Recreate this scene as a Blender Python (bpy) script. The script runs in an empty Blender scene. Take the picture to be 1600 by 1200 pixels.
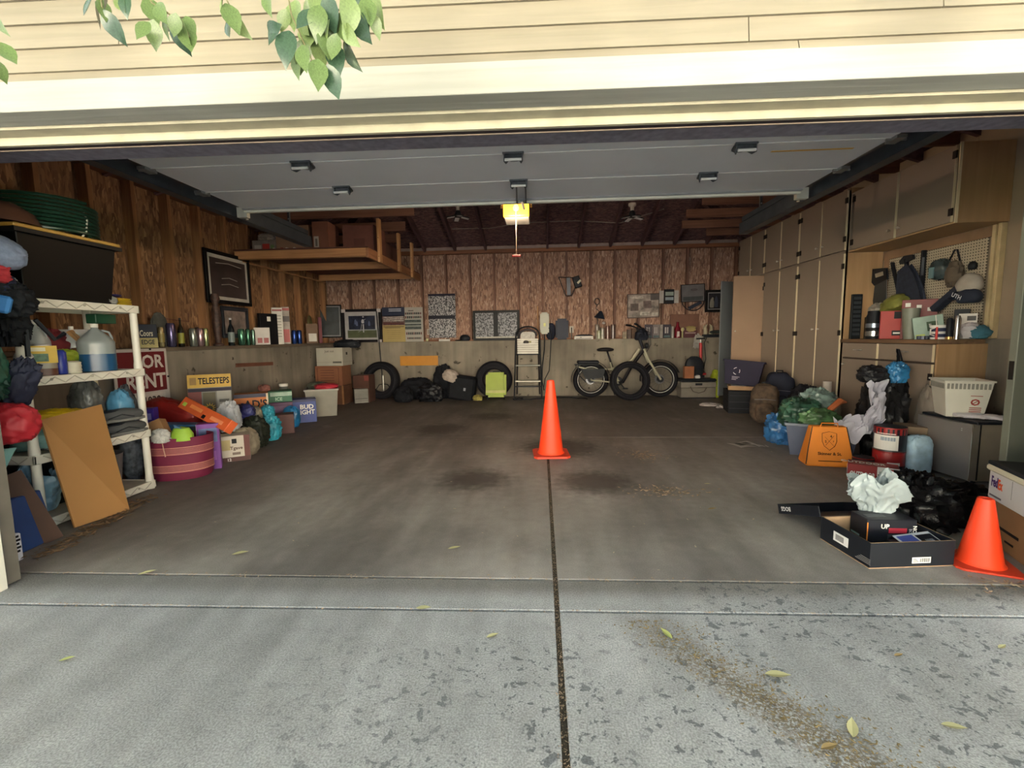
import bpy, bmesh, math, random
from mathutils import Vector, Matrix, noise, Euler
R=math.radians; PI=math.pi
C=bpy.context.scene.collection
random.seed(7)
# ---------------------------------------------------------------- camera
FPX=700.; EYE=Vector((0,0,1.15))
yc=Vector((45/FPX,73/FPX,-1)).normalized()
xc=Vector((1,.008,45/FPX+73/FPX*.008)).normalized()
zc=xc.cross(yc)
RW=Matrix((xc,yc,zc))                     # camera space -> world
cd=bpy.data.cameras.new('camera'); cam=bpy.data.objects.new('camera',cd); C.objects.link(cam)
cd.sensor_width=36; cd.lens=FPX/1600*36; cd.clip_start=.05; cd.clip_end=200
cam.matrix_world=Matrix.Translation(EYE)@RW.to_4x4()
bpy.context.scene.camera=cam
vs=bpy.context.scene.view_settings
vs.view_transform='Standard'; vs.look='None'; vs.gamma=1; vs.exposure=2.35
try: vs.use_curve_mapping=False
except: pass
# ---------------------------------------------------------------- sky
w=bpy.data.worlds.new('sky'); bpy.context.scene.world=w; w.use_nodes=True
nt=w.node_tree; bg=nt.nodes['Background']
bg.inputs[0].default_value=(.93,.97,1.0,1); bg.inputs[1].default_value=.5
sl=bpy.data.lights.new('sun','SUN'); sl.energy=22; sl.angle=.009; sl.color=(1,.97,.92); so=bpy.data.objects.new('sun',sl); C.objects.link(so)
so.rotation_euler=(R(-38),0,R(14))      # high sun behind the house: the front stands in shade, the street beyond is lit
# ---------------------------------------------------------------- where things stand (measured from the photograph)
def ray(px,py): return RW@Vector(((px-800)/FPX,(600-py)/FPX,-1))
def P(ax,v,px,py):
    d=ray(px,py); return EYE+d*((v-EYE[ax])/d[ax])
def G(px,py,z=0): return P(2,z,px,py)
def mpp(p): return (-(RW.transposed()@(Vector(p)-EYE)).z)/FPX
def S(x0,x1,yb,yt,Y=None,dz=None):
    """thing seen between columns x0..x1 and rows yb..yt standing at depth Y (or on the floor): centre x, Y, z base, width, height"""
    xm=(x0+x1)/2
    if Y is None: Y=G(xm,yb).y
    a=P(1,Y,x0,yb); b=P(1,Y,x1,yb); t=P(1,Y,xm,yt); m=P(1,Y,xm,yb)
    return m.x,Y,m.z,b.x-a.x,t.z-m.z
# ---------------------------------------------------------------- materials
def lin(h):
    h=h.lstrip('#'); c=[int(h[i:i+2],16)/255 for i in (0,2,4)]
    return tuple((x/12.92 if x<=.04045 else ((x+.055)/1.055)**2.4) for x in c)+(1,)
MC={}
def M(h,r=.6,m=0,v=.12,n=9,bump=0,tr=0,em=0,sp=None,coat=0):
    k=(h,r,m,v,n,bump,tr,em,coat)
    if k in MC: return MC[k]
    mt=bpy.data.materials.new('m_'+h.strip('#')); mt.use_nodes=True; t=mt.node_tree; N=t.nodes; L=t.links
    b=N['Principled BSDF']; b.inputs['Roughness'].default_value=r; b.inputs['Metallic'].default_value=m
    c=lin(h)
    if max(c[:3])<.035 and not coat: b.inputs['Specular IOR Level'].default_value=.22
    tc=N.new('ShaderNodeTexCoord'); nz=N.new('ShaderNodeTexNoise'); nz.inputs['Scale'].default_value=n; nz.inputs['Detail'].default_value=4
    L.new(tc.outputs['Object'],nz.inputs['Vector'])
    cr=N.new('ShaderNodeValToRGB'); e=cr.color_ramp.elements
    e[0].position=.3; e[1].position=.7
    e[0].color=tuple(max(0,x*(1-v)) for x in c[:3])+(1,); e[1].color=tuple(min(1,x*(1+v)) for x in c[:3])+(1,)
    L.new(nz.outputs[0],cr.inputs[0]); L.new(cr.outputs[0],b.inputs['Base Color'])
    if bump:
        bp=N.new('ShaderNodeBump'); bp.inputs['Strength'].default_value=bump; bp.inputs['Distance'].default_value=.02
        n2=N.new('ShaderNodeTexNoise'); n2.inputs['Scale'].default_value=n*3; n2.inputs['Detail'].default_value=5; L.new(tc.outputs['Object'],n2.inputs['Vector'])
        L.new(n2.outputs[0],bp.inputs['Height']); L.new(bp.outputs[0],b.inputs['Normal'])
    if tr: b.inputs['Transmission Weight'].default_value=tr; b.inputs['IOR'].default_value=1.2
    if coat: b.inputs['Coat Weight'].default_value=coat
    if em:
        b.inputs['Emission Color'].default_value=c; b.inputs['Emission Strength'].default_value=em
    MC[k]=mt; return mt
def nodes(name,r=.8):
    mt=bpy.data.materials.new(name); mt.use_nodes=True; t=mt.node_tree
    b=t.nodes['Principled BSDF']; b.inputs['Roughness'].default_value=r
    def nn(ty,**kw):
        x=t.nodes.new('ShaderNode'+ty)
        for k,v in kw.items():
            if k in x.inputs.keys() if hasattr(x.inputs,'keys') else False: x.inputs[k].default_value=v
            elif hasattr(x,k): setattr(x,k,v)
        return x
    return mt,t,b,nn,t.links.new
def ramp(nn,stops):
    cr=nn('ValToRGB'); e=cr.color_ramp.elements
    while len(e)<len(stops): e.new(.5)
    for i,(p,c) in enumerate(stops): e[i].position=p; e[i].color=lin(c) if isinstance(c,str) else (c,c,c,1)
    return cr
def mix(nn,ln,fac,a,b,mode='MIX'):
    m=nn('MixRGB',blend_type=mode)
    for i,s in ((0,fac),(1,a),(2,b)):
        if isinstance(s,(int,float)): m.inputs[i].default_value=s if i==0 else (s,s,s,1)
        elif isinstance(s,str): m.inputs[i].default_value=lin(s)
        else: ln(s,m.inputs[i])
    return m.outputs[0]
def wood(name,c0,c1,axis=2,r=.7,sc=1):
    mt,t,b,nn,ln=nodes(name,r); tc=nn('TexCoord'); mp=nn('Mapping')
    s=[28*sc]*3; s[axis]=1.6*sc; mp.inputs['Scale'].default_value=s; ln(tc.outputs['Object'],mp.inputs[0])
    nz=nn('TexNoise'); nz.inputs['Scale'].default_value=1; nz.inputs['Detail'].default_value=5; nz.inputs['Distortion'].default_value=.6; ln(mp.outputs[0],nz.inputs['Vector'])
    cr=ramp(nn,[(.3,c0),(.7,c1)]); ln(nz.outputs[0],cr.inputs[0])
    n2=nn('TexNoise'); n2.inputs['Scale'].default_value=1.3; ln(tc.outputs['Object'],n2.inputs['Vector'])
    r2=ramp(nn,[(.35,.72),(.65,1.0)]); ln(n2.outputs[0],r2.inputs[0])
    ln(mix(nn,ln,1,cr.outputs[0],r2.outputs[0],'MULTIPLY'),b.inputs['Base Color'])
    bp=nn('Bump'); bp.inputs['Strength'].default_value=.25; bp.inputs['Distance'].default_value=.01; ln(nz.outputs[0],bp.inputs['Height']); ln(bp.outputs[0],b.inputs['Normal'])
    return mt
def osb(name,cols,plane='xz',k=1.):
    mt,t,b,nn,ln=nodes(name,.75); tc=nn('TexCoord')
    nzd=nn('TexNoise'); nzd.inputs['Scale'].default_value=6; ln(tc.outputs['Object'],nzd.inputs['Vector'])
    outs=[]
    for i,(ang,sx,sy) in enumerate(((.25,70,17),(-.45,62,15),(1.2,55,20))):
        mp=nn('Mapping'); mp.vector_type='POINT'
        if plane=='xz': mp.inputs['Rotation'].default_value=(0,ang,0); mp.inputs['Scale'].default_value=(sx,30,sy)
        elif plane=='yz': mp.inputs['Rotation'].default_value=(ang,0,0); mp.inputs['Scale'].default_value=(30,sx,sy)
        else: mp.inputs['Rotation'].default_value=(0,0,ang); mp.inputs['Scale'].default_value=(sy,sx,30)
        mp.inputs['Location'].default_value=(i*7.3,i*3.1,i*5.7)
        ln(tc.outputs['Object'],mp.inputs[0])
        vo=nn('TexVoronoi'); vo.inputs['Scale'].default_value=k; vo.inputs['Randomness'].default_value=1; ln(mp.outputs[0],vo.inputs['Vector'])
        outs.append(vo)
    sep=nn('SeparateColor'); ln(outs[0].outputs['Color'],sep.inputs[0])
    gt=nn('Math',operation='GREATER_THAN'); gt.inputs[1].default_value=.55; ln(sep.outputs[1],gt.inputs[0])
    c1=mix(nn,ln,gt.outputs[0],outs[0].outputs['Color'],outs[1].outputs['Color'])
    s2=nn('SeparateColor'); ln(outs[1].outputs['Color'],s2.inputs[0]); g2=nn('Math',operation='GREATER_THAN'); g2.inputs[1].default_value=.72; ln(s2.outputs[2],g2.inputs[0])
    c2=mix(nn,ln,g2.outputs[0],c1,outs[2].outputs['Color'])
    s3=nn('SeparateColor'); ln(c2,s3.inputs[0])
    cr=ramp(nn,[(i/(len(cols)-1),c) for i,c in enumerate(cols)]); ln(s3.outputs[0],cr.inputs[0]); ln(cr.outputs[0],b.inputs['Base Color'])
    bp=nn('Bump'); bp.inputs['Strength'].default_value=.3; bp.inputs['Distance'].default_value=.01; ln(s3.outputs[0],bp.inputs['Height']); ln(bp.outputs[0],b.inputs['Normal'])
    return mt
# ---------------------------------------------------------------- mesh builder
class B:
    def __init__(s): s.v=[]; s.f=[]
    def add(s,v,f,T=None):
        n=len(s.v); s.v+= [tuple(T@Vector(p)) if T else tuple(p) for p in v]; s.f+=[tuple(i+n for i in q) for q in f]; return s
    def bx(s,x0,x1,y0,y1,z0,z1,T=None):
        return s.add([(x0,y0,z0),(x1,y0,z0),(x1,y1,z0),(x0,y1,z0),(x0,y0,z1),(x1,y0,z1),(x1,y1,z1),(x0,y1,z1)],
          [(0,3,2,1),(4,5,6,7),(0,1,5,4),(1,2,6,5),(2,3,7,6),(3,0,4,7)],T)
    def hx(s,p): # 8 corners, bottom ring then top ring
        return s.add(p,[(0,3,2,1),(4,5,6,7),(0,1,5,4),(1,2,6,5),(2,3,7,6),(3,0,4,7)])
    def bar(s,a,b,w,h,up=(0,0,1)):
        a=Vector(a); b=Vector(b); d=(b-a).normalized(); u=Vector(up); sd=d.cross(u)
        if sd.length<1e-4: sd=d.cross(Vector((0,1,0)))
        sd.normalize(); u=sd.cross(d); sd*=w/2; u*=h/2
        return s.hx([a-sd-u,a+sd-u,a+sd+u,a-sd+u,b-sd-u,b+sd-u,b+sd+u,b-sd+u])
    def lathe(s,pr,n=16,T=None,c=(0,0,0),sx=1,sy=1):
        v=[];f=[]
        for r,z in pr:
            for i in range(n):
                a=2*PI*i/n; v.append((c[0]+r*sx*math.cos(a),c[1]+r*sy*math.sin(a),c[2]+z))
        m=len(pr)
        for j in range(m-1):
            for i in range(n):
                k=(i+1)%n; f.append((j*n+i,j*n+k,(j+1)*n+k,(j+1)*n+i))
        if pr[0][0]>1e-4: f.append(tuple(range(n-1,-1,-1)))
        if pr[-1][0]>1e-4: f.append(tuple((m-1)*n+i for i in range(n)))
        return s.add(v,f,T)
    def cyl(s,r,z0,z1,n=16,T=None,c=(0,0,0)): return s.lathe([(r,z0),(r,z1)],n,T,c)
    def tube(s,pts,r,n=6,closed=False):
        pts=[Vector(p) for p in pts]; v=[];f=[]; m=len(pts); up=None
        for i,p in enumerate(pts):
            a=pts[i-1] if (i>0 or closed) else p; b=pts[(i+1)%m] if (i<m-1 or closed) else p
            d=(b-a).normalized()
            if up is None: up=d.orthogonal().normalized()
            up=(up-d*up.dot(d)).normalized(); q=d.cross(up); rr=r[i] if isinstance(r,(list,tuple)) else r
            for k in range(n):
                t=2*PI*k/n; v.append(p+(up*math.cos(t)+q*math.sin(t))*rr)
        for i in range(m if closed else m-1):
            j=(i+1)%m
            for k in range(n):
                l=(k+1)%n; f.append((i*n+k,i*n+l,j*n+l,j*n+k))
        if not closed: f.append(tuple(range(n-1,-1,-1))); f.append(tuple((m-1)*n+k for k in range(n)))
        return s.add(v,f)
    def prism(s,poly,d0,d1,plane='xz',T=None):
        n=len(poly)
        def q(a,b,d): return (a,d,b) if plane=='xz' else ((d,a,b) if plane=='yz' else (a,b,d))
        v=[q(a,b,d0) for a,b in poly]+[q(a,b,d1) for a,b in poly]
        f=[tuple(range(n)),tuple(range(2*n-1,n-1,-1))]+[(i,i+n,(i+1)%n+n,(i+1)%n) for i in range(n)]
        return s.add(v,f,T)
    def torus(s,R_,r,n=40,m=12,T=None,sq=1,c=(0,0,0)):
        v=[];f=[]
        for i in range(n):
            a=2*PI*i/n
            for j in range(m):
                b=2*PI*j/m; x=math.cos(b); y=math.sin(b)
                k=(abs(x)**4+abs(y)**4)**-.25 if sq!=1 else 1
                k=1+(k-1)*.7; rr=R_+r*x*k
                v.append((c[0]+rr*math.cos(a),c[1]+rr*math.sin(a),c[2]+r*y*k*(sq if sq!=1 else 1)))
        for i in range(n):
            for j in range(m): f.append((i*m+j,((i+1)%n)*m+j,((i+1)%n)*m+(j+1)%m,i*m+(j+1)%m))
        return s.add(v,f,T)
    def blob(s,c,rad,seed=0,amp=.25,fr=2.5,n=26,m=18,flat=.6,T=None,pw=1.0,ridge=True):
        """crumpled closed body; base flattened at c.z-rad.z*flat"""
        v=[];f=[]; o=Vector((seed*3.7,seed*1.3,seed*2.1))
        for j in range(m+1):
            th=PI*j/m
            for i in range(n):
                ph=2*PI*i/n; d=Vector((math.sin(th)*math.cos(ph),math.sin(th)*math.sin(ph),math.cos(th)))
                if pw!=1: d=Vector([math.copysign(abs(x)**pw,x) for x in d])
                q=noise.noise(d*fr+o)
                if ridge: q=.45*(1-2*abs(noise.noise(d*fr+o)))-.2+.35*noise.noise(d*fr*2.3+o)-.55*(abs(noise.noise(d*fr*3.1+o*2))-.2)-.35*(abs(noise.noise(d*fr*6.5-o))-.2)
                k=1+amp*q; p=Vector((d.x*rad[0]*k,d.y*rad[1]*k,d.z*rad[2]*k))
                if p.z<-rad[2]*flat: p.z=-rad[2]*flat
                v.append(Vector(c)+p)
        for j in range(m):
            for i in range(n):
                k=(i+1)%n; f.append((j*n+i,(j+1)*n+i,(j+1)*n+k,j*n+k))
        return s.add(v,f,T)
    def cloth(s,fn,nu=20,nv=20,th=.004):
        v=[];f=[]
        for j in range(nv+1):
            for i in range(nu+1): v.append(Vector(fn(i/nu,j/nv)))
        N=len(v); w=nu+1
        nr=[]
        for j in range(nv+1):
            for i in range(nu+1):
                a=v[j*w+min(i+1,nu)]-v[j*w+max(i-1,0)]; b=v[min(j+1,nv)*w+i]-v[max(j-1,0)*w+i]
                c=a.cross(b); nr.append(c.normalized() if c.length>1e-9 else Vector((0,0,1)))
        v+= [v[i]-nr[i]*th for i in range(N)]
        for j in range(nv):
            for i in range(nu):
                a=j*w+i; f.append((a,a+1,a+w+1,a+w)); f.append((a+N,a+w+N,a+w+1+N,a+1+N))
        for i in range(nu):
            f.append((i,i+N,i+1+N,i+1)); a=nv*w+i; f.append((a,a+1,a+1+N,a+N))
        for j in range(nv):
            a=j*w; f.append((a,a+w,a+w+N,a+N)); a=j*w+nu; f.append((a,a+N,a+w+N,a+w))
        return s.add(v,f)
    def build(s,name,mat,parent=None,label=None,cat=None,group=None,kind=None,loc=None,rot=None,smooth=False,bev=0,T=None):
        me=bpy.data.meshes.new(name); me.from_pydata(s.v,[],s.f)
        if bev or True:
            bm=bmesh.new(); bm.from_mesh(me)
            if bev: 
                bmesh.ops.bevel(bm,geom=[e for e in bm.edges if len(e.link_faces)==2 and e.calc_face_angle(0)>.5],offset=bev,segments=2 if smooth else 1,affect='EDGES',clamp_overlap=True)
            bmesh.ops.recalc_face_normals(bm,faces=bm.faces); bm.to_mesh(me); bm.free()
        if smooth:
            me.polygons.foreach_set('use_smooth',[True]*len(me.polygons))
            try: me.set_sharp_from_angle(angle=R(40 if smooth is True else smooth))
            except: pass
        me.materials.append(mat)
        return put(name,me,parent,label,cat,group,kind,loc,rot)
def put(name,me,parent=None,label=None,cat=None,group=None,kind=None,loc=None,rot=None):
    o=bpy.data.objects.new(name,me); C.objects.link(o)
    if parent: o.parent=parent
    if loc is not None: o.location=loc
    if rot is not None: o.rotation_euler=rot
    tag(o,label,cat,group,kind); return o
def tag(o,label=None,cat=None,group=None,kind=None):
    if label: o['label']=label
    if cat: o['category']=cat
    if group: o['group']=group
    if kind: o['kind']=kind
def E(name,label,cat,loc=(0,0,0),rot=(0,0,0),group=None,kind=None):
    o=bpy.data.objects.new(name,None); C.objects.link(o); o.location=loc
    o.rotation_euler=rot if isinstance(rot,(tuple,list)) else (0,0,rot); o.empty_display_size=.05
    tag(o,label,cat,group,kind); return o
def copytree(o,loc,rot=None,label=None,parent=None):
    c=o.copy(); C.objects.link(c)
    if parent is not None: c.parent=parent
    if loc is not None: c.location=loc
    if rot is not None: c.rotation_euler=rot
    if label: c['label']=label
    for ch in list(o.children): copytree(ch,None,None,None,c)
    return c
TX={}
def textmesh(s,bold=False):
    k=s
    if k in TX: return TX[k]
    cu=bpy.data.curves.new('lettering','FONT'); cu.body=s; cu.size=1; cu.resolution_u=2; cu.align_x='CENTER'; cu.align_y='CENTER'; cu.offset=.025; cu.extrude=.004
    o=bpy.data.objects.new('lettering',cu); me=bpy.data.meshes.new_from_object(o); bpy.data.objects.remove(o)
    xs=[v.co.x for v in me.vertices]; ys=[v.co.y for v in me.vertices]
    TX[k]=(me,max(xs)-min(xs),(max(xs)+min(xs))/2,max(ys)-min(ys),(max(ys)+min(ys))/2); return TX[k]
FB={'F':(Vector((1,0,0)),Vector((0,0,1)),Vector((0,-1,0))),'K':(Vector((-1,0,0)),Vector((0,0,1)),Vector((0,1,0))),
    'L':(Vector((0,-1,0)),Vector((0,0,1)),Vector((-1,0,0))),'R':(Vector((0,1,0)),Vector((0,0,1)),Vector((1,0,0))),
    'T':(Vector((1,0,0)),Vector((0,1,0)),Vector((0,0,1)))}
def face_frame(side,size):
    w,d,h=size; u,v,n=FB[side]
    c=Vector((0,0,h/2))+Vector((n.x*w/2,n.y*d/2,n.z*h/2))
    W=abs(u.x)*w+abs(u.y)*d; H=abs(v.z)*h+abs(v.y)*d
    return c,u,v,n,W,H
def prints(o,size,pr):
    """pr: (side,'r',u0,v0,u1,v1,mat[,name]) or (side,'t',text,u,v,height fraction,mat[,max width fraction[,rot]]) ; fractions of the face"""
    for q in pr:
        c,u,v,n,W,H=face_frame(q[0],size)
        if q[1]=='r':
            _,_,u0,v0,u1,v1,mt=q[:7]; lay=q[8] if len(q)>8 else 1
            T=Matrix((( u.x,v.x,n.x,0),(u.y,v.y,n.y,0),(u.z,v.z,n.z,0),(0,0,0,1)))
            b=B(); b.bx((u0-.5)*W,(u1-.5)*W,(v0-.5)*H,(v1-.5)*H,-.0005,.0012*lay,Matrix.Translation(c)@T)
            b.build(q[7] if len(q)>7 else 'printed_panel',mt,o)
        else:
            _,_,s,uc,vc,hf,mt=q[:7]; mw=q[7] if len(q)>7 else .9; ro=q[8] if len(q)>8 else 0; lay=q[9] if len(q)>9 else 2
            me,tw,tcx,th,tcy=textmesh(s)
            sy=hf*(W if abs(math.sin(ro))>.5 else H)/th; sx=sy
            LW=W if abs(math.sin(ro))<.5 else H
            if tw*sx>mw*LW: sx=mw*LW/tw
            T=Matrix(((u.x,v.x,n.x,0),(u.y,v.y,n.y,0),(u.z,v.z,n.z,0),(0,0,0,1)))
            m2=me.copy(); m2.materials.clear(); m2.materials.append(mt)
            m2.transform(Matrix.Translation(c+u*(uc-.5)*W+v*(vc-.5)*H+n*.0012*lay)@T@Matrix.Rotation(ro,4,'Z')@Matrix.Diagonal((sx,sy,.12,1))@Matrix.Translation((-tcx,-tcy,0)))
            put('lettering',m2,o)
def carton(name,label,cat,p,size,rz=0,mat=None,pr=(),rx=0,ry=0,group=None,bev=.003,opened=False,parent=None):
    w,d,h=size; b=B()
    if opened:
        t=.006; b.bx(-w/2,w/2,-d/2,d/2,0,t); b.bx(-w/2,w/2,-d/2,-d/2+t,t,h); b.bx(-w/2,w/2,d/2-t,d/2,t,h); b.bx(-w/2,-w/2+t,-d/2+t,d/2-t,t,h); b.bx(w/2-t,w/2,-d/2+t,d/2-t,t,h); bev=0
    else: b.bx(-w/2,w/2,-d/2,d/2,0,h)
    o=b.build(name,mat,parent,label,cat,group,loc=p,rot=(rx,ry,rz),bev=bev)
    prints(o,size,pr); return o
BLK='#15151a'
# ================================================================ STRUCTURE
XL=-4.1; XR=3.86; YB=8.77; ZL=1.1
OSBW=['#6c5044','#826252','#957360','#ab8874','#8c6a5a','#c0a592']
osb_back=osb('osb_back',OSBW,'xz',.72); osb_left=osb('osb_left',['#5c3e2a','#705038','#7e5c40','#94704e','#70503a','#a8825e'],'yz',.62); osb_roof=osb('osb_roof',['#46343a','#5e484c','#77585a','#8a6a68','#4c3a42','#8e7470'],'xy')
studm=wood('stud_wood','#7e5638','#a87a50',2); studb=wood('stud_back','#6e4e42','#86604e',2); joistx=wood('joist_wood','#6e4a3a','#8e6450',0); joisty=wood('rafter_wood','#574049','#735658',1); platew=wood('plate_wood','#7a4c36','#9c6848',0)
paley=wood('pine_upright','#b08050','#cfa070',2); palex=wood('pine_joist','#a8754a','#cc9664',0); dirtyply=wood('old_board','#5c5044','#746656',1)
def concrete():
    mt,t,b,nn,ln=nodes('stem_concrete',.9); tc=nn('TexCoord')
    a=nn('TexNoise'); a.inputs['Scale'].default_value=1.2; a.inputs['Detail'].default_value=6; ln(tc.outputs['Object'],a.inputs['Vector'])
    r=ramp(nn,[(.3,'#676057'),(.5,'#827a6e'),(.7,'#978e80')]); ln(a.outputs[0],r.inputs[0])
    m=nn('Mapping'); m.inputs['Scale'].default_value=(9,9,.8); ln(tc.outputs['Object'],m.inputs[0]); n2=nn('TexNoise'); n2.inputs['Scale'].default_value=1; n2.inputs['Detail'].default_value=5; ln(m.outputs[0],n2.inputs['Vector'])
    r2=ramp(nn,[(.35,.78),(.62,1.)]); ln(n2.outputs[0],r2.inputs[0])
    c=mix(nn,ln,1,r.outputs[0],r2.outputs[0],'MULTIPLY')
    n3=nn('TexNoise'); n3.inputs['Scale'].default_value=7; n3.inputs['Detail'].default_value=3; ln(tc.outputs['Object'],n3.inputs['Vector']); r3=ramp(nn,[(.66,0.),(.72,1.)]); ln(n3.outputs[0],r3.inputs[0])
    c=mix(nn,ln,r3.outputs[0],c,'#3e382e'); ln(c,b.inputs['Base Color'])
    bp=nn('Bump'); bp.inputs['Strength'].default_value=.4; bp.inputs['Distance'].default_value=.01; ln(n2.outputs[0],bp.inputs['Height']); ln(bp.outputs[0],b.inputs['Normal'])
    return mt
conc=concrete()
def mth(nn,ln,op,a,b=None,c=None,cl=False):
    m=nn('Math',operation=op); m.use_clamp=cl
    for i,s in enumerate((a,b,c)):
        if s is None: continue
        if isinstance(s,(int,float)): m.inputs[i].default_value=s
        else: ln(s,m.inputs[i])
    return m.outputs[0]
def band(nn,ln,x,c,w,soft):  # 1 inside |x-c|<w, falling over soft
    d=mth(nn,ln,'ABSOLUTE',mth(nn,ln,'SUBTRACT',x,c)); mr=nn('MapRange'); mr.interpolation_type='SMOOTHSTEP'
    ln(d,mr.inputs[0]); mr.inputs[1].default_value=w; mr.inputs[2].default_value=w+soft; mr.inputs[3].default_value=1; mr.inputs[4].default_value=0; return mr.outputs[0]
def slabmat(inside):
    mt,t,b,nn,ln=nodes('slab_inside' if inside else 'slab_drive',.85); tc=nn('TexCoord'); o=tc.outputs['Object']
    sp=nn('SeparateXYZ'); ln(o,sp.inputs[0]); X,Y=sp.outputs[0],sp.outputs[1]
    def noi(s,det=5,sc=None,dist=0):
        n=nn('TexNoise'); n.inputs['Scale'].default_value=s; n.inputs['Detail'].default_value=det; n.inputs['Distortion'].default_value=dist
        if sc: mp=nn('Mapping'); mp.inputs['Scale'].default_value=sc[0]; mp.inputs['Rotation'].default_value=(0,0,sc[1]); ln(o,mp.inputs[0]); ln(mp.outputs[0],n.inputs['Vector'])
        else: ln(o,n.inputs['Vector'])
        return n.outputs[0]
    big=noi(.9,6); streak=noi(1,5,((7,1.1,1),.35)); fine=noi(160,2); mid=noi(14,6)
    fr=ramp(nn,[(.35,.86),(.65,1.08)]); ln(fine,fr.inputs[0]); mr_=ramp(nn,[(.3,.88),(.7,1.05)]); ln(mid,mr_.inputs[0])
    sr=ramp(nn,[(.3,.82),(.7,1.08)]); ln(streak,sr.inputs[0])
    if inside:
        r=ramp(nn,[(.3,'#75716f'),(.5,'#928e8b'),(.72,'#aeaaa7')]); ln(big,r.inputs[0]); c=r.outputs[0]
        for cx,w,so,k in ((-1.15,.25,.55,.55),(1.0,.25,.5,.42)):
            bd=mth(nn,ln,'MULTIPLY',band(nn,ln,X,cx,w,so),k); n5=noi(2.2,4,((1.,.35,1),0)); rr=ramp(nn,[(.35,0.),(.6,1.)]); ln(n5,rr.inputs[0])
            c=mix(nn,ln,mth(nn,ln,'MULTIPLY',bd,rr.outputs[0]),c,'#38342f')
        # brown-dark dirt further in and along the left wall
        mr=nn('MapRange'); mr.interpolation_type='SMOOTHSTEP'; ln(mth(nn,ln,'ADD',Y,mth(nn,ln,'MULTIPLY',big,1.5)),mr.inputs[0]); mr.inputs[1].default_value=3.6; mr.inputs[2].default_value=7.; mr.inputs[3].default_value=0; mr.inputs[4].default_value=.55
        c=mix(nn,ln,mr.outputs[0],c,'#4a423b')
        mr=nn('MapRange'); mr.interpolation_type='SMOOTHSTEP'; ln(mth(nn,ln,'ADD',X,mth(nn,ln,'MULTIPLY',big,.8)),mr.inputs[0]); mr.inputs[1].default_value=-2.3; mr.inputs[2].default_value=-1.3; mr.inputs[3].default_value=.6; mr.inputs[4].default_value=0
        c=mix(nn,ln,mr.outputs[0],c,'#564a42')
        # oil stains
        for cx,cy,ra in ((-.55,3.55,.22),(.42,3.5,.25),(-1.3,5.6,.3),(.2,4.6,.35),(-.75,6.5,.25)):
            v=nn('VectorMath',operation='DISTANCE'); ln(o,v.inputs[0]); v.inputs[1].default_value=(cx,cy,0)
            d=mth(nn,ln,'ADD',v.outputs['Value'],mth(nn,ln,'MULTIPLY',mid,.25)); q=nn('MapRange'); q.interpolation_type='SMOOTHSTEP'; ln(d,q.inputs[0]); q.inputs[1].default_value=ra; q.inputs[2].default_value=ra+.3; q.inputs[3].default_value=.75; q.inputs[4].default_value=0
            c=mix(nn,ln,q.outputs[0],c,'#2c2825')
        pale=noi(3,6); rp=ramp(nn,[(.62,0.),(.75,.45)]); ln(pale,rp.inputs[0]); c=mix(nn,ln,rp.outputs[0],c,'#a09a90')
    else:
        r=ramp(nn,[(.3,'#8d8f91'),(.5,'#a1a3a5'),(.72,'#b2b4b6')]); ln(big,r.inputs[0]); c=r.outputs[0]
        # darker grime near the door line
        mr=nn('MapRange'); mr.interpolation_type='SMOOTHSTEP'; ln(mth(nn,ln,'SUBTRACT',mth(nn,ln,'ADD',Y,mth(nn,ln,'MULTIPLY',mid,.1)),mth(nn,ln,'MULTIPLY',X,.02)),mr.inputs[0]); mr.inputs[1].default_value=1.9; mr.inputs[2].default_value=2.03; mr.inputs[3].default_value=0; mr.inputs[4].default_value=.75
        c=mix(nn,ln,mr.outputs[0],c,'#6a6660')
        mr=nn('MapRange'); mr.interpolation_type='SMOOTHSTEP'; ln(mth(nn,ln,'ADD',X,mth(nn,ln,'MULTIPLY',streak,.8)),mr.inputs[0]); mr.inputs[1].default_value=-1.5; mr.inputs[2].default_value=.2; mr.inputs[3].default_value=.4; mr.inputs[4].default_value=0
        c=mix(nn,ln,mr.outputs[0],c,'#77787a')
        # drip spots
        def spots(sc,th,seed):
            mp=nn('Mapping'); mp.inputs['Location'].default_value=(seed,seed*2,0); mp.inputs['Scale'].default_value=(1,1.1,1); ln(o,mp.inputs[0])
            n=nn('TexNoise'); n.inputs['Scale'].default_value=sc; n.inputs['Detail'].default_value=3.5; n.inputs['Roughness'].default_value=.62; n.inputs['Distortion'].default_value=.3; ln(mp.outputs[0],n.inputs['Vector'])
            q=ramp(nn,[(th,0.),(th+.025,1.)]); ln(n.outputs[0],q.inputs[0]); return q.outputs[0]
        msk=nn('TexNoise'); msk.inputs['Scale'].default_value=2.6; ln(o,msk.inputs['Vector']); mk=ramp(nn,[(.40,0.),(.47,1.)]); ln(msk.outputs[0],mk.inputs[0])
        y_ok=nn('MapRange'); ln(Y,y_ok.inputs[0]); y_ok.inputs[1].default_value=1.72; y_ok.inputs[2].default_value=1.5; y_ok.inputs[3].default_value=.0; y_ok.inputs[4].default_value=1
        x_ok=nn('MapRange'); ln(X,x_ok.inputs[0]); x_ok.inputs[1].default_value=-1.2; x_ok.inputs[2].default_value=-.2; x_ok.inputs[3].default_value=.0; x_ok.inputs[4].default_value=1
        s1=mth(nn,ln,'MAXIMUM',spots(21,.585,1.3),spots(40,.615,5.1))
        s=mth(nn,ln,'MULTIPLY',mth(nn,ln,'MULTIPLY',s1,mk.outputs[0]),mth(nn,ln,'MULTIPLY',x_ok.outputs[0],mth(nn,ln,'MAXIMUM',y_ok.outputs[0],mth(nn,ln,'GREATER_THAN',X,.6))))
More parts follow.
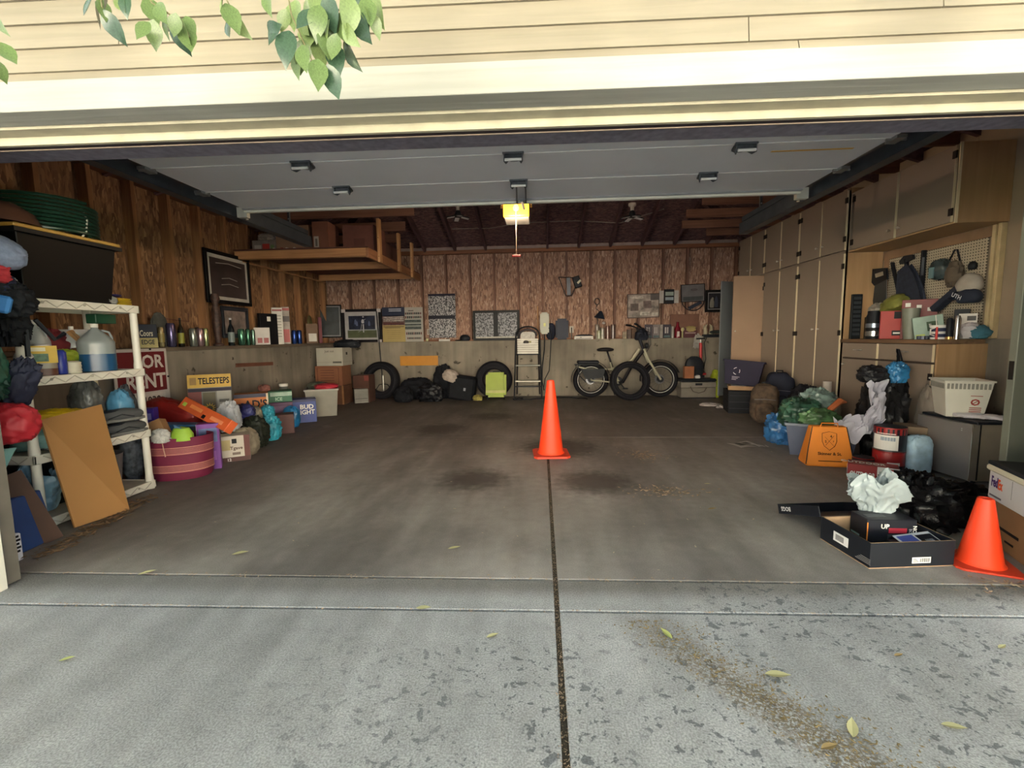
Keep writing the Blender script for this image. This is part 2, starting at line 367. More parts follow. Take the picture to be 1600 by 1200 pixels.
        c=mix(nn,ln,mth(nn,ln,'MULTIPLY',s,.72),c,'#4e5258')
        # trail of brown plant dust running diagonally to the right
        L=mth(nn,ln,'ADD',mth(nn,ln,'SUBTRACT',X,.36),mth(nn,ln,'MULTIPLY',mth(nn,ln,'SUBTRACT',Y,1.68),.8))
        bd=band(nn,ln,mth(nn,ln,'ADD',L,mth(nn,ln,'MULTIPLY',mid,.12)),.12,.02,.14); g=spots(90,.47,9.)
        mr=nn('MapRange'); ln(Y,mr.inputs[0]); mr.inputs[1].default_value=1.9; mr.inputs[2].default_value=1.35; mr.inputs[3].default_value=0; mr.inputs[4].default_value=.8
        c=mix(nn,ln,mth(nn,ln,'MULTIPLY',mth(nn,ln,'MULTIPLY',bd,g),mr.outputs[0]),c,'#6b5b40')
        fr=ramp(nn,[(.36,.72),(.64,1.18)]); ln(fine,fr.inputs[0])
    c=mix(nn,ln,1,c,fr.outputs[0],'MULTIPLY'); c=mix(nn,ln,1,c,mr_.outputs[0],'MULTIPLY'); c=mix(nn,ln,1,c,sr.outputs[0],'MULTIPLY')
    ln(c,b.inputs['Base Color']); bp=nn('Bump'); bp.inputs['Strength'].default_value=.35; bp.inputs['Distance'].default_value=.003; ln(fine,bp.inputs['Height']); ln(bp.outputs[0],b.inputs['Normal'])
    if inside: b.inputs['Roughness'].default_value=.7
    return mt
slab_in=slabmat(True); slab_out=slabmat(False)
# floor: a dark bed with slabs lying on it, joints left open between them
fl=B().bx(-9,9,-14,9.3,-.2,-.012).build('floor',M('#3b352c',.95,v=.5,n=120),kind='structure')
yt=lambda x:2.035+.0135*x; yc_=lambda x:1.787+.02*x
def slab(x0,x1,ya,yb,m):
    g=.011; ga=.007
    p=[(x0+g,ya(x0)+ga),(x1-g,ya(x1)+ga),(x1-g,yb(x1)-ga),(x0+g,yb(x0)-ga)]
    B().hx([(a,b,-.03) for a,b in p]+[(a,b,0) for a,b in p]).build('slab',m,fl,bev=.003)
JX=.06
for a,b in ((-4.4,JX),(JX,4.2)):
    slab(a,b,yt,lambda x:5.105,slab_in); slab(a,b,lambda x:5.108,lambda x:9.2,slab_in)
for a,b in ((-6,JX),(JX,6)):
    slab(a,b,yc_,yt,slab_out); slab(a,b,lambda x:-3.,yc_,slab_out); slab(a,b,lambda x:-13.5,lambda x:-3.,slab_out)
B().bx(-45,45,-14.2,-13.5,-.1,.0).build('floor',M('#c2bdb2',.9),kind='structure')
B().bx(-45,-6,-13.5,9,-.12,-.02).build('floor',M('#7d8460',.9,v=.3),kind='structure'); B().bx(6,45,-13.5,9,-.12,-.02).build('floor',M('#7d8460',.9,v=.3),kind='structure')
B().bx(-45,45,-22,-14.2,-.2,-.1).build('floor',M('#8f8f8c',.9),kind='structure'); B().bx(-45,45,-40,-22,-.1,.0).build('floor',M('#bdb9ae',.9),kind='structure')
B().bx(-40,40,-31,-30,0,6.5).build('house_wall_across',M('#e0d8c4',.8),kind='structure')  # unseen, added for the sunlight it bounces into the garage
B().bx(-5.5,5.5,2.0,9.5,4.5,5.0).build('house_upper_floor',M('#cbb98f',.8),kind='structure')
# ---- front of the house (slightly askew to the back wall)
cream=wood('cream_trim','#98978f','#a5a49c',0,.6); sid=wood('siding_paint','#857c6a','#928876',0,.65); lilac=M('#a59c90',.7)
wf=E('wall_front',None,None,(0,1.79,0),.02,kind='structure')
def wfp(n,m,*a,bev=0): return B().bx(*a).build(n,m,wf,bev=bev)
wfp('header_board',cream,-2.78,2.42,-.005,.11,2.066,2.18,bev=.002)
wfp('stop_moulding',M('#a29b86',.6),-2.7,2.34,.114,.2,2.056,2.12)
wfp('stop_moulding',M('#a29b86',.6),-2.7,2.34,.183,.2,2.023,2.056)
wfp('header_weather_strip',M('#2c2428',.7),-2.7,2.34,.2,.226,2.022,2.12)
wfp('header_edge_trim',M('#8a7a6c',.6),-2.7,2.4,.226,.234,2.019,2.1)
wfp('header_beam',M('#56525e',.8,v=.3,n=30),-2.9,2.5,.234,.359,2.023,2.30)
wfp('header_sheathing',M('#cbb98f',.8),-5.5,5.5,.02,.12,2.18,4.9)
wfp('side_sheathing',M('#cbb98f',.8),-5.5,-2.78,.02,.12,0,2.18); wfp('side_sheathing',M('#cbb98f',.8),2.42,5.5,.02,.12,0,2.18)
wfp('jamb_post',M('#e4e0d2',.5,v=.04),-2.78,-2.53,-.005,.12,0,2.066,bev=.003); wfp('jamb_post',M('#e4e0d2',.5,v=.04),2.2,2.42,-.005,.12,0,2.066,bev=.003)
wfp('jamb_seal',M('#6f6a60',.5),-2.6,-2.55,.12,.19,0.01,2.0); wfp('jamb_seal',M('#6f6a60',.5),2.24,2.28,.12,.19,0.01,2.0)
zs=[2.18,2.214]+[2.214+.0875*i for i in range(1,31)]
for i in range(len(zs)-1):
    z0,z1=zs[i],zs[i+1]; cuts=[-5.5,random.uniform(-3.4,-1.7),random.uniform(.6,2.9),5.5]
    if i==2: cuts[1]=-1.62
    if i==3: cuts[2]=1.42
    for a,b in zip(cuts,cuts[1:]):
        a+=.002;b-=.002; y=.02
        B().hx([(a,y-.019,z0),(b,y-.019,z0),(b,y,z0),(a,y,z0),(a,y-.008,z1+.004),(b,y-.008,z1+.004),(b,y,z1+.004),(a,y,z1+.004)]).build('siding_board',sid,wf)
for s in (-5.5,5.3): pass
B().bx(-4.5,-2.86,1.94,2.0,0,2.9).build('wall_front',osb_back,kind='structure'); B().bx(2.48,4.1,2.0,2.04,0,2.9).build('wall_front',osb_back,kind='structure')
# ---- back wall
wb=B().bx(-4.35,4.1,YB,9.02,0,ZL).build('wall_back',conc,kind='structure',bev=.006)
for x in (-3.02+.0,-1.0,.95,2.9): B().bx(x-.004,x+.004,YB-.004,YB,.0,ZL-.01).build('form_seam',conc,wb)
for i in range(7):
    x0=-4.34+1.2*i; B().bx(x0,x0+1.197,9.0,9.03,ZL,2.95).build('osb_panel',osb_back,wb)
B().bx(-4.3,4.0,8.93,9.0,ZL,ZL+.03).build('bottom_plate',platew,wb)
B().bx(-4.3,4.0,8.9,9.0,2.80,2.87).build('top_plate',platew,wb,bev=.003)
k=0
for i in range(17):
    xs_=P(1,8.92,583.4+37.75*(i-1),450).x
    if xs_>3.9: break
    B().bx(xs_-.02,xs_+.02,8.92,8.997,ZL+.03,2.80).build('stud',studb,wb)
# ---- left wall
wl=B().bx(-4.4,XL,2.1,YB-.002,0,1.06).build('wall_left',conc,kind='structure',bev=.006)
B().bx(-4.33,-4.075,2.2,8.765,1.061,ZL).build('sill_board',dirtyply,wl,bev=.003)
for i in range(6): B().bx(-4.4,-4.36,2.1+1.2*i,3.297+1.2*i,ZL,2.95).build('osb_panel',osb_left,wl)
B().bx(-4.36,-4.25,2.1,8.8,2.84,2.92).build('top_plate',wood('plate_left','#5e3c28','#7c5236',1),wl,bev=.003)
for i in range(15):
    y=2.31+.46*i+.02
    B().bx(-4.36,-4.25,y-.045,y,ZL,2.84).build('stud',studm,wl,bev=.002)
B().tube([(-4.24,4.75,1.43),(-4.24,5.2,1.40),(-4.24,5.2,1.5)],.004).build('wire_bracket',M('#5a2a20',.6),wl)
# ---- right wall
taupe=M('#8d7a6a',.75,v=.05,n=3)
wr=B().bx(XR,4.12,2.1,9.0,0,1.08).build('wall_right',conc,kind='structure')
gyp=M('#a08f7c',.85,v=.08,n=3,bump=.1)
for i in range(6): B().bx(XR,4.1,2.1+1.15*i,3.247+1.15*i,1.081,2.95).build('wall_panel',gyp,wr)
B().bx(XR-.05,XR,4.07,4.10,1.085,2.04).build('corner_post',M('#c9b48c',.6),wr,bev=.003); B().bx(XR-.03,XR,4.14,4.17,1.085,2.04).build('corner_post',M('#c9b48c',.6),wr,bev=.003)
B().bx(XR-.015,XR,4.1,5.4,1.95,2.04).build('trim_rail',M('#8f7158',.7),wr); B().bx(XR-.015,XR,5.3,5.39,1.085,1.95).build('trim_rail',M('#8f7158',.7),wr)
B().bx(-4.5,4.2,9.035,9.1,-.1,3.1).build('wall_back',M('#cbb98f',.8),kind='structure'); B().bx(-4.5,-4.405,1.9,9.1,-.1,3.1).build('wall_left',M('#cbb98f',.8),kind='structure'); B().bx(4.125,4.2,1.9,9.1,-.1,3.1).build('wall_right',M('#cbb98f',.8),kind='structure')
# ---- roof: hip with deck, rafters and joists
X0,X1,Y0,Y1,ZE,PT=-4.36,4.0,1.8,9.02,2.95,.33
hy=(Y1-Y0)/2; zr=ZE+PT*hy
ce=E('ceiling',None,None,(0,0,0),kind='structure')
def deck(p): 
    n=len(p); b=B(); b.v=[tuple(q) for q in p]+[(q[0],q[1],q[2]+.02) for q in p]; b.f=[tuple(range(n)),tuple(range(2*n-1,n-1,-1))]+[(i,(i+1)%n,(i+1)%n+n,i+n) for i in range(n)]
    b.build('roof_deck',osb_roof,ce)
A=(X0+hy,Y1-hy,zr); Bb=(X1-hy,Y1-hy,zr)
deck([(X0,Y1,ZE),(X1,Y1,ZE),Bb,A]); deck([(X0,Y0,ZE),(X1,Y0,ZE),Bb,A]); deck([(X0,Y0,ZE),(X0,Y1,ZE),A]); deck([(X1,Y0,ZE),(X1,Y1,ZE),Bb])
x=X0+.3
rafx=[]
while x<X1-.1:
    L=min(x-X0,X1-x,hy); rafx.append(x)
    B().bar((x,Y1-.05,ZE-.07+PT*.05),(x,Y1-L,ZE-.07+PT*L),.04,.14).build('rafter',joisty,ce); x+=.6
for a,b in zip(rafx,rafx[1:]): B().bx(a+.022,b-.022,8.93,8.97,2.872,2.93).build('blocking',M('#9a8a86',.8),ce)
for y in [3.2+.6*i for i in range(10)]:
    L=min(y-Y0,Y1-y,hy)-.05
    B().bar((X1,y,ZE-.07),(X1-L,y,ZE-.07+PT*L),.04,.14).build('rafter',joisty,ce)
    B().bar((X0,y,ZE-.07),(X0+L,y,ZE-.07+PT*L),.04,.14).build('rafter',joisty,ce)
for sx,c in ((X0,1),(X1,-1)): B().bar((sx,Y1,ZE-.06),(sx+c*hy,Y1-hy,zr-.08),.05,.18).build('hip_rafter',joisty,ce)
B().bx(A[0],Bb[0],A[1]-.025,A[1]+.025,zr-.2,zr).build('ridge_board',joisty,ce)
for y in (3.0,3.9,4.6,5.3,6.3,6.95,7.6,8.2): B().bx(max(2.15,X1-(Y1-y)-.3) if y>5.5 else 2.45,X1,y-.02,y+.02,2.86,2.98).build('ceiling_joist',joistx,ce)
for y in (6.35,7.2,8.0): B().bx(X0,-1.75-(y-6.35)*.45,y-.02,y+.02,2.86,3.0).build('ceiling_joist',wood('joist_dark','#6e4a3c','#86604c',0),ce)
# wires under the roof
B().tube([(-1.6,8.3,3.13),(-.9,8.2,3.1),(-.3,8.1,3.15),(.6,8.15,3.17),(1.4,8.2,3.12),(2.1,8.0,3.28)],.006).build('roof_wire',M('#a39a92',.7),ce)
# ---- overhead door in its raised position, four sections on tracks
ZD=2.35
dr=E('overhead_door','raised white sectional garage door lying flat under the ceiling on its tracks','door',(-.25,2.02,ZD))
steel=M('#cdd0d6',.6,v=.05,n=2); steel2=M('#9b9c9c',.35,.8,v=.1); galv=M('#5d6268',.5,.6,v=.2,n=30)
def ribbed(x0,x1,y0,y1):
    b=B(); b.bx(x0,x1,y0,y1,0,.04)
    return b
for i in range(4):
    y0=[0,.53,1.05,1.56][i]; y1=[.53,1.05,1.56,2.03][i]; ribbed(-2.44,2.44,y0+.003,y1-.003).build('door_section',steel,dr,bev=.004)
    if i: B().bx(-2.44,2.44,y0-.004,y0+.004,-.004,.03).build('section_seam',M('#d6d8d8',.5),dr)
B().bx(-2.44,2.44,2.035,2.075,-.03,.04).build('edge_stile',M('#d3d2c6',.5,v=.03),dr,bev=.003)
B().bx(-2.44,2.44,2.01,2.035,-.012,0).build('edge_return',M('#8b8d8f',.5),dr)
def hinge(x,y):
    b=B(); b.prism([(-.07,-.055),(.07,-.055),(.05,.06),(.02,.085),(-.02,.085),(-.05,.06)],-.012,-.001,'xy',Matrix.Translation((x,y,0)))
    for s_ in (-1,1): b.hx([(x+s_*.06-.003,y-.05,-.06),(x+s_*.06+.003,y-.05,-.06),(x+s_*.05+.003,y-.01,-.06),(x+s_*.05-.003,y-.01,-.06),(x+s_*.06-.003,y-.055,-.001),(x+s_*.06+.003,y-.055,-.001),(x+s_*.03+.003,y+.07,-.001),(x+s_*.03-.003,y+.07,-.001)])
    b.bx(x-.06,x+.06,y-.03,y-.026,-.05,-.001)
    o=b.build('hinge',galv,dr); B().tube([(x-.055,y-.055,-.05),(x+.055,y-.055,-.05)],.009).build('hinge_pin',M('#e2e2e0',.4),o)
for y,xs in ((1.04,(-1.35,.08,1.55)),(1.55,(-1.3,.09,1.5))):
    for x in xs: hinge(x,y+.03)
b=B(); b.bar((-.0+.07,1.62,-.02),(.05,2.05,-.02),.012,.02); b.bar((.14,1.62,-.02),(.13,2.05,-.02),.012,.02); b.bar((.1,1.9,-.05),(.1,2.4,.02),.02,.02); b.build('operator_arm',galv,dr)
for s in (-1,1):
    for y in (.53,1.05,1.56): 
        b=B(); b.bx(s*2.46-.03,s*2.46+.03,y-.05,y+.05,-.02,.0); b.tube([(s*2.4,y,-.012),(s*2.52,y,-.012)],.008); b.build('roller_bracket',steel2,dr)
    b=B(); b.bx(s*2.46-.05,s*2.46+.045,2.04,2.085,-.07,.02); b.cyl(.012,-.075,-.07,8,c=(s*2.46,2.11,0)); b.build('top_bracket',M('#c4c4bc',.4,.3),dr)
B().bx(1.78,2.3,1.18,1.2,-.002,0).build('scrape_mark',M('#c79a48',.7),dr)
tr=M('#3e4650',.45,.5,v=.2)
for s,nm in ((-1,'left'),(1,'right')):
    t=E('door_track','galvanised horizontal door track running into the garage on the %s side'%nm,'track',(-.25+s*2.575,2.05,ZD))
    b=B(); b.bx(-.045,-.04,0,3.4,-.06,.06) if s>0 else b.bx(.04,.045,0,3.4,-.06,.06)
    b.bx(-.045,.045,0,3.4,-.062,-.058); b.bx(-.05 if s<0 else .045,-.045 if s<0 else .05,0,3.4,-.06,.11); b.build('rail',tr,t)
    B().bx(-.06,.06,-.1,3.3,.06,.11).build('angle_iron',tr,t)
    for k,y in enumerate((1.3,3.0)):
        b=B(); b.bx(-.012,.012,y-.012,y+.012,.1,.62); 
        b.build('hanger_strap',galv,t)
        for j in range(6): B().bx(-.006,.006,y-.014,y-.0125,.16+j*.08,.175+j*.08).build('strap_hole',M('#aeb4b8',.4,.5),t)
# vertical track stubs + torsion parts just inside the opening
b=B(); b.bx(-3.06,-3.02,2.04,2.08,0.0,2.2); b.bx(-3.06,-3.055,2.04,2.12,0,2.2); tag(b.build('vertical_track',M('#4a4d50',.5,.5)),'grey steel vertical door track beside the white left jamb','track')
b=B(); b.bx(3.08,3.14,2.1,2.14,0.0,2.2); b.bx(3.135,3.14,2.1,2.18,0,2.2); tag(b.build('vertical_track',M('#4a4d50',.5,.5)),'grey steel vertical door track behind the parcel boxes on the right','track')
# ================================================================ RIGHT SIDE
def K(px0,px1,yt,yb,ax,v):
    """thing seen in the box px0..px1, yt..yb whose foot lies on the plane axis=v: foot point, width, height"""
    p=P(ax,v,(px0+px1)/2,yb); m=mpp(p); w=(px1-px0)*m
    t=P(1,p.y,(px0+px1)/2,yt) if abs(p.y)>.2 else p
    return p,w,t.z-p.z
def facing(p): return -math.atan2(p.x,p.y)
lam=M('#8a7c70',.6,v=.04,n=2); lam2=M('#a98a66',.55,v=.06,n=3); plyedge=M('#d8c9a8',.6,v=.05); steelk=M('#c9c4bc',.35,.6); hingem=M('#2b2726',.5,.4)
daylit=wood('birch_end','#b08c64','#c4a078',2,.55,.5)  # end panels are the same laminate; daylight on them is painted as lighter tan
lam_lit=M('#987e69',.55,v=.05,n=3)  # open door: same laminate again, its lit look put into the colour
XF=3.45
def cdoor(par,y0,y1,z0,z1,knob=None,hinge=None,name='door'):
    d=B().bx(XF-.02,XF,y0,y1,z0,z1).build(name,lam,par,bev=.001)
    B().bx(XF-.021,XF+.001,y0-.002,y0,z0,z1).build('door_edge',plyedge,d)
    if knob is not None:
        ky,kz=knob; B().lathe([(.006,0),(.006,.012),(.014,.018),(.012,.028),(0,.03)],10,Matrix.Translation((XF-.02,ky,kz))@Matrix.Rotation(-PI/2,4,'Y')).build('knob',steelk,d,smooth=True)
    if hinge is not None:
        for hz in hinge[1:]: B().bx(XF-.03,XF-.018,hinge[0]-.018,hinge[0]+.018,hz-.03,hz+.03).build('hinge',hingem,d)
    return d
YU=[5.4,6.33,7.26,8.19]
for i in range(3):
    y0,y1=YU[i]+.001,YU[i+1]-.001; lab=['tall taupe two-tier cupboard nearest the workbench, birch end panel facing out','tall taupe two-tier cupboard in the middle of the row of three','tall taupe cupboard at the back wall end of the row, its lower doors open'][i]
    c=E('tall_cupboard',lab,'cupboard',(0,0,0),group='tall cupboards on the right wall')
    B().bx(XF,XF+.39,y0,y0+.018,.0,2.75).build('end_panel',daylit if i==0 else lam,c); B().bx(XF,XF+.39,y1-.018,y1,.0,2.75).build('end_panel',lam,c)
    B().bx(XF,XF+.39,y0+.018,y1-.018,2.73,2.75).build('top_panel',lam,c); B().bx(XF+.37,XF+.39,y0+.018,y1-.018,.1,2.73).build('back_panel',lam,c)
    for z in (.09,.6,1.1,1.6,2.04): B().bx(XF+.01,XF+.37,y0+.018,y1-.018,z,z+.018).build('shelf',lam,c)
    B().bx(XF+.0,XF+.02,y0+.018,y1-.018,2.035,2.075).build('mid_rail',lam,c)
    B().bx(XF-.0,XF+.01,y0,y0+.03,.1,2.73).build('face_stile',lam,c)
    ym=(y0+y1)/2
    for k,(a,b) in enumerate(((y0+.022,ym-.012),(ym+.012,y1-.016))):
        kn=ym-.055 if k==0 else ym+.055; hg=(a-.0,) if k==0 else (b,)
        d=cdoor(c,a,b,2.08,2.73,(kn,2.19),(a if k==0 else b-.02,2.2,2.62))
        if i<2: cdoor(c,a,b,.1,2.04,(kn,1.2),(a if k==0 else b-.02,.35,1.15,1.9))
    if i==2:
        # two lower doors standing open
        d=B().bx(2.985,XF-.01,y0+.0,y0+.02,.1,2.045).build('door',lam_lit,c,bev=.001)
        B().lathe([(.006,0),(.013,.012),(0,.02)],10,Matrix.Translation((3.03,y0,1.2))@Matrix.Rotation(PI/2,4,'X')).build('knob',steelk,d)
        for hz in (.5,1.15,1.85): B().bx(XF-.03,XF-.005,y0-.012,y0+.0,hz-.03,hz+.03).build('hinge',hingem,d)
        dd=E('door',None,None,(XF-.01,8.12,.1)); dd.parent=c; dd.rotation_euler=(0,0,R(29))
        B().bx(-.46,0,-.02,0,0,1.945).build('door_panel',M('#70757a',.45,v=.05,n=2),dd,bev=.001)
# upper cabinet over the workbench
c=E('wall_cabinet','taupe two-door wall cabinet high over the cluttered worktop, birch end lit','cabinet')
y0,y1,za,zb=4.06,5.385,2.045,2.685
B().bx(XF,XR-.002,y0,y0+.02,za,zb).build('end_panel',daylit,c,bev=.001); B().bx(XF,XR-.002,y1-.018,y1,za,zb).build('end_panel',lam,c)
B().bx(XF,XR-.002,y0+.02,y1-.018,za,za+.02).build('bottom_panel',lam2,c); B().bx(XF,XR-.002,y0+.02,y1-.018,zb-.02,zb).build('top_panel',lam,c); B().bx(XR-.02,XR-.004,y0+.02,y1-.018,za+.02,zb-.02).build('back_panel',lam,c)
B().bx(XF-.022,XF,y0-.004,y0+.004,za,zb).build('end_edge',plyedge,c)
cdoor(c,4.1,4.68,za+.015,zb-.01,(4.64,2.14),(4.1,2.14,2.6)); cdoor(c,4.71,5.3,za+.015,zb-.01,(4.76,2.14),(5.3,2.14,2.6))
# base cabinet and worktop
c=E('base_cabinet','taupe base cabinet with two drawers over doors, under the cluttered worktop','cabinet')
y0,y1=4.14,5.385; ys_=P(0,XF,1374,560).y
B().bx(XF,XR-.002,y0,y0+.02,.0,1.04).build('end_panel',daylit,c,bev=.001); B().bx(XF,XR-.002,y1-.018,y1,0,1.04).build('end_panel',lam,c)
B().bx(XF+.04,XR-.004,y0+.02,y1-.018,.0,.09).build('plinth',lam,c); B().bx(XF,XR-.004,y0+.02,y1-.018,.09,.11).build('bottom_panel',lam,c)
B().bx(XF,XF+.01,y0+.02,y1-.018,.86,.875).build('drawer_rail',M('#4a3d34',.7),c); B().bx(XF,XF+.02,ys_-.02,ys_+.03,.11,1.04).build('face_stile',lam,c)
for a,b in ((y0+.03,ys_-.025),(ys_+.02,y1-.03)):
    d=cdoor(c,a,b,.88,1.035,name='drawer'); ym=(a+b)/2
    B().tube([(XF-.02,ym-.05,.965),(XF-.045,ym-.045,.965),(XF-.045,ym+.045,.965),(XF-.02,ym+.05,.965)],.005).build('pull_handle',steelk,d)
    cdoor(c,a,b,.12,.86,(b-.05,.8),(a,.25,.75))
wt=B().bx(XF-.03,XR-.052,4.11,5.386,1.041,1.08).build('worktop',wood('worktop_wood','#6e5440','#8a6c50',1),None,'brown wooden worktop strip on the base cabinet under the pegboard','worktop',bev=.004)
# pegboard
def pegmat():
    mt,t,b,nn,ln=nodes('pegboard_holes',.7); tc=nn('TexCoord'); sp=nn('SeparateXYZ'); ln(tc.outputs['Object'],sp.inputs[0])
    def cell(x): return mth(nn,ln,'SUBTRACT',mth(nn,ln,'FRACT',mth(nn,ln,'MULTIPLY',x,1/.0254)),.5)
    a,c_=cell(sp.outputs[1]),cell(sp.outputs[2]); d=mth(nn,ln,'ADD',mth(nn,ln,'MULTIPLY',a,a),mth(nn,ln,'MULTIPLY',c_,c_)); g=mth(nn,ln,'LESS_THAN',d,.05)
    ln(mix(nn,ln,g,'#b5aa96','#3a322c'),b.inputs['Base Color']); return mt
pb=B().bx(XR-.0225,XR-.0165,4.2,5.3,1.085,1.945).build('pegboard',pegmat(),None,'cream perforated pegboard behind the tools over the worktop','pegboard')
def hung(name,label,cat,px0,px1,yt,yb,b,mat,X=3.79,**kw):
    pass
def tri(pts,X0_,X1_,flip=False): # outline in pixels at plane X -> prism across X
    b=B(); q=[P(0,X0_,*p) for p in pts]; q2=[(X1_,p.y,p.z) for p in q]; n=len(q)
    b.v=[tuple(p) for p in q]+q2; b.f=[tuple(range(n)),tuple(range(2*n-1,n-1,-1))]+[(i,(i+1)%n,(i+1)%n+n,i+n) for i in range(n)]; return b
def flatT(name,label,cat,pts,mat,X=3.80,th=.03,group=None,bev=.003):
    o=tri(pts,X,X+th).build(name,mat,None,label,cat,group,bev=bev); return o
dk=M('#1b1e24',.5,v=.3); dkn=M('#22293a',.8,v=.25,n=30); steelt=M('#6f7378',.35,.7)
# black strip fixed on the lighter-toned end panel (faces the door opening)
a=P(1,5.37,1328,520); b_=P(1,5.37,1344,450)
o=carton('power_strip','tall narrow charcoal rack leaning on the birch cupboard end','rack',(a.x+.045,5.36,1.08),(.11,.03,.5),0,M('#1c2024',.5),bev=.004)
for k in range(9): B().bx(-.04,.04,-.019,-.015,.04+.05*k,.07+.05*k).build('slot',M('#33383e',.4),o)
s=flatT('handsaw','handsaw with a black grip hanging at the left edge of the pegboard','saw',[(1364,470),(1367,446),(1385,436),(1384,480),(1366,487)],M('#3c4044',.4,.4),X=3.74,th=.006)
h=tri([(1363,421),(1384,419),(1385,436),(1366,446),(1361,440)],3.732,3.752).build('saw_grip',dk,s,bev=.004)
s2=tri([(1367,428),(1379,424),(1380,430),(1368,434)],3.728,3.733).build('grip_opening',M('#8d8576',.7),s)
def bar2(name,label,a,b,w,mat,group=None,X=3.8,d=.02):
    p=P(0,X,*a); q=P(0,X,*b); o=B().bar(p,q,d,w,up=(1,0,0)).build(name,mat,None,label,'tool',group,bev=.003); return o
o=bar2('pry_bar','dark pry bar hanging left of the hammer on the pegboard',(1394,410),(1404,456),.035,dk)
o=bar2('spirit_level','black spirit level hanging upright in the middle of the pegboard',(1444,391),(1438,470),.045,dk)
B().bar(P(0,3.785,1443,402),P(0,3.785,1441,430),.004,.02,up=(1,0,0)).build('level_window',M('#5a6068',.3),o)
o=E('hammer','claw hammer hanging head up between the pry bar and the level','hammer')
pa,pb_=P(0,3.79,1416,404),P(0,3.79,1421,470); B().bar(pa,pb_,.022,.04,up=(1,0,0)).build('handle',dk,o,bev=.005)
tri([(1405,408),(1412,400),(1425,398),(1426,404),(1418,408),(1412,411),(1406,413)],3.775,3.80).build('hammer_head',M('#3a3e44',.4,.6),o,bev=.002)
flatT('tool_holster','wide dark canvas tool holster hanging over the hammer handle','pouch',[(1403,425),(1416,414),(1425,428),(1434,452),(1438,470),(1400,472)],dkn,X=3.72,th=.05,bev=.01)
p,w,hh=K(1452,1484,405,438,0,3.76)
o=B().blob((0,0,hh/2),(.07,w*.5,hh/2),5,.35,2.2,flat=.9).build('work_light',M('#39474b',.45,v=.4),None,'dark teal clamp lamp hanging right of the spirit level','lamp',loc=p,smooth=True)
B().tube([(0,-.04,.1),(.01,-.03,.17),(0,.03,.12)],.008).build('cord',dk,o); B().bx(-.08,-.07,-.02,.03,.02,.12).build('lamp_face',M('#6d8c92',.3),o)
B().tube([(0,0,0),(-.01,.0,.03),(0,0,hh*.15)],.012).build('bracket',dk,o)
o=E('shoulder_strap','black webbing strap looped over a pegboard hook','strap')
pts=[P(0,3.80,*q) for q in ((1481,412),(1492,390),(1496,390),(1501,412))]
B().tube(pts,.008,6).build('webbing',dk,o)
p,w,hh=K(1474,1504,408,450,0,3.77); B().blob((0,0,hh/2),(.05,w*.45,hh/2),9,.4,2.5,flat=.95).build('canvas_pouch',M('#5d5246',.85,v=.3),None,'brown canvas pouch hanging below the strap on the pegboard','pouch',loc=p,smooth=True)
# cap: white front, navy brim and back
cx=P(0,3.74,1514,452); o=E('baseball_cap','white and navy baseball cap hanging on the pegboard by its strap','cap',cx,(0,0,0))
B().blob((0,0,.03),(.07,.11,.11),3,.08,2,ridge=False,flat=.4).build('cap_crown',M('#a39d94',.8),o,smooth=True)
B().blob((-.02,-.03,-.07),(.07,.10,.08),4,.06,2,ridge=False).build('cap_back',M('#20283a',.8),o,smooth=True)
B().blob((-.03,.03,-.07),(.05,.13,.025),6,.05,2,ridge=False).build('cap_brim',M('#1a2233',.8),o,smooth=True)
me,tw,_,th_,_=textmesh('UTH'); m2=me.copy(); m2.materials.clear(); m2.materials.append(M('#c9ccd4',.6)); m2.transform(Matrix.Translation((-.1,0,-.06))@Matrix.Rotation(R(25),4,'X')@Matrix(((0,0,-1,0),(-1,0,0,0),(0,1,0,0),(0,0,0,1)))@Matrix.Scale(.05,4)); put('lettering',m2,o)
o=bar2('folded_umbrella','folded black umbrella hanging aslant below the cap',(1500,450),(1460,484),.075,dkn,X=3.72,d=.05)
p,w,hh=K(1513,1525,408,424,0,3.80); B().blob((0,0,hh/2),(.03,w/2,hh/2),2,.1,2).build('tape_puck',dk,None,'small round black puck on a hook right of the strap','tool',loc=p,smooth=True)
# things on the worktop --------------------------------------------------
ZT=1.081
def top(px0,px1,yt,X,yb=None):
    """worktop item: foot on z=ZT plane at depth X"""
    xm=(px0+px1)/2; d=ray(xm,527); k=X/d.x; p=Vector((X,d.y*k,ZT)); m=mpp(p); t=P(0,X,xm,yt); return p,(px1-px0)*m,max(.03,t.z-ZT)
def lathe_thing(name,label,cat,p,prof,mat,parts=(),n=18,group=None,rot=None):
    o=B().lathe(prof,n).build(name,mat,None,label,cat,group,loc=p,rot=rot,smooth=True)
    for nm,pr,mt in parts: B().lathe(pr,n).build(nm,mt,o,smooth=True)
    return o
silver=M('#b8b8b8',.25,.9); red=M('#b02a22',.5); redd=M('#8e1f1c',.5); white=M('#dcdad4',.6,v=.03); navy=M('#1e2748',.6)
p,w,h=top(1352,1377,486,3.60); lathe_thing('thermos','tall dark thermos bottle with silver collars at the left end of the worktop','bottle',p,[(w*.42,0),(w*.42,h*.8),(w*.36,h*.9),(w*.36,h),(0,h)],dk,[('collar',[(w*.43,h*.1),(w*.43,h*.28)],silver),('collar',[(w*.43,h*.4),(w*.43,h*.55)],M('#8d97a8',.3,.8))])
p,w,h=top(1376,1412,486,3.58); rz=facing(p)
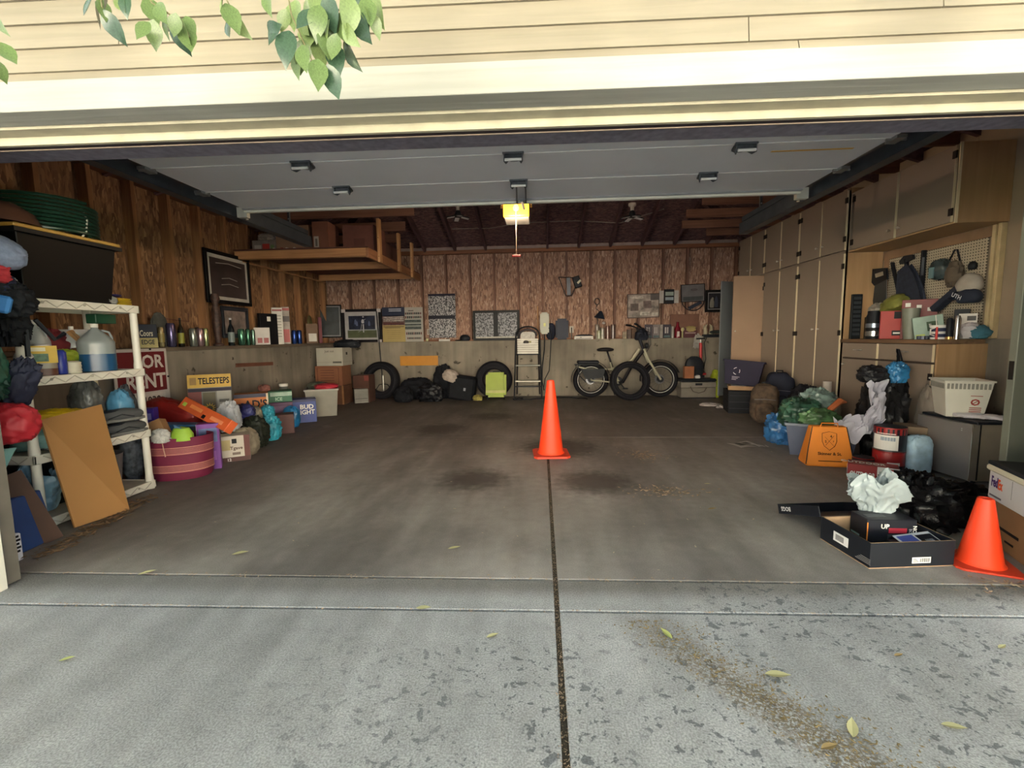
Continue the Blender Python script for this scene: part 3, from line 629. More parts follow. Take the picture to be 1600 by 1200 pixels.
carton('red_carton','bright red printed carton on the worktop beside the grey green tumbler','box',p,(w*.9,.07,h),rz+.1,M('#a3231e',.5,v=.06),[('F','r',.5,.72,1,.97,M(BLK,.5)),('F','r',.45,.12,.82,.3,M(BLK,.5)),('F','r',.5,.18,.77,.24,white,'printed_panel',2),('F','r',.78,.08,.98,.24,white)])
p,w,h=top(1409,1432,482,3.53); lathe_thing('tumbler','grey green tapered tumbler standing at the front of the worktop','cup',p,[(w*.32,0),(w*.5,h*.97),(w*.5,h),(w*.45,h),(w*.3,h*.1),(0,h*.1)],M('#7c8074',.45))
p,w,h=top(1358,1392,455,3.70); p.z=ZT+.245; bag1=B().blob((0,0,.05),(.08,.11,.09),12,.35,2.3,flat=.8).build('plastic_bag',M('#8f8b84',.5,v=.15),None,'crumpled translucent white plastic bag behind the thermos on the worktop','bag',loc=(3.68,5.19,ZT+.245),smooth=True)
p.z=ZT; carton('storage_carton','plain dark carton behind the red carton on the worktop','box',(3.71,5.22,ZT),(.2,.2,.24),-.3,M('#4e4034',.8))
p2=top(1395,1430,486,3.72)[0]; carton('small_carton','brown carton under the yellow green pouch on the worktop','box',(3.72,4.95,ZT),(.2,.2,.27),-.3,M('#5c4a3a',.8))
B().blob((0,0,.06),(.09,.16,.085),21,.3,2.2,flat=.8).build('snack_pouch',M('#7d7f3c',.5,v=.4,n=6),None,'yellow green foil pouch lying on the cartons behind the tumbler','pouch',loc=(3.68,4.95,ZT+.30),rot=(R(-24),0,0),smooth=True)
p3=top(1413,1457,466,3.66)[0]; carton('red_light_box','dark red carton with three round white emblems behind the tumbler','box',(3.69,4.67,ZT+.0),(.26,.10,.38),facing(p3),M('#6e1a1c',.5),[('F','r',.1,.82,.25,.92,white),('F','r',.42,.76,.56,.86,white),('F','r',.72,.70,.85,.79,white)])
p,w,h=top(1432,1474,487,3.58); carton('garden_light_box','pale green printed box leaning on the worktop beside the mug','box',p,(w*.85,.06,h*.85),facing(p)+.1,M('#8fa79a',.5,v=.15,n=8),[('F','r',.45,.35,.8,.75,M('#2f4a30',.6)),('F','r',.05,.05,.35,.25,M('#a9b860',.6)),('F','r',.52,.5,.6,.66,white)],ry=R(-9))
p,w,h=top(1452,1478,508,3.5); o=lathe_thing('mug','white mug with navy bands and pens standing in it','mug',p,[(w*.34,0),(w*.38,h),(w*.34,h),(w*.31,.01),(0,.01)],white,[('band',[(w*.36,h*.15),(w*.373,h*.38)],navy),('band',[(w*.375,h*.55),(w*.385,h*.8)],navy)])
B().tube([(-w*.3,-.02,h*.25),(-w*.6,-.03,h*.35),(-w*.6,-.03,h*.7),(-w*.3,-.02,h*.8)],.006).build('handle',white,o)
B().tube([(0,0,.02),(-.03,0,h*1.7)],.004).build('pen',white,None,'white pen standing in the navy banded mug','pen',loc=p); 
p,w,h=top(1460,1466,511,3.46); B().lathe([(.009,0),(.009,h*.8),(.007,h*.82),(.007,h),(0,h)],10).build('red_marker',M('#d8322c',.4),None,'bright red marker standing upright in front of the mug','marker',loc=p,smooth=True)
p,w,h=top(1478,1487,497,3.52); lathe_thing('spray_tin','slim black tin with a gold foot right of the mug','tin',p,[(w*.45,0),(w*.45,h*.9),(w*.3,h),(0,h)],dk,[('foot',[(w*.47,0),(w*.47,h*.12)],M('#c9a060',.3,.7))])
p,w,h=top(1490,1499,493,3.55); lathe_thing('chrome_bottle','slim chrome bottle standing right of the black tin','bottle',p,[(w*.45,0),(w*.45,h*.85),(w*.3,h),(0,h)],silver)
p,w,h=top(1497,1523,490,3.72); carton('medicine_box','small white printed box behind the rumpled paper on the worktop','box',p,(w*.8,.05,h),facing(p),white,[('F','r',.45,.72,.92,.9,M('#4a4a4a',.6)),('F','r',.1,.45,.9,.5,M('#7a7a7a',.6))])
carton('dark_tin','black square tin in front of a brown carton by the pegboard','box',(3.7,top(1503,1516,0,3.75)[0].y,ZT+.001),(.1,.05,.26),-.7,dk)
p,w,h=top(1501,1528,505,3.70); B().blob((0,0,h*.5),(w*.5,.06,h*.55),31,.35,2.2,flat=.9).build('paper_towel',M('#c9c4c8',.8,v=.08),None,'rumpled white paper towel at the right end of the worktop','paper',loc=p,smooth=True)
p,w,h=top(1514,1540,506,3.745); B().blob((0,0,h*.4),(w*.6,.08,h*.5),33,.3,2,flat=.75).build('blue_rag',M('#3f7284',.85,v=.2),None,'teal blue cloth bundled at the right end of the worktop','cloth',loc=(p.x,p.y,p.z),smooth=True)
for k,(x,c_) in enumerate(((1436,'#3c4664'),(1443,'#7a7f9a'),(1448,'#22283c'))):
    p,w,h=top(x-4,x+4,519,3.47); B().cyl(.018,0,.03,12).build('battery_pack',M(c_,.4),None,['blue','pale','black'][k]+' small round puck on the worktop edge left of the mug','puck',loc=p,bev=.003)
# ---------------- fridge, basket, gloves
ss=M('#8f8a88',.42,.35,v=.08,n=2); ssl=M('#b5ab98',.35,.5,v=.05)
fx0,fx1,fy0,fy1,fz=3.2,3.70,3.49,3.98,.475
o=E('mini_fridge','stainless steel mini fridge with a black top under the white laundry basket','fridge',(3.45,3.73,0))
def loc(o,*a): return B().bx(a[0]-o.location.x,a[1]-o.location.x,a[2]-o.location.y,a[3]-o.location.y,a[4],a[5])
loc(o,fx0+.05,fx1,fy0+.01,fy1,.02,fz-.02).build('cabinet_body',ssl,o,bev=.004); loc(o,fx0+.03,fx1,fy0,fy1,fz-.02,fz).build('top_cover',dk,o,bev=.004)
b=B(); n=10; pr=[]
for i in range(n+1):
    t=i/n; pr.append((-.25-.025*math.sin(PI*t),fy0-3.73+.0+(fy1-fy0)*t))
b.prism(pr+[(-.205,fy1-3.73),(-.205,fy0-3.73)],.03,fz-.02,'xy'); d=b.build('fridge_door',ss,o,smooth=30)
loc(o,fx0-.005,fx0+.045,fy0-.006,fy0,.03,fz-.02).build('door_side',M('#d2cdc0',.25,.8),o); loc(o,fx0+.045,fx0+.06,fy0-.002,fy0+.01,.03,fz-.02).build('door_gasket',dk,o)
me,tw,_,th_,_=textmesh('=====')
B().bx(-.262,-.258,-.17,-.12,.41,.417).build('badge',M('#c9c9c9',.3,.6),d); B().bx(-.262,-.258,-.17,-.12,.396,.403).build('badge',M('#c9c9c9',.3,.6),d)
for dx in (-.2,.2):
    for dy in (-.2,.2): B().cyl(.015,0,.022,8,c=(dx+.02,dy,0)).build('foot',dk,o)
# basket
bx_=E('laundry_basket','white square tapered plastic basket standing on the mini fridge','basket',(3.36,3.80,fz),R(-22))
def taper(w0,w1,h,t,z0=0):
    b=B(); a,c_=w0/2,w1/2
    def ring(q,z): return [(-q,-q,z),(q,-q,z),(q,q,z),(-q,q,z)]
    v=ring(a,0)+ring(c_,h)+ring(c_-t,h)+ring(a-t,t); f=[(3,2,1,0)]
    for k in range(3):
        for i in range(4): f.append((k*4+i,k*4+(i+1)%4,k*4+4+(i+1)%4,k*4+4+i))
    f.append((12,13,14,15)); b.v=v; b.f=f; return b
wh2=M('#d9d5c8',.45,v=.03)
taper(.22,.29,.29,.006).build('tub',wh2,bx_,bev=.002)
b=B(); 
for s in range(4):
    T=Matrix.Rotation(s*PI/2,4,'Z'); b.bx(-.153,.153,-.153,-.143,.279,.292,T)
b.build('rim',wh2,bx_,bev=.002)
for s in range(4):
    T=Matrix.Rotation(s*PI/2,4,'Z')
    for k in range(11):
        x=-.12+.024*k; B().bx(x-.007,x+.007,-.1445,-.140,.225,.268,T).build('slot',M('#8d8a80',.7),bx_)
me,tw,_,th_,_=textmesh('O'); m2=me.copy(); m2.materials.clear(); m2.materials.append(M('#a03a30',.6))
T=Matrix.Translation((.05,-.1265,.12))@Matrix.Rotation(R(96.9),4,'X'); m2.transform(T@Matrix.Scale(.07,4)); put('warning_sign',m2,bx_)
b=B(); b.bar((.03,-.125,.105),(.07,-.129,.14),.004,.004); 
for z in (.03,.045,.06,.075): b.bx(.02,.09,-.1125-z*.121,-.108-z*.121,z,z+.006)
b.bx(.02,.09,-.1325,-.128,.17,.175); b.build('warning_print',M('#a03a30',.6),bx_)
# gloves on the fridge
def glove(name,label,p,rz,mat,sc=1):
    o=E(name,label,'glove',p,rz); b=B().blob((0,0,.02),(.06,.045,.022),17,.25,2.5,flat=.8); b.build('palm',mat,o,smooth=True)
    for k in range(4):
        b=B(); y=-.036+.024*k; b.tube([(.04,y,.02),(.085,y*1.2,.022),(.12+.01*(k%2),y*1.35,.012)],[.012,.011,.008],8); b.build('finger',mat,o,smooth=True)
    B().tube([(0,-.035,.02),(.03,-.065,.02),(.055,-.075,.014)],[.013,.012,.009],8).build('thumb',mat,o,smooth=True)
    B().lathe([(.03,-.04),(.036,.0)],12,Matrix.Translation((-.05,0,.024))@Matrix.Rotation(PI/2,4,'Y')@Matrix.Diagonal((.5,1,1,1))).build('cuff',mat,o)
    return o
glv=M('#cfc9cc',.9,v=.08)
glove('work_glove','white work glove lying on the fridge top, fingers pointing at the near corner',(3.42,3.60,fz),R(-35),glv); glove('work_glove','white work glove bunched against the foot of the laundry basket',(3.32,3.66,fz),R(-15),glv)
# bags behind the fridge
p=(3.68,3.4,0)
B().blob((0,0,.3),(.075,.12,.34),41,.3,2.6,flat=.88).build('paper_bag',M('#8a5a38',.7,v=.35,n=9),None,'brown and silver crumpled bag standing behind the right edge of the fridge','bag',loc=(3.765,3.36,0),smooth=True)
B().blob((0,0,.3),(.08,.1,.36),43,.3,2.6,flat=.83).build('plastic_bag',M('#b9b8bc',.35,v=.15),None,'silvery white plastic bag beside the open grey metal door','bag',loc=(3.72,3.15,0),smooth=True)
B().blob((0,0,.08),(.06,.07,.09),44,.3,2.6,flat=.8).build('plastic_bag',M('#a9a3a6',.5,v=.15),None,'small grey plastic bag on the fridge top behind the laundry basket','bag',loc=(3.64,3.56,fz),smooth=True)
B().tube([(3.7,3.05,.3),(3.72,3.3,.8),(3.75,3.5,1.2),(3.8,3.6,1.35),(3.83,3.7,1.3)],.014,8).build('hanging_hose',M('#9a8468',.6),None,'tan hose hanging down the wall beside the open metal door','hose')
# ---------------- open metal door
d=E('door_1',None,None,(2.77,2.8,0),kind='structure')
B().bx(0,.86,0,.045,.02,2.12).build('door_leaf',M('#76786c',.55,v=.05),d,bev=.003)
kb=B().lathe([(.028,0),(.028,.006),(.012,.01),(.012,.03),(.028,.045),(.03,.06),(.018,.07),(0,.072)],16,Matrix.Translation((.1,0,.915))@Matrix.Rotation(PI/2,4,'X')).build('door_knob',M('#d0cdb8',.3,.3),d,smooth=True)
B().lathe([(.03,0),(.028,.02),(0,.022)],14,Matrix.Translation((.1,0,1.02))@Matrix.Rotation(PI/2,4,'X')).build('deadbolt',dk,d); B().bx(-.002,0,.008,.036,.86,.97).build('latch_plate',hingem,d)
# ---------------- boxes and platforms in the near right corner
kraft=M('#8e6a48',.85,v=.08,n=5)
RZ=R(-20)
carton('brown_box','brown cardboard box with black print at the bottom of the stack behind the small cone','box',(2.62,2.25,0),(.5,.36,.25),RZ,kraft,[('L','r',.3,.2,.5,.24,M(BLK,.7)),('F','t','C',.12,.4,.2,M(BLK,.7),.3,R(90)),('L','r',.1,.4,.6,.46,M(BLK,.7))])
carton('shipping_box','white parcel box with purple and orange courier lettering over the brown box','box',(2.60,2.25,.252),(.52,.40,.158),RZ,M('#c4c2c4',.7,v=.03),[('L','t','Fed',.14,.62,.36,M('#3a1c5e',.6),.14),('L','t','Ex',.27,.60,.34,M('#d4501c',.6),.1),('L','r',.5,.3,.505,.9,M('#777777',.6)),('L','r',.04,.1,.3,.16,M('#5a5060',.6))])
def platform(name,label,p,sz,rz):
    o=E(name,label,'scale',p,rz); w_,d_,h_=sz
    B().bx(-w_/2,w_/2,-d_/2,d_/2,0,h_*.6).build('base',M('#c9c2ac',.5,v=.04),o,bev=.008); B().bx(-w_/2+.004,w_/2-.004,-d_/2+.004,d_/2-.004,h_*.6,h_).build('rubber_mat',M('#24262a',.6),o,bev=.004); return o
platform('step_platform','wide cream slab with black rubber top lying on the parcel box',(2.575,2.215,.411),(.56,.42,.052),RZ); platform('step_platform','smaller cream slab with black top stacked on the wide one',(2.66,2.20,.464),(.44,.34,.04),RZ)
for o in list(bpy.data.objects):
    if o.name.startswith('step_platform'): o['category']='platform'
# ---------------- cones
orange=M('#e8401c',.42,v=.06,n=4); orange_d=M('#c23a22',.5,v=.15,n=6)
def cone(name,label,p,h,rb,rt,bw,rz):
    o=E(name,label,'traffic cone',p,rz)
    poly=[(bw*math.cos(a)*.5*k,bw*math.sin(a)*.5*k) for a,k in [(R(45+90*i+s),1.32) for i in range(4) for s in (-6,6)]]
    B().prism(poly,0,.022*h/.7,'xy').build('base',orange_d,o,bev=.004)
    B().lathe([(rb*1.12,.02*h/.7),(rb*1.08,.03*h/.7),(rb,.06*h),(rt*1.05,h*.985),(rt*.95,h),(rt*.75,h),(rt*.7,h*.9)],36).build('cone_body',orange,o,smooth=True)
    b=B()
    for i in range(9): b.blob((rb*.8*math.cos(i*2.1),rb*.8*math.sin(i*2.1),h*(.12+.07*(i%4))),(.004,.004,.012),i,.3,2,8,6)
    b.build('scuff',M('#7a2a1a',.8),o)
    return o
g=G(861,711); cone('traffic_cone','tall orange traffic cone standing alone in the middle of the garage floor',(g.x,g.y+.02,0),.735,.12,.035,.34,R(4))
g=G(1540,885); cone('traffic_cone','short orange traffic cone at the right beside the open shoe box',(g.x,g.y+.03,0),.335,.085,.03,.25,R(-22))
# ---------------- open black shoe box
bk=M('#1a1d24',.45,v=.1); inner=M('#a08468',.85)
sb=E('shoe_box','open black shoe box lying on the floor with its lid hinged back to the left','box',(1.79,2.38,0),R(6))
W_,D_,H_=.43,.33,.13
b=B(); b.bx(-W_/2,W_/2,-D_/2,D_/2,0,.004); b.build('box_bottom',inner,sb)
t=.004
for nm,a in (('side_wall',(-W_/2,W_/2,-D_/2,-D_/2+t)),('side_wall',(-W_/2,W_/2,D_/2-t,D_/2)),('side_wall',(-W_/2,-W_/2+t,-D_/2+t,D_/2-t)),('side_wall',(W_/2-t,W_/2,-D_/2+t,D_/2-t))):
    w2=B().bx(a[0],a[1],a[2],a[3],.004,H_).build(nm,bk,sb)
    i_=.002; B().bx(a[0]+(t if a[0]<-W_/2+.01 and a[1]<0 else 0),a[1],a[2],a[3],H_-.001,H_+.001).build('top_edge',M('#7a6650',.8),w2)
B().bx(-W_/2+.005,W_/2-.005,D_/2-.008,D_/2-.0045,.005,H_-.002).build('liner',inner,sb); B().bx(-W_/2+.0045,-W_/2+.008,-D_/2+.005,D_/2-.005,.005,H_-.002).build('liner',inner,sb)
# barcode labels
B().bx(.0,.095,-D_/2-.001,-D_/2,.02,.05).build('barcode_label',M('#d9d9d9',.6),sb)
b=B(); 
for k in range(14): b.bx(.04+k*.0036,.04+k*.0036+(.0012+.001*(k%3==0)),-D_/2-.0015,-D_/2-.001,.025,.045)
for k in range(3): b.bx(.004,.034-.006*k,-D_/2-.0015,-D_/2-.001,.026+.007*k,.029+.007*k)
b.build('barcode',M(BLK,.6),sb)
B().bx(-W_/2-.001,-W_/2,-.03,.07,.04,.09).build('barcode_label',M('#d9d9d9',.6),sb)
b=B(); 
for k in range(14): b.bx(-W_/2-.0015,-W_/2-.001,.0+k*.004,.0+k*.004+.0018,.05,.08)
b.build('barcode',M(BLK,.6),sb)
b=B()
for k in range(4): b.bx(-W_/2-.0012,-W_/2,-.17,-.08-.01*k,.02+.008*k,.0225+.008*k)
b.build('fine_print',M('#8a8a8a',.6),sb)
# lid, hinged at the back rim and sloping down to the floor behind
lid=E('lid',None,None,(0,D_/2+.002,H_)); lid.parent=sb; lid.rotation_euler=(R(-19),0,0)
B().bx(-W_/2-.004,W_/2+.004,0,.38,-.004,.0).build('lid_panel',M('#20242e',.5),lid); B().bx(-W_/2-.004,-W_/2,0.004,.38,.0,.055).build('lid_flap',bk,lid); B().bx(W_/2,W_/2+.004,.004,.38,.0,.055).build('lid_flap',bk,lid); B().bx(-W_/2,W_/2,.376,.38,.0,.055).build('lid_flap',bk,lid)
me,tw,_,th_,_=textmesh('BOGS'); m2=me.copy(); m2.materials.clear(); m2.materials.append(M('#d0d0d0',.6)); m2.transform(Matrix.Translation((-W_/2-.0055,.30,.028))@Matrix(((0,0,-1,0),(-1,0,0,0),(0,1,0,0),(0,0,0,1)))@Matrix.Rotation(PI,4,'Z')@Matrix.Scale(.036,4)@Matrix.Diagonal((1,1,.1,1))); put('lettering',m2,lid)
# contents
nb=carton('booster_box','black jump starter carton standing inside the open shoe box','box',(1.84,2.46,.006),(.25,.13,.16),R(0),M('#20222a',.4),[('F','r',.0,.0,.02,.9,M('#d07a28',.6)),('F','t','UP',.36,.78,.16,white,.2),('F','r',.44,.55,.8,.72,M('#a02438',.5)),('F','r',.42,.1,.85,.5,M('#3c3e46',.4)),('F','r',.46,.36,.8,.42,M('#85858c',.4)),('F','r',.46,.2,.7,.26,M('#85858c',.4)),('F','t','NOCO',.955,.55,.08,white,.9,R(-90)),('F','t','BOOST',.87,.5,.06,M('#9a9aa4',.5),.9,R(-90)),('L','r',.1,.3,.6,.36,M('#6a8a92',.5)),('L','r',.1,.2,.5,.25,M('#6a8a92',.5)),('T','r',.1,.3,.5,.6,M('#3a3c44',.4))])
mg=carton('magazine','glossy blue and white magazine lying in the front of the shoe box','magazine',(1.925,2.305,.085),(.2,.14,.006),R(5),M('#c9ccd6',.3),[('T','r',.05,.1,.45,.9,M('#4a58a8',.4)),('T','r',.5,.3,.9,.85,M('#1c1e28',.4)),('T','r',.6,.45,.8,.6,M('#cfd4e6',.4))],rx=R(14),ry=R(-6))
carton('charger_box','dark carton under the glossy magazine in the shoe box','box',(1.9,2.31,.006),(.22,.12,.07),R(4),M('#17181e',.5))
# white plastic bag on the back of the shoe box
def sack(name,label,p,rad,seed,mat,cat='bag',amp=.35,fr=2.3,flat=.85,rot=None,n=52,m=36,group=None,lift=None,pw=.85):
    return B().blob((0,0,rad[2]*flat),rad,seed,amp,fr,n,m,flat,pw=pw).build(name,mat,None,label,cat,group,loc=p,rot=rot,smooth=60)
def openbag(name,label,p,w,d,h,mat,matin,seed=1,rz=0):
    """thin open carrier bag with rumpled rim"""
    o=Vector((seed*2.3,seed,0))
    def fn(u,v):
        a=2*PI*u; k=1+.35*noise.noise(Vector((math.cos(a)*1.5,math.sin(a)*1.5,v*2))+o)-.35*abs(noise.noise(Vector((math.cos(a)*3.5,math.sin(a)*3.5,v*4))+o))+.12*noise.noise(Vector((math.cos(a)*8,math.sin(a)*8,v*8))+o)
        sp=.5+.6*v; zz=h*v*(1+.75*noise.noise(Vector((math.cos(a)*1.2,math.sin(a)*1.2,9))+o))
        return (w/2*sp*k*math.cos(a),d/2*sp*k*math.sin(a),zz+.001)
    b=B().cloth(fn,72,24,.002); return b.build(name,mat,None,label,'bag',loc=p,rot=(0,0,rz),smooth=60)
openbag('carrier_bag','open white plastic carrier bag standing in the back of the shoe box',(1.86,2.535,.14),.30,.17,.21,M('#949fa2',.35,v=.15,n=8,bump=.2),None,5)
p=(1.86,2.53,.0)
blkbag=M('#121214',.22,v=.4,n=14,bump=.3)
sack('bin_liner','shiny black bin liner slumped on the floor behind the shoe box, nearer heap',(2.25,2.78,0),(.2,.19,.19),51,blkbag,amp=.5,fr=2.6,flat=.5)
sack('bin_liner','shiny black bin liner spread flat between the fridge and the stacked boxes',(2.60,2.98,0),(.27,.18,.13),57,blkbag,amp=.5,fr=3,flat=.35)
# ---------------- orange tote, red carton, paint cans, detergent bag
ot=E('orange_tote','orange tote bag with a black shield emblem standing on the floor','bag',(2.49,4.02,0),R(-10))
w_,h_=.42,.345
b=B(); 
def ring(z,a,c_): return [(-a,-c_,z),(a,-c_,z),(a,c_,z),(-a,c_,z)]
b.v=ring(.0,.17,.08)+ring(.02,.185,.085)+ring(h_,.135,.035); b.f=[(3,2,1,0)]+[(k*4+i,k*4+(i+1)%4,k*4+4+(i+1)%4,k*4+4+i) for k in range(2) for i in range(4)]+[(8,9,10,11)]
b.build('bag_body',M('#d07a22',.7,v=.08,n=5,bump=.1),ot,bev=.006)
sl=math.atan2(.05,h_-.02); TF=Matrix.Translation((0,-.087,.02))@Matrix.Rotation(PI/2-sl,4,'X')
b=B()
sh=[(-.055,.27),(-.0,.285),(.055,.27),(.055,.2),(.04,.16),(0,.125),(-.04,.16),(-.055,.2),(-.055,.27)]
pts=[TF@Vector((x-.0,y,.002)) for x,y in sh]; b.tube(pts,.0022,4); b.tube([TF@Vector((-.035,.24,.002)),TF@Vector((.035,.16,.002))],.0015,4); b.tube([TF@Vector((.035,.25,.002)),TF@Vector((-.03,.165,.002))],.0015,4); b.build('shield_emblem',M('#2a1c10',.7),ot)
for s_,(x,y),sc in (('S',(-.028,.2),.03),('4',(.012,.245),.03),('7',(.03,.2),.02),('Skinner & St.',(0,.095),.035)):
    me,tw,tcx,th_,tcy=textmesh(s_); m2=me.copy(); m2.materials.clear(); m2.materials.append(M('#2a1c10',.7)); m2.transform(TF@Matrix.Translation((x,y,.003))@Matrix.Scale(sc*1.0,4)@Matrix.Translation((-tcx,-tcy,0))); put('lettering',m2,ot)
b=B(); b.tube([(.13,-.04,h_),(.165,-.075,.15),(.183,-.09,.02)],.004,4); b.tube([(-.13,-.04,h_),(-.165,-.07,.15),(-.183,-.09,.02)],.004,4); b.build('black_piping',dk,ot)
B().bx(-.09,.09,-.094,-.0925,.05,.056).build('fine_print',M('#2a1c10',.7),ot); B().tube([(-.07,-.03,h_-.02),(-.06,-.04,h_+.03),(.06,-.04,h_+.03),(.07,-.03,h_-.02)],.006,6).build('carry_handle',M('#c06c1c',.7),ot)
p=(2.56,3.60,0)
carton('outdoor_light_box','long dark red carton with white outdoor lettering in front of the orange tote','box',(2.56,3.56,0),(.31,.15,.135),R(-33),M('#8a1f1e',.5,v=.06),[('L','t','OUTDOOR',.5,.6,.34,white),('F','t','OUTDOOR',.3,.45,.3,white,.5),('F','r',.58,.0,1,1,M('#d2cfcb',.6)),('F','r',.80,.5,.98,.95,redd,'printed_panel',2),('F','t','50',.87,.7,.3,white,.2,0,4),('F','r',.62,.35,.74,.75,M('#9a9a96',.6),'printed_panel',2),('F','r',.86,.08,.95,.32,M('#4a4a4a',.6),'printed_panel',2),('T','t','OUTDOOR',.3,.5,.4,white)])
def paintcan(name,label,p,r,h,lo,hi,lid=True,rz=0,pr=()):
    o=B().lathe([(r*.97,0),(r,.004),(r,h-.006),(r*.985,h)],28).build(name,hi,None,label,'paint can',loc=p,rot=(0,0,rz),smooth=True)
    B().lathe([(r*1.01,0),(r*1.01,.01)],28).build('rim',M('#6f6f70',.3,.8),o); B().lathe([(r*1.01,h-.012),(r*1.01,h-.002),(r*.9,h-.002),(r*.88,h-.008),(0,h-.008)],28).build('lid',M('#8a2020',.35,.3) if lid else M('#9a9a98',.3,.8),o)
    for nm,z0,z1,a0,a1,mt in pr:
        b=B(); n=10; v=[];f=[]
        for i in range(n+1):
            a=a0+(a1-a0)*i/n
            for z in (z0,z1): v.append((r*1.006*math.cos(a),r*1.006*math.sin(a),z*h))
        for i in range(n): f.append((2*i,2*i+2,2*i+3,2*i+1))
        b.v=v;b.f=f; b.build(nm,mt,o)
    b=B(); b.tube([(r*math.cos(a),-.012-r*1.0*abs(math.sin(a))*.4-.002,h*.8-r*.9*math.sin(a)) for a in [PI*i/10 for i in range(11)]],.0022,5); b.build('bail_handle',M('#8d8d8d',.3,.8),o)
    return o
rd=M('#931f1f',.4); fw=-PI/2-.6
pc=(2.85,3.80)
paintcan('paint_can','lower red and black paint can standing on the floor behind the long red carton',(*pc,0),.107,.19,dk,M('#931f1f',.4),pr=[('label_band',.05,.4,fw-1.2,fw+1.4,dk),('label_print',.42,.55,fw-.1,fw+.7,white)])
paintcan('paint_can','upper paint can with red top band and white label, on the lower can',(*pc,.192),.107,.195,dk,M('#24242a',.4),pr=[('red_band',.7,.97,fw-1.6,fw+1.6,rd),('white_label',.06,.68,fw-1.2,fw+.5,white),('label_print',.45,.6,fw-.6,fw+.3,M('#8d9aa6',.5)),('label_print',.72,.76,fw-.9,fw+.3,M('#d8c9c0',.5))])
paintcan('paint_can','dusty black paint can half hidden behind the long red carton',(2.68,3.84,0),.075,.12,dk,M('#2a2a2e',.5))
sack('detergent_bag','pale blue and white bag of ice melt standing beside the paint cans',(3.02,3.73,0),(.085,.06,.175),61,M('#a9c6d8',.5,v=.25,n=14),amp=.1,flat=.85,pw=.5)
o=bpy.data.objects[-1] if False else None
# ---------------- heap by the cupboards
tub=E('storage_tub','grey blue translucent storage tub overflowing with bags behind the orange tote','tub',(2.66,4.40,0),R(-28))
def tubmesh(w,d,h,t=.006,fl=.85):
    b=B(); 
    def rg(a,c_,z): return [(-a,-c_,z),(a,-c_,z),(a,c_,z),(-a,c_,z)]
    b.v=rg(w/2*fl,d/2*fl,0)+rg(w/2,d/2,h)+rg(w/2-t,d/2-t,h)+rg(w/2*fl-t,d/2*fl-t,t); b.f=[(3,2,1,0)]+[(k*4+i,k*4+(i+1)%4,k*4+4+(i+1)%4,k*4+4+i) for k in range(3) for i in range(4)]+[(12,13,14,15)]; return b
tubmesh(.56,.4,.30).build('tub_body',M('#4d5468',.35,v=.1),tub,bev=.01); 
b=B(); b.bx(-.29,.29,-.215,-.2,.285,.31); b.bx(-.29,.29,.2,.215,.285,.31); b.bx(-.295,-.28,-.2,.2,.285,.31); b.bx(.28,.295,-.2,.2,.285,.31); b.build('rim',M('#5a6270',.4),tub,bev=.003)
sack('grocery_bag','green and white printed plastic bag on the overflowing tub, left side',(2.52,4.5,.24),(.17,.15,.15),71,M('#2c5240',.4,v=.8,n=5),amp=.45)
sack('grocery_bag','white and dark printed plastic bag on top of the overflowing tub',(2.74,4.6,.3),(.15,.14,.16),73,M('#5f716c',.35,v=.7,n=7),amp=.4)
sack('turf_bag','green printed seed bag with a yellow corner on the front of the tub',(2.6,4.34,.26),(.17,.1,.1),75,M('#3e5c38',.45,v=.9,n=9),amp=.35)
o=B().tube([(2.6,4.35,.36),(2.72,4.38,.42),(2.86,4.45,.5),(2.95,4.5,.48)],[.02,.028,.03,.01],8).build('orange_strap',M('#a35a34',.6),None,'rust orange rolled cloth lying over the bags in the tub','cloth')
def drape(name,label,cat,pts,w,mat,seed=0,amp=.05):
    """cloth ribbon following points, rumpled"""
    P_=[Vector(p) for p in pts]; n=len(P_)-1; o=Vector((seed,seed*2,0))
    def fn(u,v):
        t=v*n; i=min(int(t),n-1); q=P_[i].lerp(P_[i+1],t-i); d=(P_[min(i+1,n)]-P_[i]).normalized(); s=d.cross(Vector((.3,-.8,.5))).normalized()
        z=amp*noise.noise(Vector((u*5,v*8,0))+o)+amp*.6*noise.noise(Vector((u*11,v*3,4))+o)
        return q+s*(u-.5)*w*(1+.4*noise.noise(Vector((v*4,0,2))+o))+Vector((z*.3,-abs(z)*.8,z))
    return B().cloth(fn,18,36,.006).build(name,mat,None,label,cat,smooth=70)
drape('white_sheet','rumpled white sheet trailing from the black bag across the tub','cloth',[(2.62,4.12,.33),(2.75,4.10,.33),(2.86,4.06,.35),(2.92,4.05,.47),(2.93,4.07,.6),(2.92,4.12,.7)],.17,M('#a9a8b4',.9,v=.08),3,.1)
blk2=M('#1c1c1e',.35,v=.4,n=10,bump=.3)
sack('bin_liner','tall knotted black bin liner standing against the base cabinet drawers',(3.13,4.28,0),(.17,.16,.40),81,blk2,amp=.45,fr=2.1,flat=.93)
sack('bag_knot','crumpled black bag top bulging above the tall black bin liner',(3.0,4.25,.70),(.11,.1,.085),83,M('#232326',.4,v=.3,bump=.3),amp=.35,flat=.8)
sack('blue_bag','bright blue plastic bag tucked in the top of the black liner',(3.17,4.2,.70),(.08,.07,.1),85,M('#2f78ac',.35,v=.25),amp=.4,flat=.8)
drape('bag_strap','black webbing strap hanging from the base cabinet drawer pull','strap',[(3.39,4.5,.99),(3.385,4.48,.9),(3.375,4.45,.78),(3.36,4.42,.7)],.035,dk,5,.005)
b=B(); b.tube([(3.39,4.49,.985),(3.37,4.40,.85),(3.35,4.36,.7),(3.34,4.42,.69)],.009,6); b.build('bag_strap',dk,None,'thin black strap looping beside the wide strap on the drawer pull','strap')
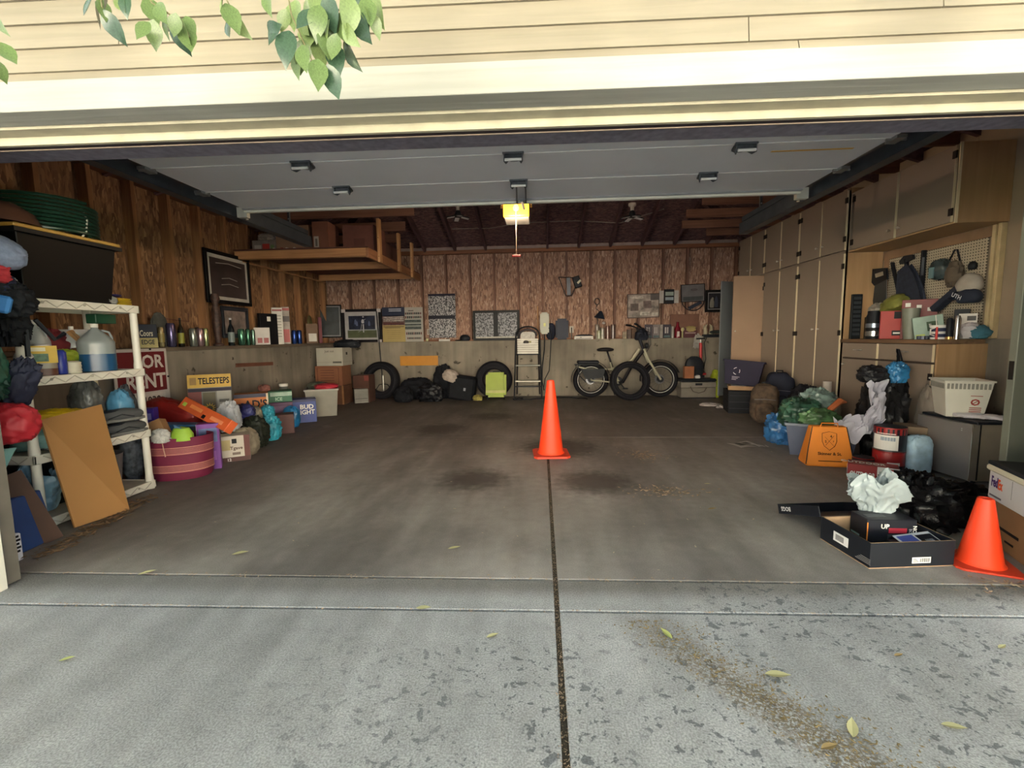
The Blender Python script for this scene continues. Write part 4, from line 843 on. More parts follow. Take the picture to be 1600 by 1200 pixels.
sack('shopping_bag','flat grey brown reusable shopping bag leaning on the base cabinet',(3.34,4.05,0),(.07,.1,.36),87,M('#756b60',.7,v=.2),amp=.2,fr=1.6,flat=.9)
carton('brown_paper_carton','tan carton standing behind the paint cans with a dark slot','box',(3.14,3.98,0),(.2,.2,.36),R(-30),M('#7e6c58',.85),[('F','r',.1,.75,.6,.82,dk)])
sack('blue_bag','glossy blue plastic bag on the floor left of the overflowing tub',(2.56,4.85,0),(.17,.15,.18),91,M('#2e6296',.3,v=.45,n=8),amp=.4,flat=.75)
# purple recycling bin over a black crate
YC=G(1165,641).y
o=E('milk_crate','black plastic crate under the purple recycling bin','crate',(3.0,YC-.1,0),R(-12))
W2,D2,H2=.46,.42,.33
tubmesh(W2,D2,H2,.01,.97).build('crate_body',M('#14161c',.5),o,bev=.004)
for sd in ('F','L','R'):
    c_,u,v,n,WW,HH=face_frame(sd,(W2*.99,D2*.99,H2))
    for k in range(3):
        b=B(); q=c_+v*((k-1)*.095); 
        b.bar(q-u*WW*.45+n*.003,q+u*WW*.45+n*.003,.012,.01); b.build('rib',M('#1f222a',.5),o)
o2=carton('cardboard_scraps','flattened cardboard and papers piled on the black crate','box',(3.0,YC-.1,.335),(.4,.34,.06),R(-20),M('#9a7a5c',.85),[('T','r',.1,.1,.6,.8,M('#c9c4bc',.7))])
o=E('recycling_bin','purple recycling bin with white recycling emblem tilted on the black crate','bin',(2.985,YC-.1,.40),(R(-4),R(5),R(-28)))
pur=M('#1d1830',.6,v=.06)
tubmesh(.52,.40,.36,.008,.82).build('bin_body',pur,o,bev=.008)
b=B(); b.bx(-.272,.272,-.213,-.198,.335,.362); b.bx(-.272,.272,.198,.213,.335,.362); b.bx(-.276,-.26,-.198,.198,.335,.362); b.bx(.26,.276,-.198,.198,.335,.362); b.build('rim',pur,o,bev=.003)
T=Matrix.Translation((-.08,-.19,.2))@Matrix.Rotation(R(84.5),4,'X'); b=B()
for k in range(3):
    a=k*2*PI/3; 
    q=[Vector((.04*math.cos(a+s)*1.1,.05*math.sin(a+s),0)) for s in (-.5,.0,.5)]; b.tube([T@x for x in q],.006,4)
b.build('recycling_emblem',M('#c9c4cc',.6),o)
b=B(); 
for k in range(3): b.bx(-.13,-.03-.02*k,-.182+.0-.0,-.179,.11-.02*k,.117-.02*k)
b.build('fine_print',M('#a9a4b0',.6),o)
# dark suitcases / backpacks beside it
def backpack(name,label,p,w,d,h,rz,mat,seed):
    o=E(name,label,'bag',p,rz)
    B().blob((0,0,h*.48),(w/2*1.1,d/2*1.1,h*.52),seed,.12,2,28,20,.92,pw=.6,ridge=False).build('body',mat,o,smooth=True)
    B().blob((0,-d*.5,h*.3),(w*.36,d*.25,h*.24),seed+1,.1,2,20,14,.92,pw=.6,ridge=False).build('pocket',mat,o,smooth=True)
    B().tube([(-w*.12,0,h*.95),(-w*.1,0,h*1.05),(w*.1,0,h*1.05),(w*.12,0,h*.95)],.01,6).build('carry_loop',dk,o)
    B().tube([(-w*.4,-d*.5,h*.62),(0,-d*.62,h*.64),(w*.4,-d*.5,h*.62)],.004,4).build('zip',M('#6a6c74',.5),o); return o
backpack('camo_backpack','brown camouflage backpack standing on the floor against a dark suitcase',(2.9,5.98,0),.3,.2,.5,R(-22),M('#4a3b2e',.85,v=.6,n=16),3)
o=backpack('dark_suitcase','dark navy soft suitcase behind the camouflage backpack',(3.24,6.3,0),.34,.22,.62,R(-30),M('#1d2130',.7,v=.2),5)
b=B(); b.tube([(-.08,-.16,.22),(-.05,-.165,.3),(-.0,-.165,.36)],.006,4); b.cyl(.02,0,.01,10,Matrix.Translation((-.04,-.125,.42))@Matrix.Rotation(PI/2,4,'X')); b.build('logo_print',M('#c9ccd2',.5),o)
sack('black_bag','round black bag slumped between the suitcase and the tub',(3.22,5.65,0),(.18,.17,.28),93,M('#1b1c22',.6,v=.3,bump=.2),amp=.3,flat=.85)
o=lathe_thing('white_roll','white paper roll standing on the black bag against the cupboard','roll',(3.33,5.42,.46),[(.045,0),(.045,.13),(.02,.13),(.02,.01),(0,.01)],M('#b9b0a8',.8))
sack('white_cloth_bag','cream cloth bundle wedged beside the white roll',(3.28,5.25,0),(.09,.09,.24),95,M('#8f877c',.8),amp=.2,flat=.9)
carton('dark_carton','small brown and red carton on the floor beside the blue bag','box',(2.86,5.45,0),(.16,.12,.16),R(-20),M('#5c3a34',.7,v=.2))
# paper sheet and rag on the floor
g=G(1167,695); 
o=B().cloth(lambda u,v:((u-.5)*.26,(v-.5)*.2,.004+.006*math.sin(u*5+v*3)),8,8,.001).build('paper_sheet',M('#b4b0ac',.7),None,'white printed sheet of paper lying flat on the bare floor','paper',loc=(g.x-.03,g.y,0),rot=(0,0,R(20)))
B().bx(-.09,-.01,-.05,.05,.011,.0125).build('printed_panel',M('#4a4646',.7),o); B().bx(.01,.08,-.02,.06,.0105,.012).build('printed_panel',M('#5e5a58',.7),o)
g=G(1191,697); B().cloth(lambda u,v:((u-.5)*.1,(v-.5)*.07,.004+.005*math.sin(u*6)),6,6,.001).build('paper_scrap',M('#a8a4a0',.7),None,'small white paper scrap right of the printed sheet','paper',loc=(g.x,g.y,0))
g=G(1110,634); B().blob((0,0,.02),(.16,.1,.035),97,.5,3,flat=.5).build('crumpled_rag',M('#b5aaa8',.9,v=.1),None,'crumpled white rag on the floor before the grey toolbox','cloth',loc=(g.x,g.y,0),smooth=True)
g=G(1127,637); B().blob((0,0,.02),(.12,.08,.03),98,.5,3,flat=.5).build('crumpled_rag',M('#aba2a2',.9,v=.1),None,'smaller crumpled white rag to the right of the first rag','cloth',loc=(g.x+.02,g.y-.05,0),smooth=True)
# ================================================================ CEILING FIXTURES
op=E('garage_door_opener','garage door opener with its glowing amber lens hanging behind the raised door','opener',(-.27,5.3,2.54))
lens=M('#ff9a18',.4,v=0,em=3)
B().bx(-.15,.15,0.02,.42,.0,.13).build('motor_housing',M('#8d8b88',.5),op,bev=.01)
l=B().bx(-.145,.145,-.045,.02,-.012,.125).build('lamp_lens',lens,op,bev=.006)
B().lathe([(0,0),(.03,.02),(.035,.05),(.02,.08),(0,.085)],12,Matrix.Translation((0,-.049,.03))@Matrix.Diagonal((1,.15,1,1))).build('bulb',M('#ffe020',.4,v=0,em=3*3),l)
for s in (-1,1):
    b=B(); b.bx(s*.17-.012,s*.17+.012,.05,.055,.1,.62); h=b.build('hanger_strap',galv,op)
    for k in range(6): B().bx(s*.17-.005,s*.17+.005,.048,.0495,.13+k*.05,.15+k*.05).build('strap_hole',M('#c9cacc',.5),h)
B().bar((0,.1,.19),(0,-2.9,.02),.03,.03).build('rail',M('#55585c',.5,.6),op); 
B().tube([(.0,-.06,.2),(.0,-.065,-.45)],.0025,4).build('release_cord',M('#b9a08a',.7),op); B().bx(-.05,.05,-.075,-.06,-.475,-.45).build('release_handle',M('#8a2622',.5),op,bev=.004)
lp=bpy.data.lights.new('opener_bulb','POINT'); lp.energy=12; lp.color=(1,.74,.48); lp.shadow_soft_size=.06; lo=bpy.data.objects.new('opener_bulb',lp); C.objects.link(lo); lo.location=(-.27,5.2,2.45)
for px in (715,988):
    p=P(1,7.42,px,319); f=E('ceiling_lamp',('left' if px<800 else 'right')+' folding LED lamp with dark panels hanging from a white socket under the rafters','lamp',(p.x,p.y,p.z-.02))
    B().lathe([(.06,.03),(.06,.0),(.05,-.012),(.03,-.02),(.028,-.08),(0,-.08)],20).build('lamp_holder',M('#c9c2ba',.5),f,smooth=True)
    B().lathe([(.03,-.08),(.045,-.1),(.055,-.15),(.04,-.18),(0,-.18)],14).build('lamp_body',M('#20242a',.5),f,smooth=True)
    for k in range(4):
        a=R(20+90*k); T=Matrix.Translation((0,0,-.16))@Matrix.Rotation(a,4,'Z')@Matrix.Rotation(R(12),4,'Y')
        q=B().bx(.05,.19,-.045,.045,-.008,.008,T).build('led_panel',M('#23272e',.5),f); B().bx(.06,.18,-.035,.035,-.012,-.008,T).build('diffuser',M('#d0d0d4',.5),q)
# storage platform hung in the back left corner
pf=E('storage_platform','pine joist storage platform hung from the ceiling in the back left corner','shelf',(0,0,0))
B().bx(-4.24,-2.37,6.12,6.16,2.29,2.40).build('joist',palex,pf,bev=.002); B().bx(-4.24,-2.37,6.18,6.22,2.29,2.40).build('joist',palex,pf,bev=.002)
for y in (7.22,8.5): B().bx(-4.24,-2.37,y,y+.04,2.29,2.40).build('joist',palex,pf,bev=.002)
B().bx(-2.37,-2.33,6.12,8.75,2.27,2.40).build('edge_joist',wood('pine_edge','#8a5c3a','#a87450',1),pf,bev=.002); B().bx(-4.24,-4.2,6.23,8.7,2.27,2.29).build('ledger',palex,pf)
B().bx(-4.24,-2.34,6.1,8.74,2.402,2.418).build('deck_board',M('#5e3a30',.8,v=.2),pf)
for y in (6.45,7.35,8.1): 
    u=B().bx(-2.328,-2.29,y,y+.09,2.26,2.87).build('upright',paley,pf,bev=.002)
    for z in (2.34,2.6): B().cyl(.006,0,.004,8,Matrix.Translation((-2.309,y,z))@Matrix.Rotation(PI/2,4,'X')).build('bolt',dk,u)
k2=M('#8a6c58',.85,v=.06); k3=M('#7c5040',.85,v=.08)
def onp(px0,px1,yt,Y): 
    a=P(1,Y,px0,384); b_=P(1,Y,px1,384); t=P(1,Y,(px0+px1)/2,yt); return (a.x+b_.x)/2,b_.x-a.x,t.z-2.42
x,w,h=onp(394,430,352,6.35); o=carton('plastic_tote','clear plastic tote with red and white packages on the storage platform','tote',(x,6.5,2.42),(w,.3,.17),0,M('#77706a',.4,v=.2),[('F','r',.45,.1,.75,.7,M('#a03028',.5)),('F','r',.1,.2,.4,.6,M('#a9a49a',.5)),('F','r',.8,.15,.95,.6,M('#5a7a4a',.5))])
sack('plastic_bundle','bundle of clear crumpled plastic on top of the clear tote',(x,6.5,2.59),(w*.42,.13,.07),111,M('#8d847c',.35,v=.2),amp=.3,flat=.7)
x,w,h=onp(431,482,352,6.35); carton('cardboard_carton','plain light brown carton, widest of those on the storage platform','box',(x,6.52,2.42),(w,.32,h),0,k2)
x,w,h=onp(489,514,346,6.35); carton('cardboard_carton','tall narrow brown carton with a white label on the storage platform','box',(x,6.52,2.42),(w,.34,h),0,k3,[('F','r',.08,.08,.38,.5,M('#b9b2aa',.6)),('F','r',.16,.16,.3,.42,M('#6a6460',.6),'printed_panel',2)])
carton('cardboard_carton','large dark red brown carton beside the pine uprights on the platform','box',(-2.62,6.75,2.42),(.46,.5,.38),0,M('#6a4238',.85),[('F','r',.35,.15,.7,.5,M('#5a352c',.8))])
carton('cardboard_carton','long carton at the rear of the storage platform','box',(-2.75,7.6,2.42),(.5,.7,.3),0,M('#5e4038',.85))
for k,(px,c_) in enumerate(((428,'#b9b2a4'),(440,'#8a2420'),(448,'#c9c4ba'),(460,'#d2ccc0'))):
    p=P(1,6.14,px,384); B().lathe([(.018,0),(.018,.014),(0,.014)],10).build('jar_lid',M(c_,.5),None,'small %s lid on the front edge of the storage platform'%['cream','dark red','white','pale'][k],'lid',loc=(p.x,6.14,2.418),group=None)
# ================================================================ LEFT SIDE
plw=M('#d6d2c6',.4,v=.04)
u=E('plastic_shelving','white plastic four-shelf unit with round posts along the left wall','shelving',(0,0,0))
SX0,SX1,SY0,SY1=-3.52,-3.08,2.47,3.30; SZ=[.06,.47,.95,1.43]
for x in (SX0+.03,SX1-.03):
    for y in (SY0+.03,SY1-.03):
        for k in range(3):
            B().lathe([(.028,SZ[k]+.0),(.028,SZ[k]+.03),(.0245,SZ[k]+.06),(.0245,SZ[k+1]-.06),(.026,SZ[k+1]-.02)],14,None,(x,y,0)).build('post',plw,u,smooth=True)
        B().lathe([(.03,0),(.029,.05)],12,None,(x,y,0)).build('foot',plw,u,smooth=True)
for z in SZ:
    s=B().bx(SX0+.01,SX1-.01,SY0+.01,SY1-.01,z-.008,z).build('shelf_board',plw if z>1 else M('#b9b2a4',.5),u)
    b=B(); b.bx(SX1-.014,SX1,SY0,SY1,z-.052,z+.004); b.bx(SX0,SX0+.014,SY0,SY1,z-.052,z+.004); b.bx(SX0,SX1,SY0,SY0+.014,z-.052,z+.004); b.bx(SX0,SX1,SY1-.014,SY1,z-.052,z+.004); b.build('shelf_rim',plw,s,bev=.003)
    b=B(); n=12; 
    for i in range(n):
        y0=SY0+.05+(SY1-SY0-.1)*i/n; y1=SY0+.05+(SY1-SY0-.1)*(i+1)/n; za,zb=(z-.044,z-.006) if i%2 else (z-.006,z-.044)
        b.bar((SX1+.001,y0,za),(SX1+.001,y1,zb),.005,.006,up=(1,0,0))
    for i in range(6):
        x0=SX0+.04+.06*i; b.bar((x0,SY0-.001,z-.044 if i%2 else z-.006),(x0+.06,SY0-.001,z-.006 if i%2 else z-.044),.005,.006,up=(0,1,0))
    b.build('truss_rib',M('#b4afa2',.45),s,kind='stuff')
    for i in range(3): B().cyl(.009,0,.003,10,Matrix.Translation((SX1+.001,SY0+.15+.26*i,z-.018))@Matrix.Rotation(PI/2,4,'Y')).build('rivet',M('#a8a396',.45),s)
def on(px,z,X=None,Y=None):
    """point at height z seen in column px on plane X"""
    d=ray(px,560); 
    if X is not None: k=X/d.x; return Vector((X,d.y*k,z))
def onL(px0,px1,yt,X,z):
    p=on((px0+px1)/2,z,X); m=mpp(p); t=P(0,X,(px0+px1)/2,yt); return p,(px1-px0)*m*.92,max(.02,t.z-z)
# --- top of the unit: black tote with yellow lid, hose, shade, plates
cream_y=M('#a8823a',.5)
tt=E('black_tote','big black storage tote with a yellow lid on top of the white shelf unit','tote',(-3.32,2.80,1.434),R(0))
tubmesh(.56,.62,.40,.008,.88).build('tote_body',M('#050607',.5),tt,bev=.012)
B().bx(-.30,.30,-.33,.33,.40,.425).build('lid',cream_y,tt,bev=.006); B().bx(-.305,.305,-.335,.335,.375,.40).build('rim',M('#111316',.5),tt)
hs=E('garden_hose','coiled dark green garden hose lying on the yellow lid of the black tote','hose',(-3.36,2.93,1.862),R(10))
pts=[]
for i in range(0,9*20+1):
    a=2*PI*i/20; lay=i//20; pts.append((.27*math.cos(a),.27*math.sin(a),.014+.025*i/20))
B().tube(pts,.0115,7).build('hose_coil',M('#16382c',.35,v=.2),hs,smooth=True); B().tube([(.235,-.02,.005),(.27,-.02,.05),(.275,-.01,.13),(.24,0,.215)],.006,5).build('tie',M('#c9c4b8',.6),hs)
B().lathe([(.0,.13),(.1,.12),(.17,.07),(.20,.0),(.192,.0),(.16,.06),(.09,.11),(0,.12)],26).build('straw_hat',M('#4a2c1e',.7),None,'brown domed hat lying in front of the hose on the tote','hat',loc=(-3.20,2.52,1.862),rot=(R(0),R(0),0),smooth=True)
for k,(c_,r_,nm) in enumerate((('#c9a82a',.075,'yellow'),('#b89a28',.073,'yellow'),('#c9a82a',.074,'yellow'),('#d0b030',.07,'yellow'))):
    B().lathe([(.03,0),(r_,.006),(r_+.004,.012),(r_-.004,.012),(.03,.006),(0,.006)],18).build('plate',M(c_,.4),None,['lowest','second lowest','second highest','topmost'][k]+' yellow disc of the stack at the far end of the top shelf','disc',group='stack of yellow discs on the top shelf',loc=(-3.17,3.22,1.434+.0125*k),smooth=True)
for k,(c_,nm) in enumerate((('#8c2420','red'),('#a03030','upper red'),('#2a2c68','dark blue'))):
    B().lathe([(.08,0),(.095,.006),(.097,.014),(.08,.014),(0,.008)],18).build('frisbee',M(c_,.4),None,nm+' flying disc in the pile behind the yellow discs','disc',loc=(-3.3,3.25,1.434+.03*k+.012),smooth=True)
sack('plastic_wrap','small clump of clear plastic beside the yellow discs on the top shelf',(-3.12,3.08,1.434),(.05,.06,.035),121,M('#8d8f8c',.3,v=.2),amp=.3,flat=.7)
# --- shelf at .95 : jugs and bottles
za=.956
def jug(name,label,p,w,d,h,clear,liq=None,fill=.35,cap='#d8d4cc',rz=0,handle=True,neck=.17):
    o=E(name,label,'jug',p,rz); a,c_=w/2,d/2
    def shell(t,z0,z1,mat,nm):
        pr=[]; 
        for z in [z0+(z1-z0)*i/14 for i in range(15)]:
            f=1 if z<.6*h else max(neck,1-(1-neck)*((z-.6*h)/(.3*h))**1.3 if z<.9*h else neck)
            pr.append((f-t,z))
        b=B(); n=20; v=[];f_=[]
        for r,z in pr:
            for i in range(n):
                q=2*PI*i/n; x,y=math.cos(q),math.sin(q); k=(x**4+y**4)**-.25; k=1+(k-1)*(.7 if z<.75*h else .1); v.append((a*r*x*k,c_*r*y*k,z))
        for j in range(len(pr)-1):
            for i in range(n): f_.append((j*n+i,j*n+(i+1)%n,(j+1)*n+(i+1)%n,(j+1)*n+i))
        f_.append(tuple(range(n-1,-1,-1))); f_.append(tuple((len(pr)-1)*n+i for i in range(n))); b.v=v;b.f=f_; return b.build(nm,mat,o,smooth=True)
    if liq:
        shell(.0,0,h*fill,liq,'liquid'); shell(.0,h*fill+.0005,h*.93,clear,'jug_body')
    else: shell(0,0,h*.93,clear,'jug_body')
    B().lathe([(a*neck*1.25,h*.92),(a*neck*1.25,h*.99),(a*neck*1.1,h),(0,h)],14).build('cap',M(cap,.5),o,smooth=True)
    if handle: B().tube([(a*.35,-c_*.15,h*.86),(a*.72,-c_*.1,h*.82),(a*.85,-c_*.05,h*.7),(a*.82,0,h*.6)],.008,6).build('handle',clear,o,smooth=True)
    return o
frost=M('#a9adac',.35,v=.05)
p,w,h=onL(128,177,506,-3.2,za); jug('washer_fluid_jug','clear round jug half full of blue liquid, centre of the middle shelf','x',w,w*.9,h,M('#9fa4a3',.3,v=.04),M('#245a86',.3,v=.04),.36) if False else jug('washer_fluid_jug','clear round jug partly full of blue liquid on the middle shelf',p,w,w*.9,h,M('#868c8c',.3,v=.04),M('#1f4a70',.3,v=.04),.36,rz=facing(p))
p,w,h=onL(50,84,538,-3.15,za); o=jug('weed_killer_jug','amber liquid jug with a yellow garden label near the front post','x' if False else p,w,w*.8,h,M('#8f8678',.35),M('#5c3626',.4),.22,rz=facing(p),handle=False,neck=.5)
B().bx(-w*.49,w*.52,-w*.45,-w*.43,h*.4,h*.95).build('label_panel',M('#c9a41e',.5),o); B().bx(-w*.5,w*.2,-w*.46,-w*.45,h*.45,h*.7).build('label_picture',M('#4a6e50',.5,v=.6,n=30),o)
B().bx(-w*.47,w*.12,-w*.46,-w*.45,h*.78,h*.9).build('label_band',M('#d9d2b0',.5),o)
me,tw,tcx,th_,tcy=textmesh('Citrus-X'); m2=me.copy(); m2.materials.clear(); m2.materials.append(M(BLK,.6)); m2.transform(Matrix.Translation((-w*.17,-w*.462,h*.84))@Matrix.Rotation(PI/2,4,'X')@Matrix.Diagonal((w*.55/tw,h*.09/th_,.05,1))@Matrix.Translation((-tcx,-tcy,0)))
bpy.data.meshes.remove(m2)
p,w,h=onL(84,103,547,-3.14,za); lathe_thing('spray_can','cobalt blue spray can lying between the yellow label jug and the white cup','can',p,[(w*.42,0),(w*.45,.005),(w*.45,h*.9),(w*.35,h*.96),(w*.3,h),(0,h)],M('#1f2f8a',.35))
p,w,h=onL(103,124,564,-3.12,za); o=lathe_thing('rope_spool','cream coloured ribbed spool in front of the blue liquid jug','spool',p,[(w*.45,0),(w*.5,.006),(w*.46,h*.15),(w*.5,h*.3),(w*.46,h*.45),(w*.5,h*.6),(w*.46,h*.75),(w*.5,h*.9),(w*.3,h),(0,h)],M('#c9c3ae',.6))
p,w,h=onL(24,50,538,-3.13,za); o=lathe_thing('spray_bottle','tall white bottle with a rust orange neck beside the near post','bottle',p,[(w*.45,0),(w*.48,.01),(w*.48,h*.62),(w*.3,h*.8),(w*.3,h),(0,h)],M('#b8b6b4',.4)); B().lathe([(w*.40,h*.66),(w*.33,h*.8),(w*.33,h*.92)],14).build('neck_band',M('#9c4a26',.5),o)
p,w,h=onL(42,76,500,-3.33,za); jug('milk_jug','cloudy empty jug with white cap behind the yellow label jug',p,w,w*.9,h,frost,rz=.4)
p,w,h=onL(100,132,510,-3.36,za); jug('milk_jug','cloudy empty jug with white cap behind the green bag',p,w,w*.9,h,frost,rz=.6)
p,w,h=onL(76,115,528,-3.27,za); sack('green_packet','yellow green plastic packet lying behind the blue spray can',(p.x,p.y,za+.07),(.06,.11,.05),131,M('#8fa02c',.35,v=.3),amp=.25,flat=.8)
p,w,h=onL(108,132,548,-3.28,za); sack('nut_bag','clear bag of brown nuts behind the cream spool',(p.x,p.y,za),(.05,.06,.09),133,M('#6a4632',.5,v=.6,n=40),amp=.12,flat=.85)
b=B(); b.hx([(-3.2,3.12,.955),(-3.17,3.12,.955),(-3.14,3.27,.955),(-3.2,3.27,.955),(-3.3,3.02,1.28),(-3.28,3.0,1.28),(-3.27,3.04,1.29),(-3.3,3.06,1.29)])
B().bar((-3.20,3.16,.975),(-3.36,3.03,1.25),.13,.02,up=(.8,.3,.6)).build('wood_board',wood('shelf_board_pine','#9a6e42','#b88a58',2),None,'pine board leaning behind the blue liquid jug','board')
carton('dark_carton','small dark green carton hanging under the top shelf at the far post','box',(-3.3,3.2,1.30),(.16,.08,.07),R(-90),M('#1f4a34',.5),[('F','t','V',.5,.5,.5,white)]); bpy.data.objects.remove(bpy.data.objects['dark_carton.001']) if False else None
carton('white_carton','white printed carton behind the far post on the middle shelf','box',(-3.36,3.1,.956),(.14,.2,.3),R(-70),M('#a9a4a0',.6,v=.1),[('R','r',.1,.6,.5,.9,M('#5a4a4a',.6)),('F','r',.15,.3,.8,.8,M('#7d7a76',.6))])
sack('red_cloth','dark red cloth stuffed behind the leaning pine board',(-3.40,2.92,.957),(.08,.12,.16),135,M('#6a1a20',.8,v=.2),amp=.3,flat=.8)
sack('black_straps','tangle of black backpack straps hanging over the near end of the top shelf',(-3.06,2.40,1.14),(.09,.09,.18),137,M('#16181c',.75,v=.4),amp=.6,fr=3.2,flat=.95)
for k,(q) in enumerate(([(-3.0,2.45,1.36),(-2.99,2.44,1.2),(-2.995,2.44,1.08)],[(-3.02,2.52,1.3),(-3.0,2.6,1.18),(-3.0,2.66,1.22)])):
    b=B(); b.tube(q,.013,5); b.build('black_strap',dk,None,['vertical dark webbing strap dangling by the near post','slanting dark strap with buckle end over the jugs'][k],'strap')
# --- shelf at .47
zb=.476
sack('yellow_seed_bag','yellow plastic bag with a printed tag lying on the lower shelf',(-3.22,2.72,zb+.14),(.13,.17,.06),141,M('#c9a81c',.4,v=.15),amp=.25,flat=.8)
sack('fertilizer_bag','pale blue and green printed bag under the yellow bag',(-3.27,2.70,zb),(.13,.16,.10),143,M('#6f9a9a',.45,v=.5,n=8),amp=.2,flat=.7)
carton('seed_box','low dark carton beneath the lower shelf bags','box',(-3.36,2.85,zb+.001),(.18,.5,.12),0,M('#2a2a28',.6))
sack('silver_black_bag','black and silver foil bag standing on the lower shelf beside the far post',(-3.3,3.02,zb),(.09,.09,.22),145,M('#4a4c4a',.35,v=.9,n=9),amp=.25,flat=.88)
sack('blue_foil_bag','pale blue foil bag behind the far post on the lower shelf',(-3.22,3.2,zb),(.08,.08,.17),147,M('#4f86a8',.35,v=.2),amp=.2,flat=.88)
def shoe(name,label,p,rz,L=.29):
    o=E(name,label,'shoe',p,rz); g_=M('#4a4b4c',.8,v=.1)
    B().blob((0,0,.045),(L/2,.052,.05),11,.06,1.5,26,14,.6,ridge=False).build('upper',g_,o,smooth=True)
    sole=[(-L/2,0),(-L*.46,-.045),(-L*.1,-.04),(L*.3,-.055),(L*.5,-.02),(L*.5,.02),(L*.3,.055),(-L*.1,.04),(-L*.46,.045)]
    B().prism(sole,0,.02,'xy').build('sole',M('#6f6e6a',.6),o,bev=.004); B().tube([(-L*.35,-.045,.03),(-.02,-.053,.055),(L*.2,-.05,.03)],.004,5).build('seam',dk,o)
    B().lathe([(.035,.075),(.04,.088),(.028,.088)],14,Matrix.Translation((-L*.22,0,0))@Matrix.Diagonal((1.5,1,1,1))).build('collar',dk,o); return o
shoe('grey_shoe','grey slip-on shoe lying on top of its pair on the lower shelf',(-3.12,3.1,zb+.10),R(70)); shoe('grey_shoe','grey slip-on shoe flat on the lower shelf by the far post',(-3.12,3.13,zb+.0),R(80))
lathe_thing('glass_jar','empty glass jar with wire bail near the near post of the lower shelf','jar',on(52,zb,-3.2)+Vector((0,.02,0)),[(.045,0),(.045,.1),(.035,.12),(.035,.13),(0,.13)],M('#4c5450',.2,v=.2))
# --- bottom shelf
g=Vector((-3.2,2.6,.061)); o=openbag('blue_basin','light blue plastic dustpan basin on the bottom shelf behind the near post',(-3.25,2.62,.07),.2,.3,.26,M('#6f94ac',.4),None,9)
lathe_thing('grey_bucket','grey plastic bucket on the bottom shelf behind the leaning board','bucket',(-3.2,2.98,.062),[(.10,0),(.13,.28),(.135,.29),(.125,.28),(.095,.01),(0,.01)],M('#5c5a5c',.5))
carton('black_crate','plain black crate at the back of the bottom shelf','crate',(-3.38,2.86,.062),(.16,.6,.3),0,M('#141416',.6))
# board leaning on the unit
B().hx([(-2.942,2.527,0),(-2.866,2.824,0),(-2.85,2.820,.004),(-2.926,2.523,.004),(-3.066,2.515,.69),(-3.066,2.895,.728),(-3.05,2.893,.732),(-3.05,2.513,.694)]).build('hardboard_sheet',M('#a07442',.7,v=.05,n=3),None,'tan sheet of hardboard leaning against the front of the white shelving','board')
va=G(80,846); vb=P(0,-2.98,12,742); vd=(va+vb)/2-EYE
B().bar(va,vb,.11,.012,up=-vd.normalized()).build('brown_board',M('#4c3224',.7,v=.1),None,'narrow dark brown plank leaning against the near post by the jamb','board')
B().hx([(-3.04,2.15,0),(-2.87,2.15,0),(-2.9,2.40,0),(-3.06,2.40,0),(-3.07,2.15,.30),(-2.92,2.15,.30),(-2.95,2.38,.30),(-3.08,2.38,.30)]).build('blue_tub',M('#203c70',.5,v=.08),None,'dark blue plastic bin behind the narrow brown plank near the jamb','tub',bev=.006)
o=B().bx(-2.85,-2.79,2.10,2.135,0,.15).build('white_container',M('#d2d3da',.5),None,'white carton with jagged black print right beside the left jamb','box',bev=.006)
for k in range(5): B().bx(-2.789,-2.788,2.102,2.12+.006*(k%2),.05+.02*k,.062+.02*k).build('black_print',M(BLK,.6),o)
for k in range(5): B().bx(-2.845,-2.82+.01*(k%2),2.098,2.0995,.05+.02*k,.062+.02*k).build('black_print',M(BLK,.6),o)
# --- hanging garments by the near post (hooks on the wall above)
sack('blue_mesh_cap','pale blue grey mesh cap hanging at the upper left edge',(-2.95,2.25,1.60),(.17,.12,.09),151,M('#7885a0',.85,v=.15,n=60),cat='cap',amp=.12,fr=1.4,flat=.7,rot=(0,R(22),0))
sack('red_garment','red cloth garment hanging under the blue mesh cap',(-2.93,2.18,1.50),(.14,.09,.07),153,M('#b0303a',.8,v=.12),cat='garment',amp=.35,flat=.8,rot=(0,R(24),0))
sack('dark_navy_bag','dark navy bundle under the red garment at the left edge',(-2.95,2.24,1.40),(.13,.1,.08),155,M('#1c2544',.8,v=.3),amp=.35,flat=.8)
sack('teal_garment','grey teal cloth hanging between the red garment and the blue pouch',(-2.97,2.16,1.40),(.1,.06,.09),154,M('#56747a',.8,v=.2),cat='garment',amp=.3,flat=.9)
o=carton('blue_pouch','bright blue flat pouch hanging at the left edge over the shelf post','pouch',(-2.86,2.15,1.335),(.2,.04,.09),R(30),M('#3a7cc0',.6,v=.05),bev=.012,ry=R(14))
sack('grey_white_cloth','small grey white cloth beside the bright blue pouch',(-2.97,2.36,1.34),(.06,.05,.1),156,M('#7c8288',.8),amp=.3,flat=.9)
for k,(q,c_) in enumerate((((-2.92,2.2,1.40),'#23262c'),((-2.90,2.3,1.30),'#1a1c20'))):
    sack('dark_bag',['charcoal bag flap hanging just above the bright blue pouch','black bag bulging to the right of the bright blue pouch'][k],q,(.11,.09,.07 if k==0 else .1),157+k*2,M(c_,.75,v=.3),amp=.4,flat=.9)
sack('green_jacket','dark green nylon jacket hanging over the near post below the middle shelf',(-2.92,2.16,.86),(.10,.08,.15),161,M('#1c4a3a',.55,v=.6,n=5),cat='jacket',amp=.5,fr=2.2,flat=.95)
sack('navy_jacket','navy jacket sleeve trailing behind the green jacket toward the red bag',(-2.955,2.28,.80),(.07,.07,.16),163,M('#20243a',.7,v=.3),cat='jacket',amp=.4,flat=.95,rot=(0,R(30),0))
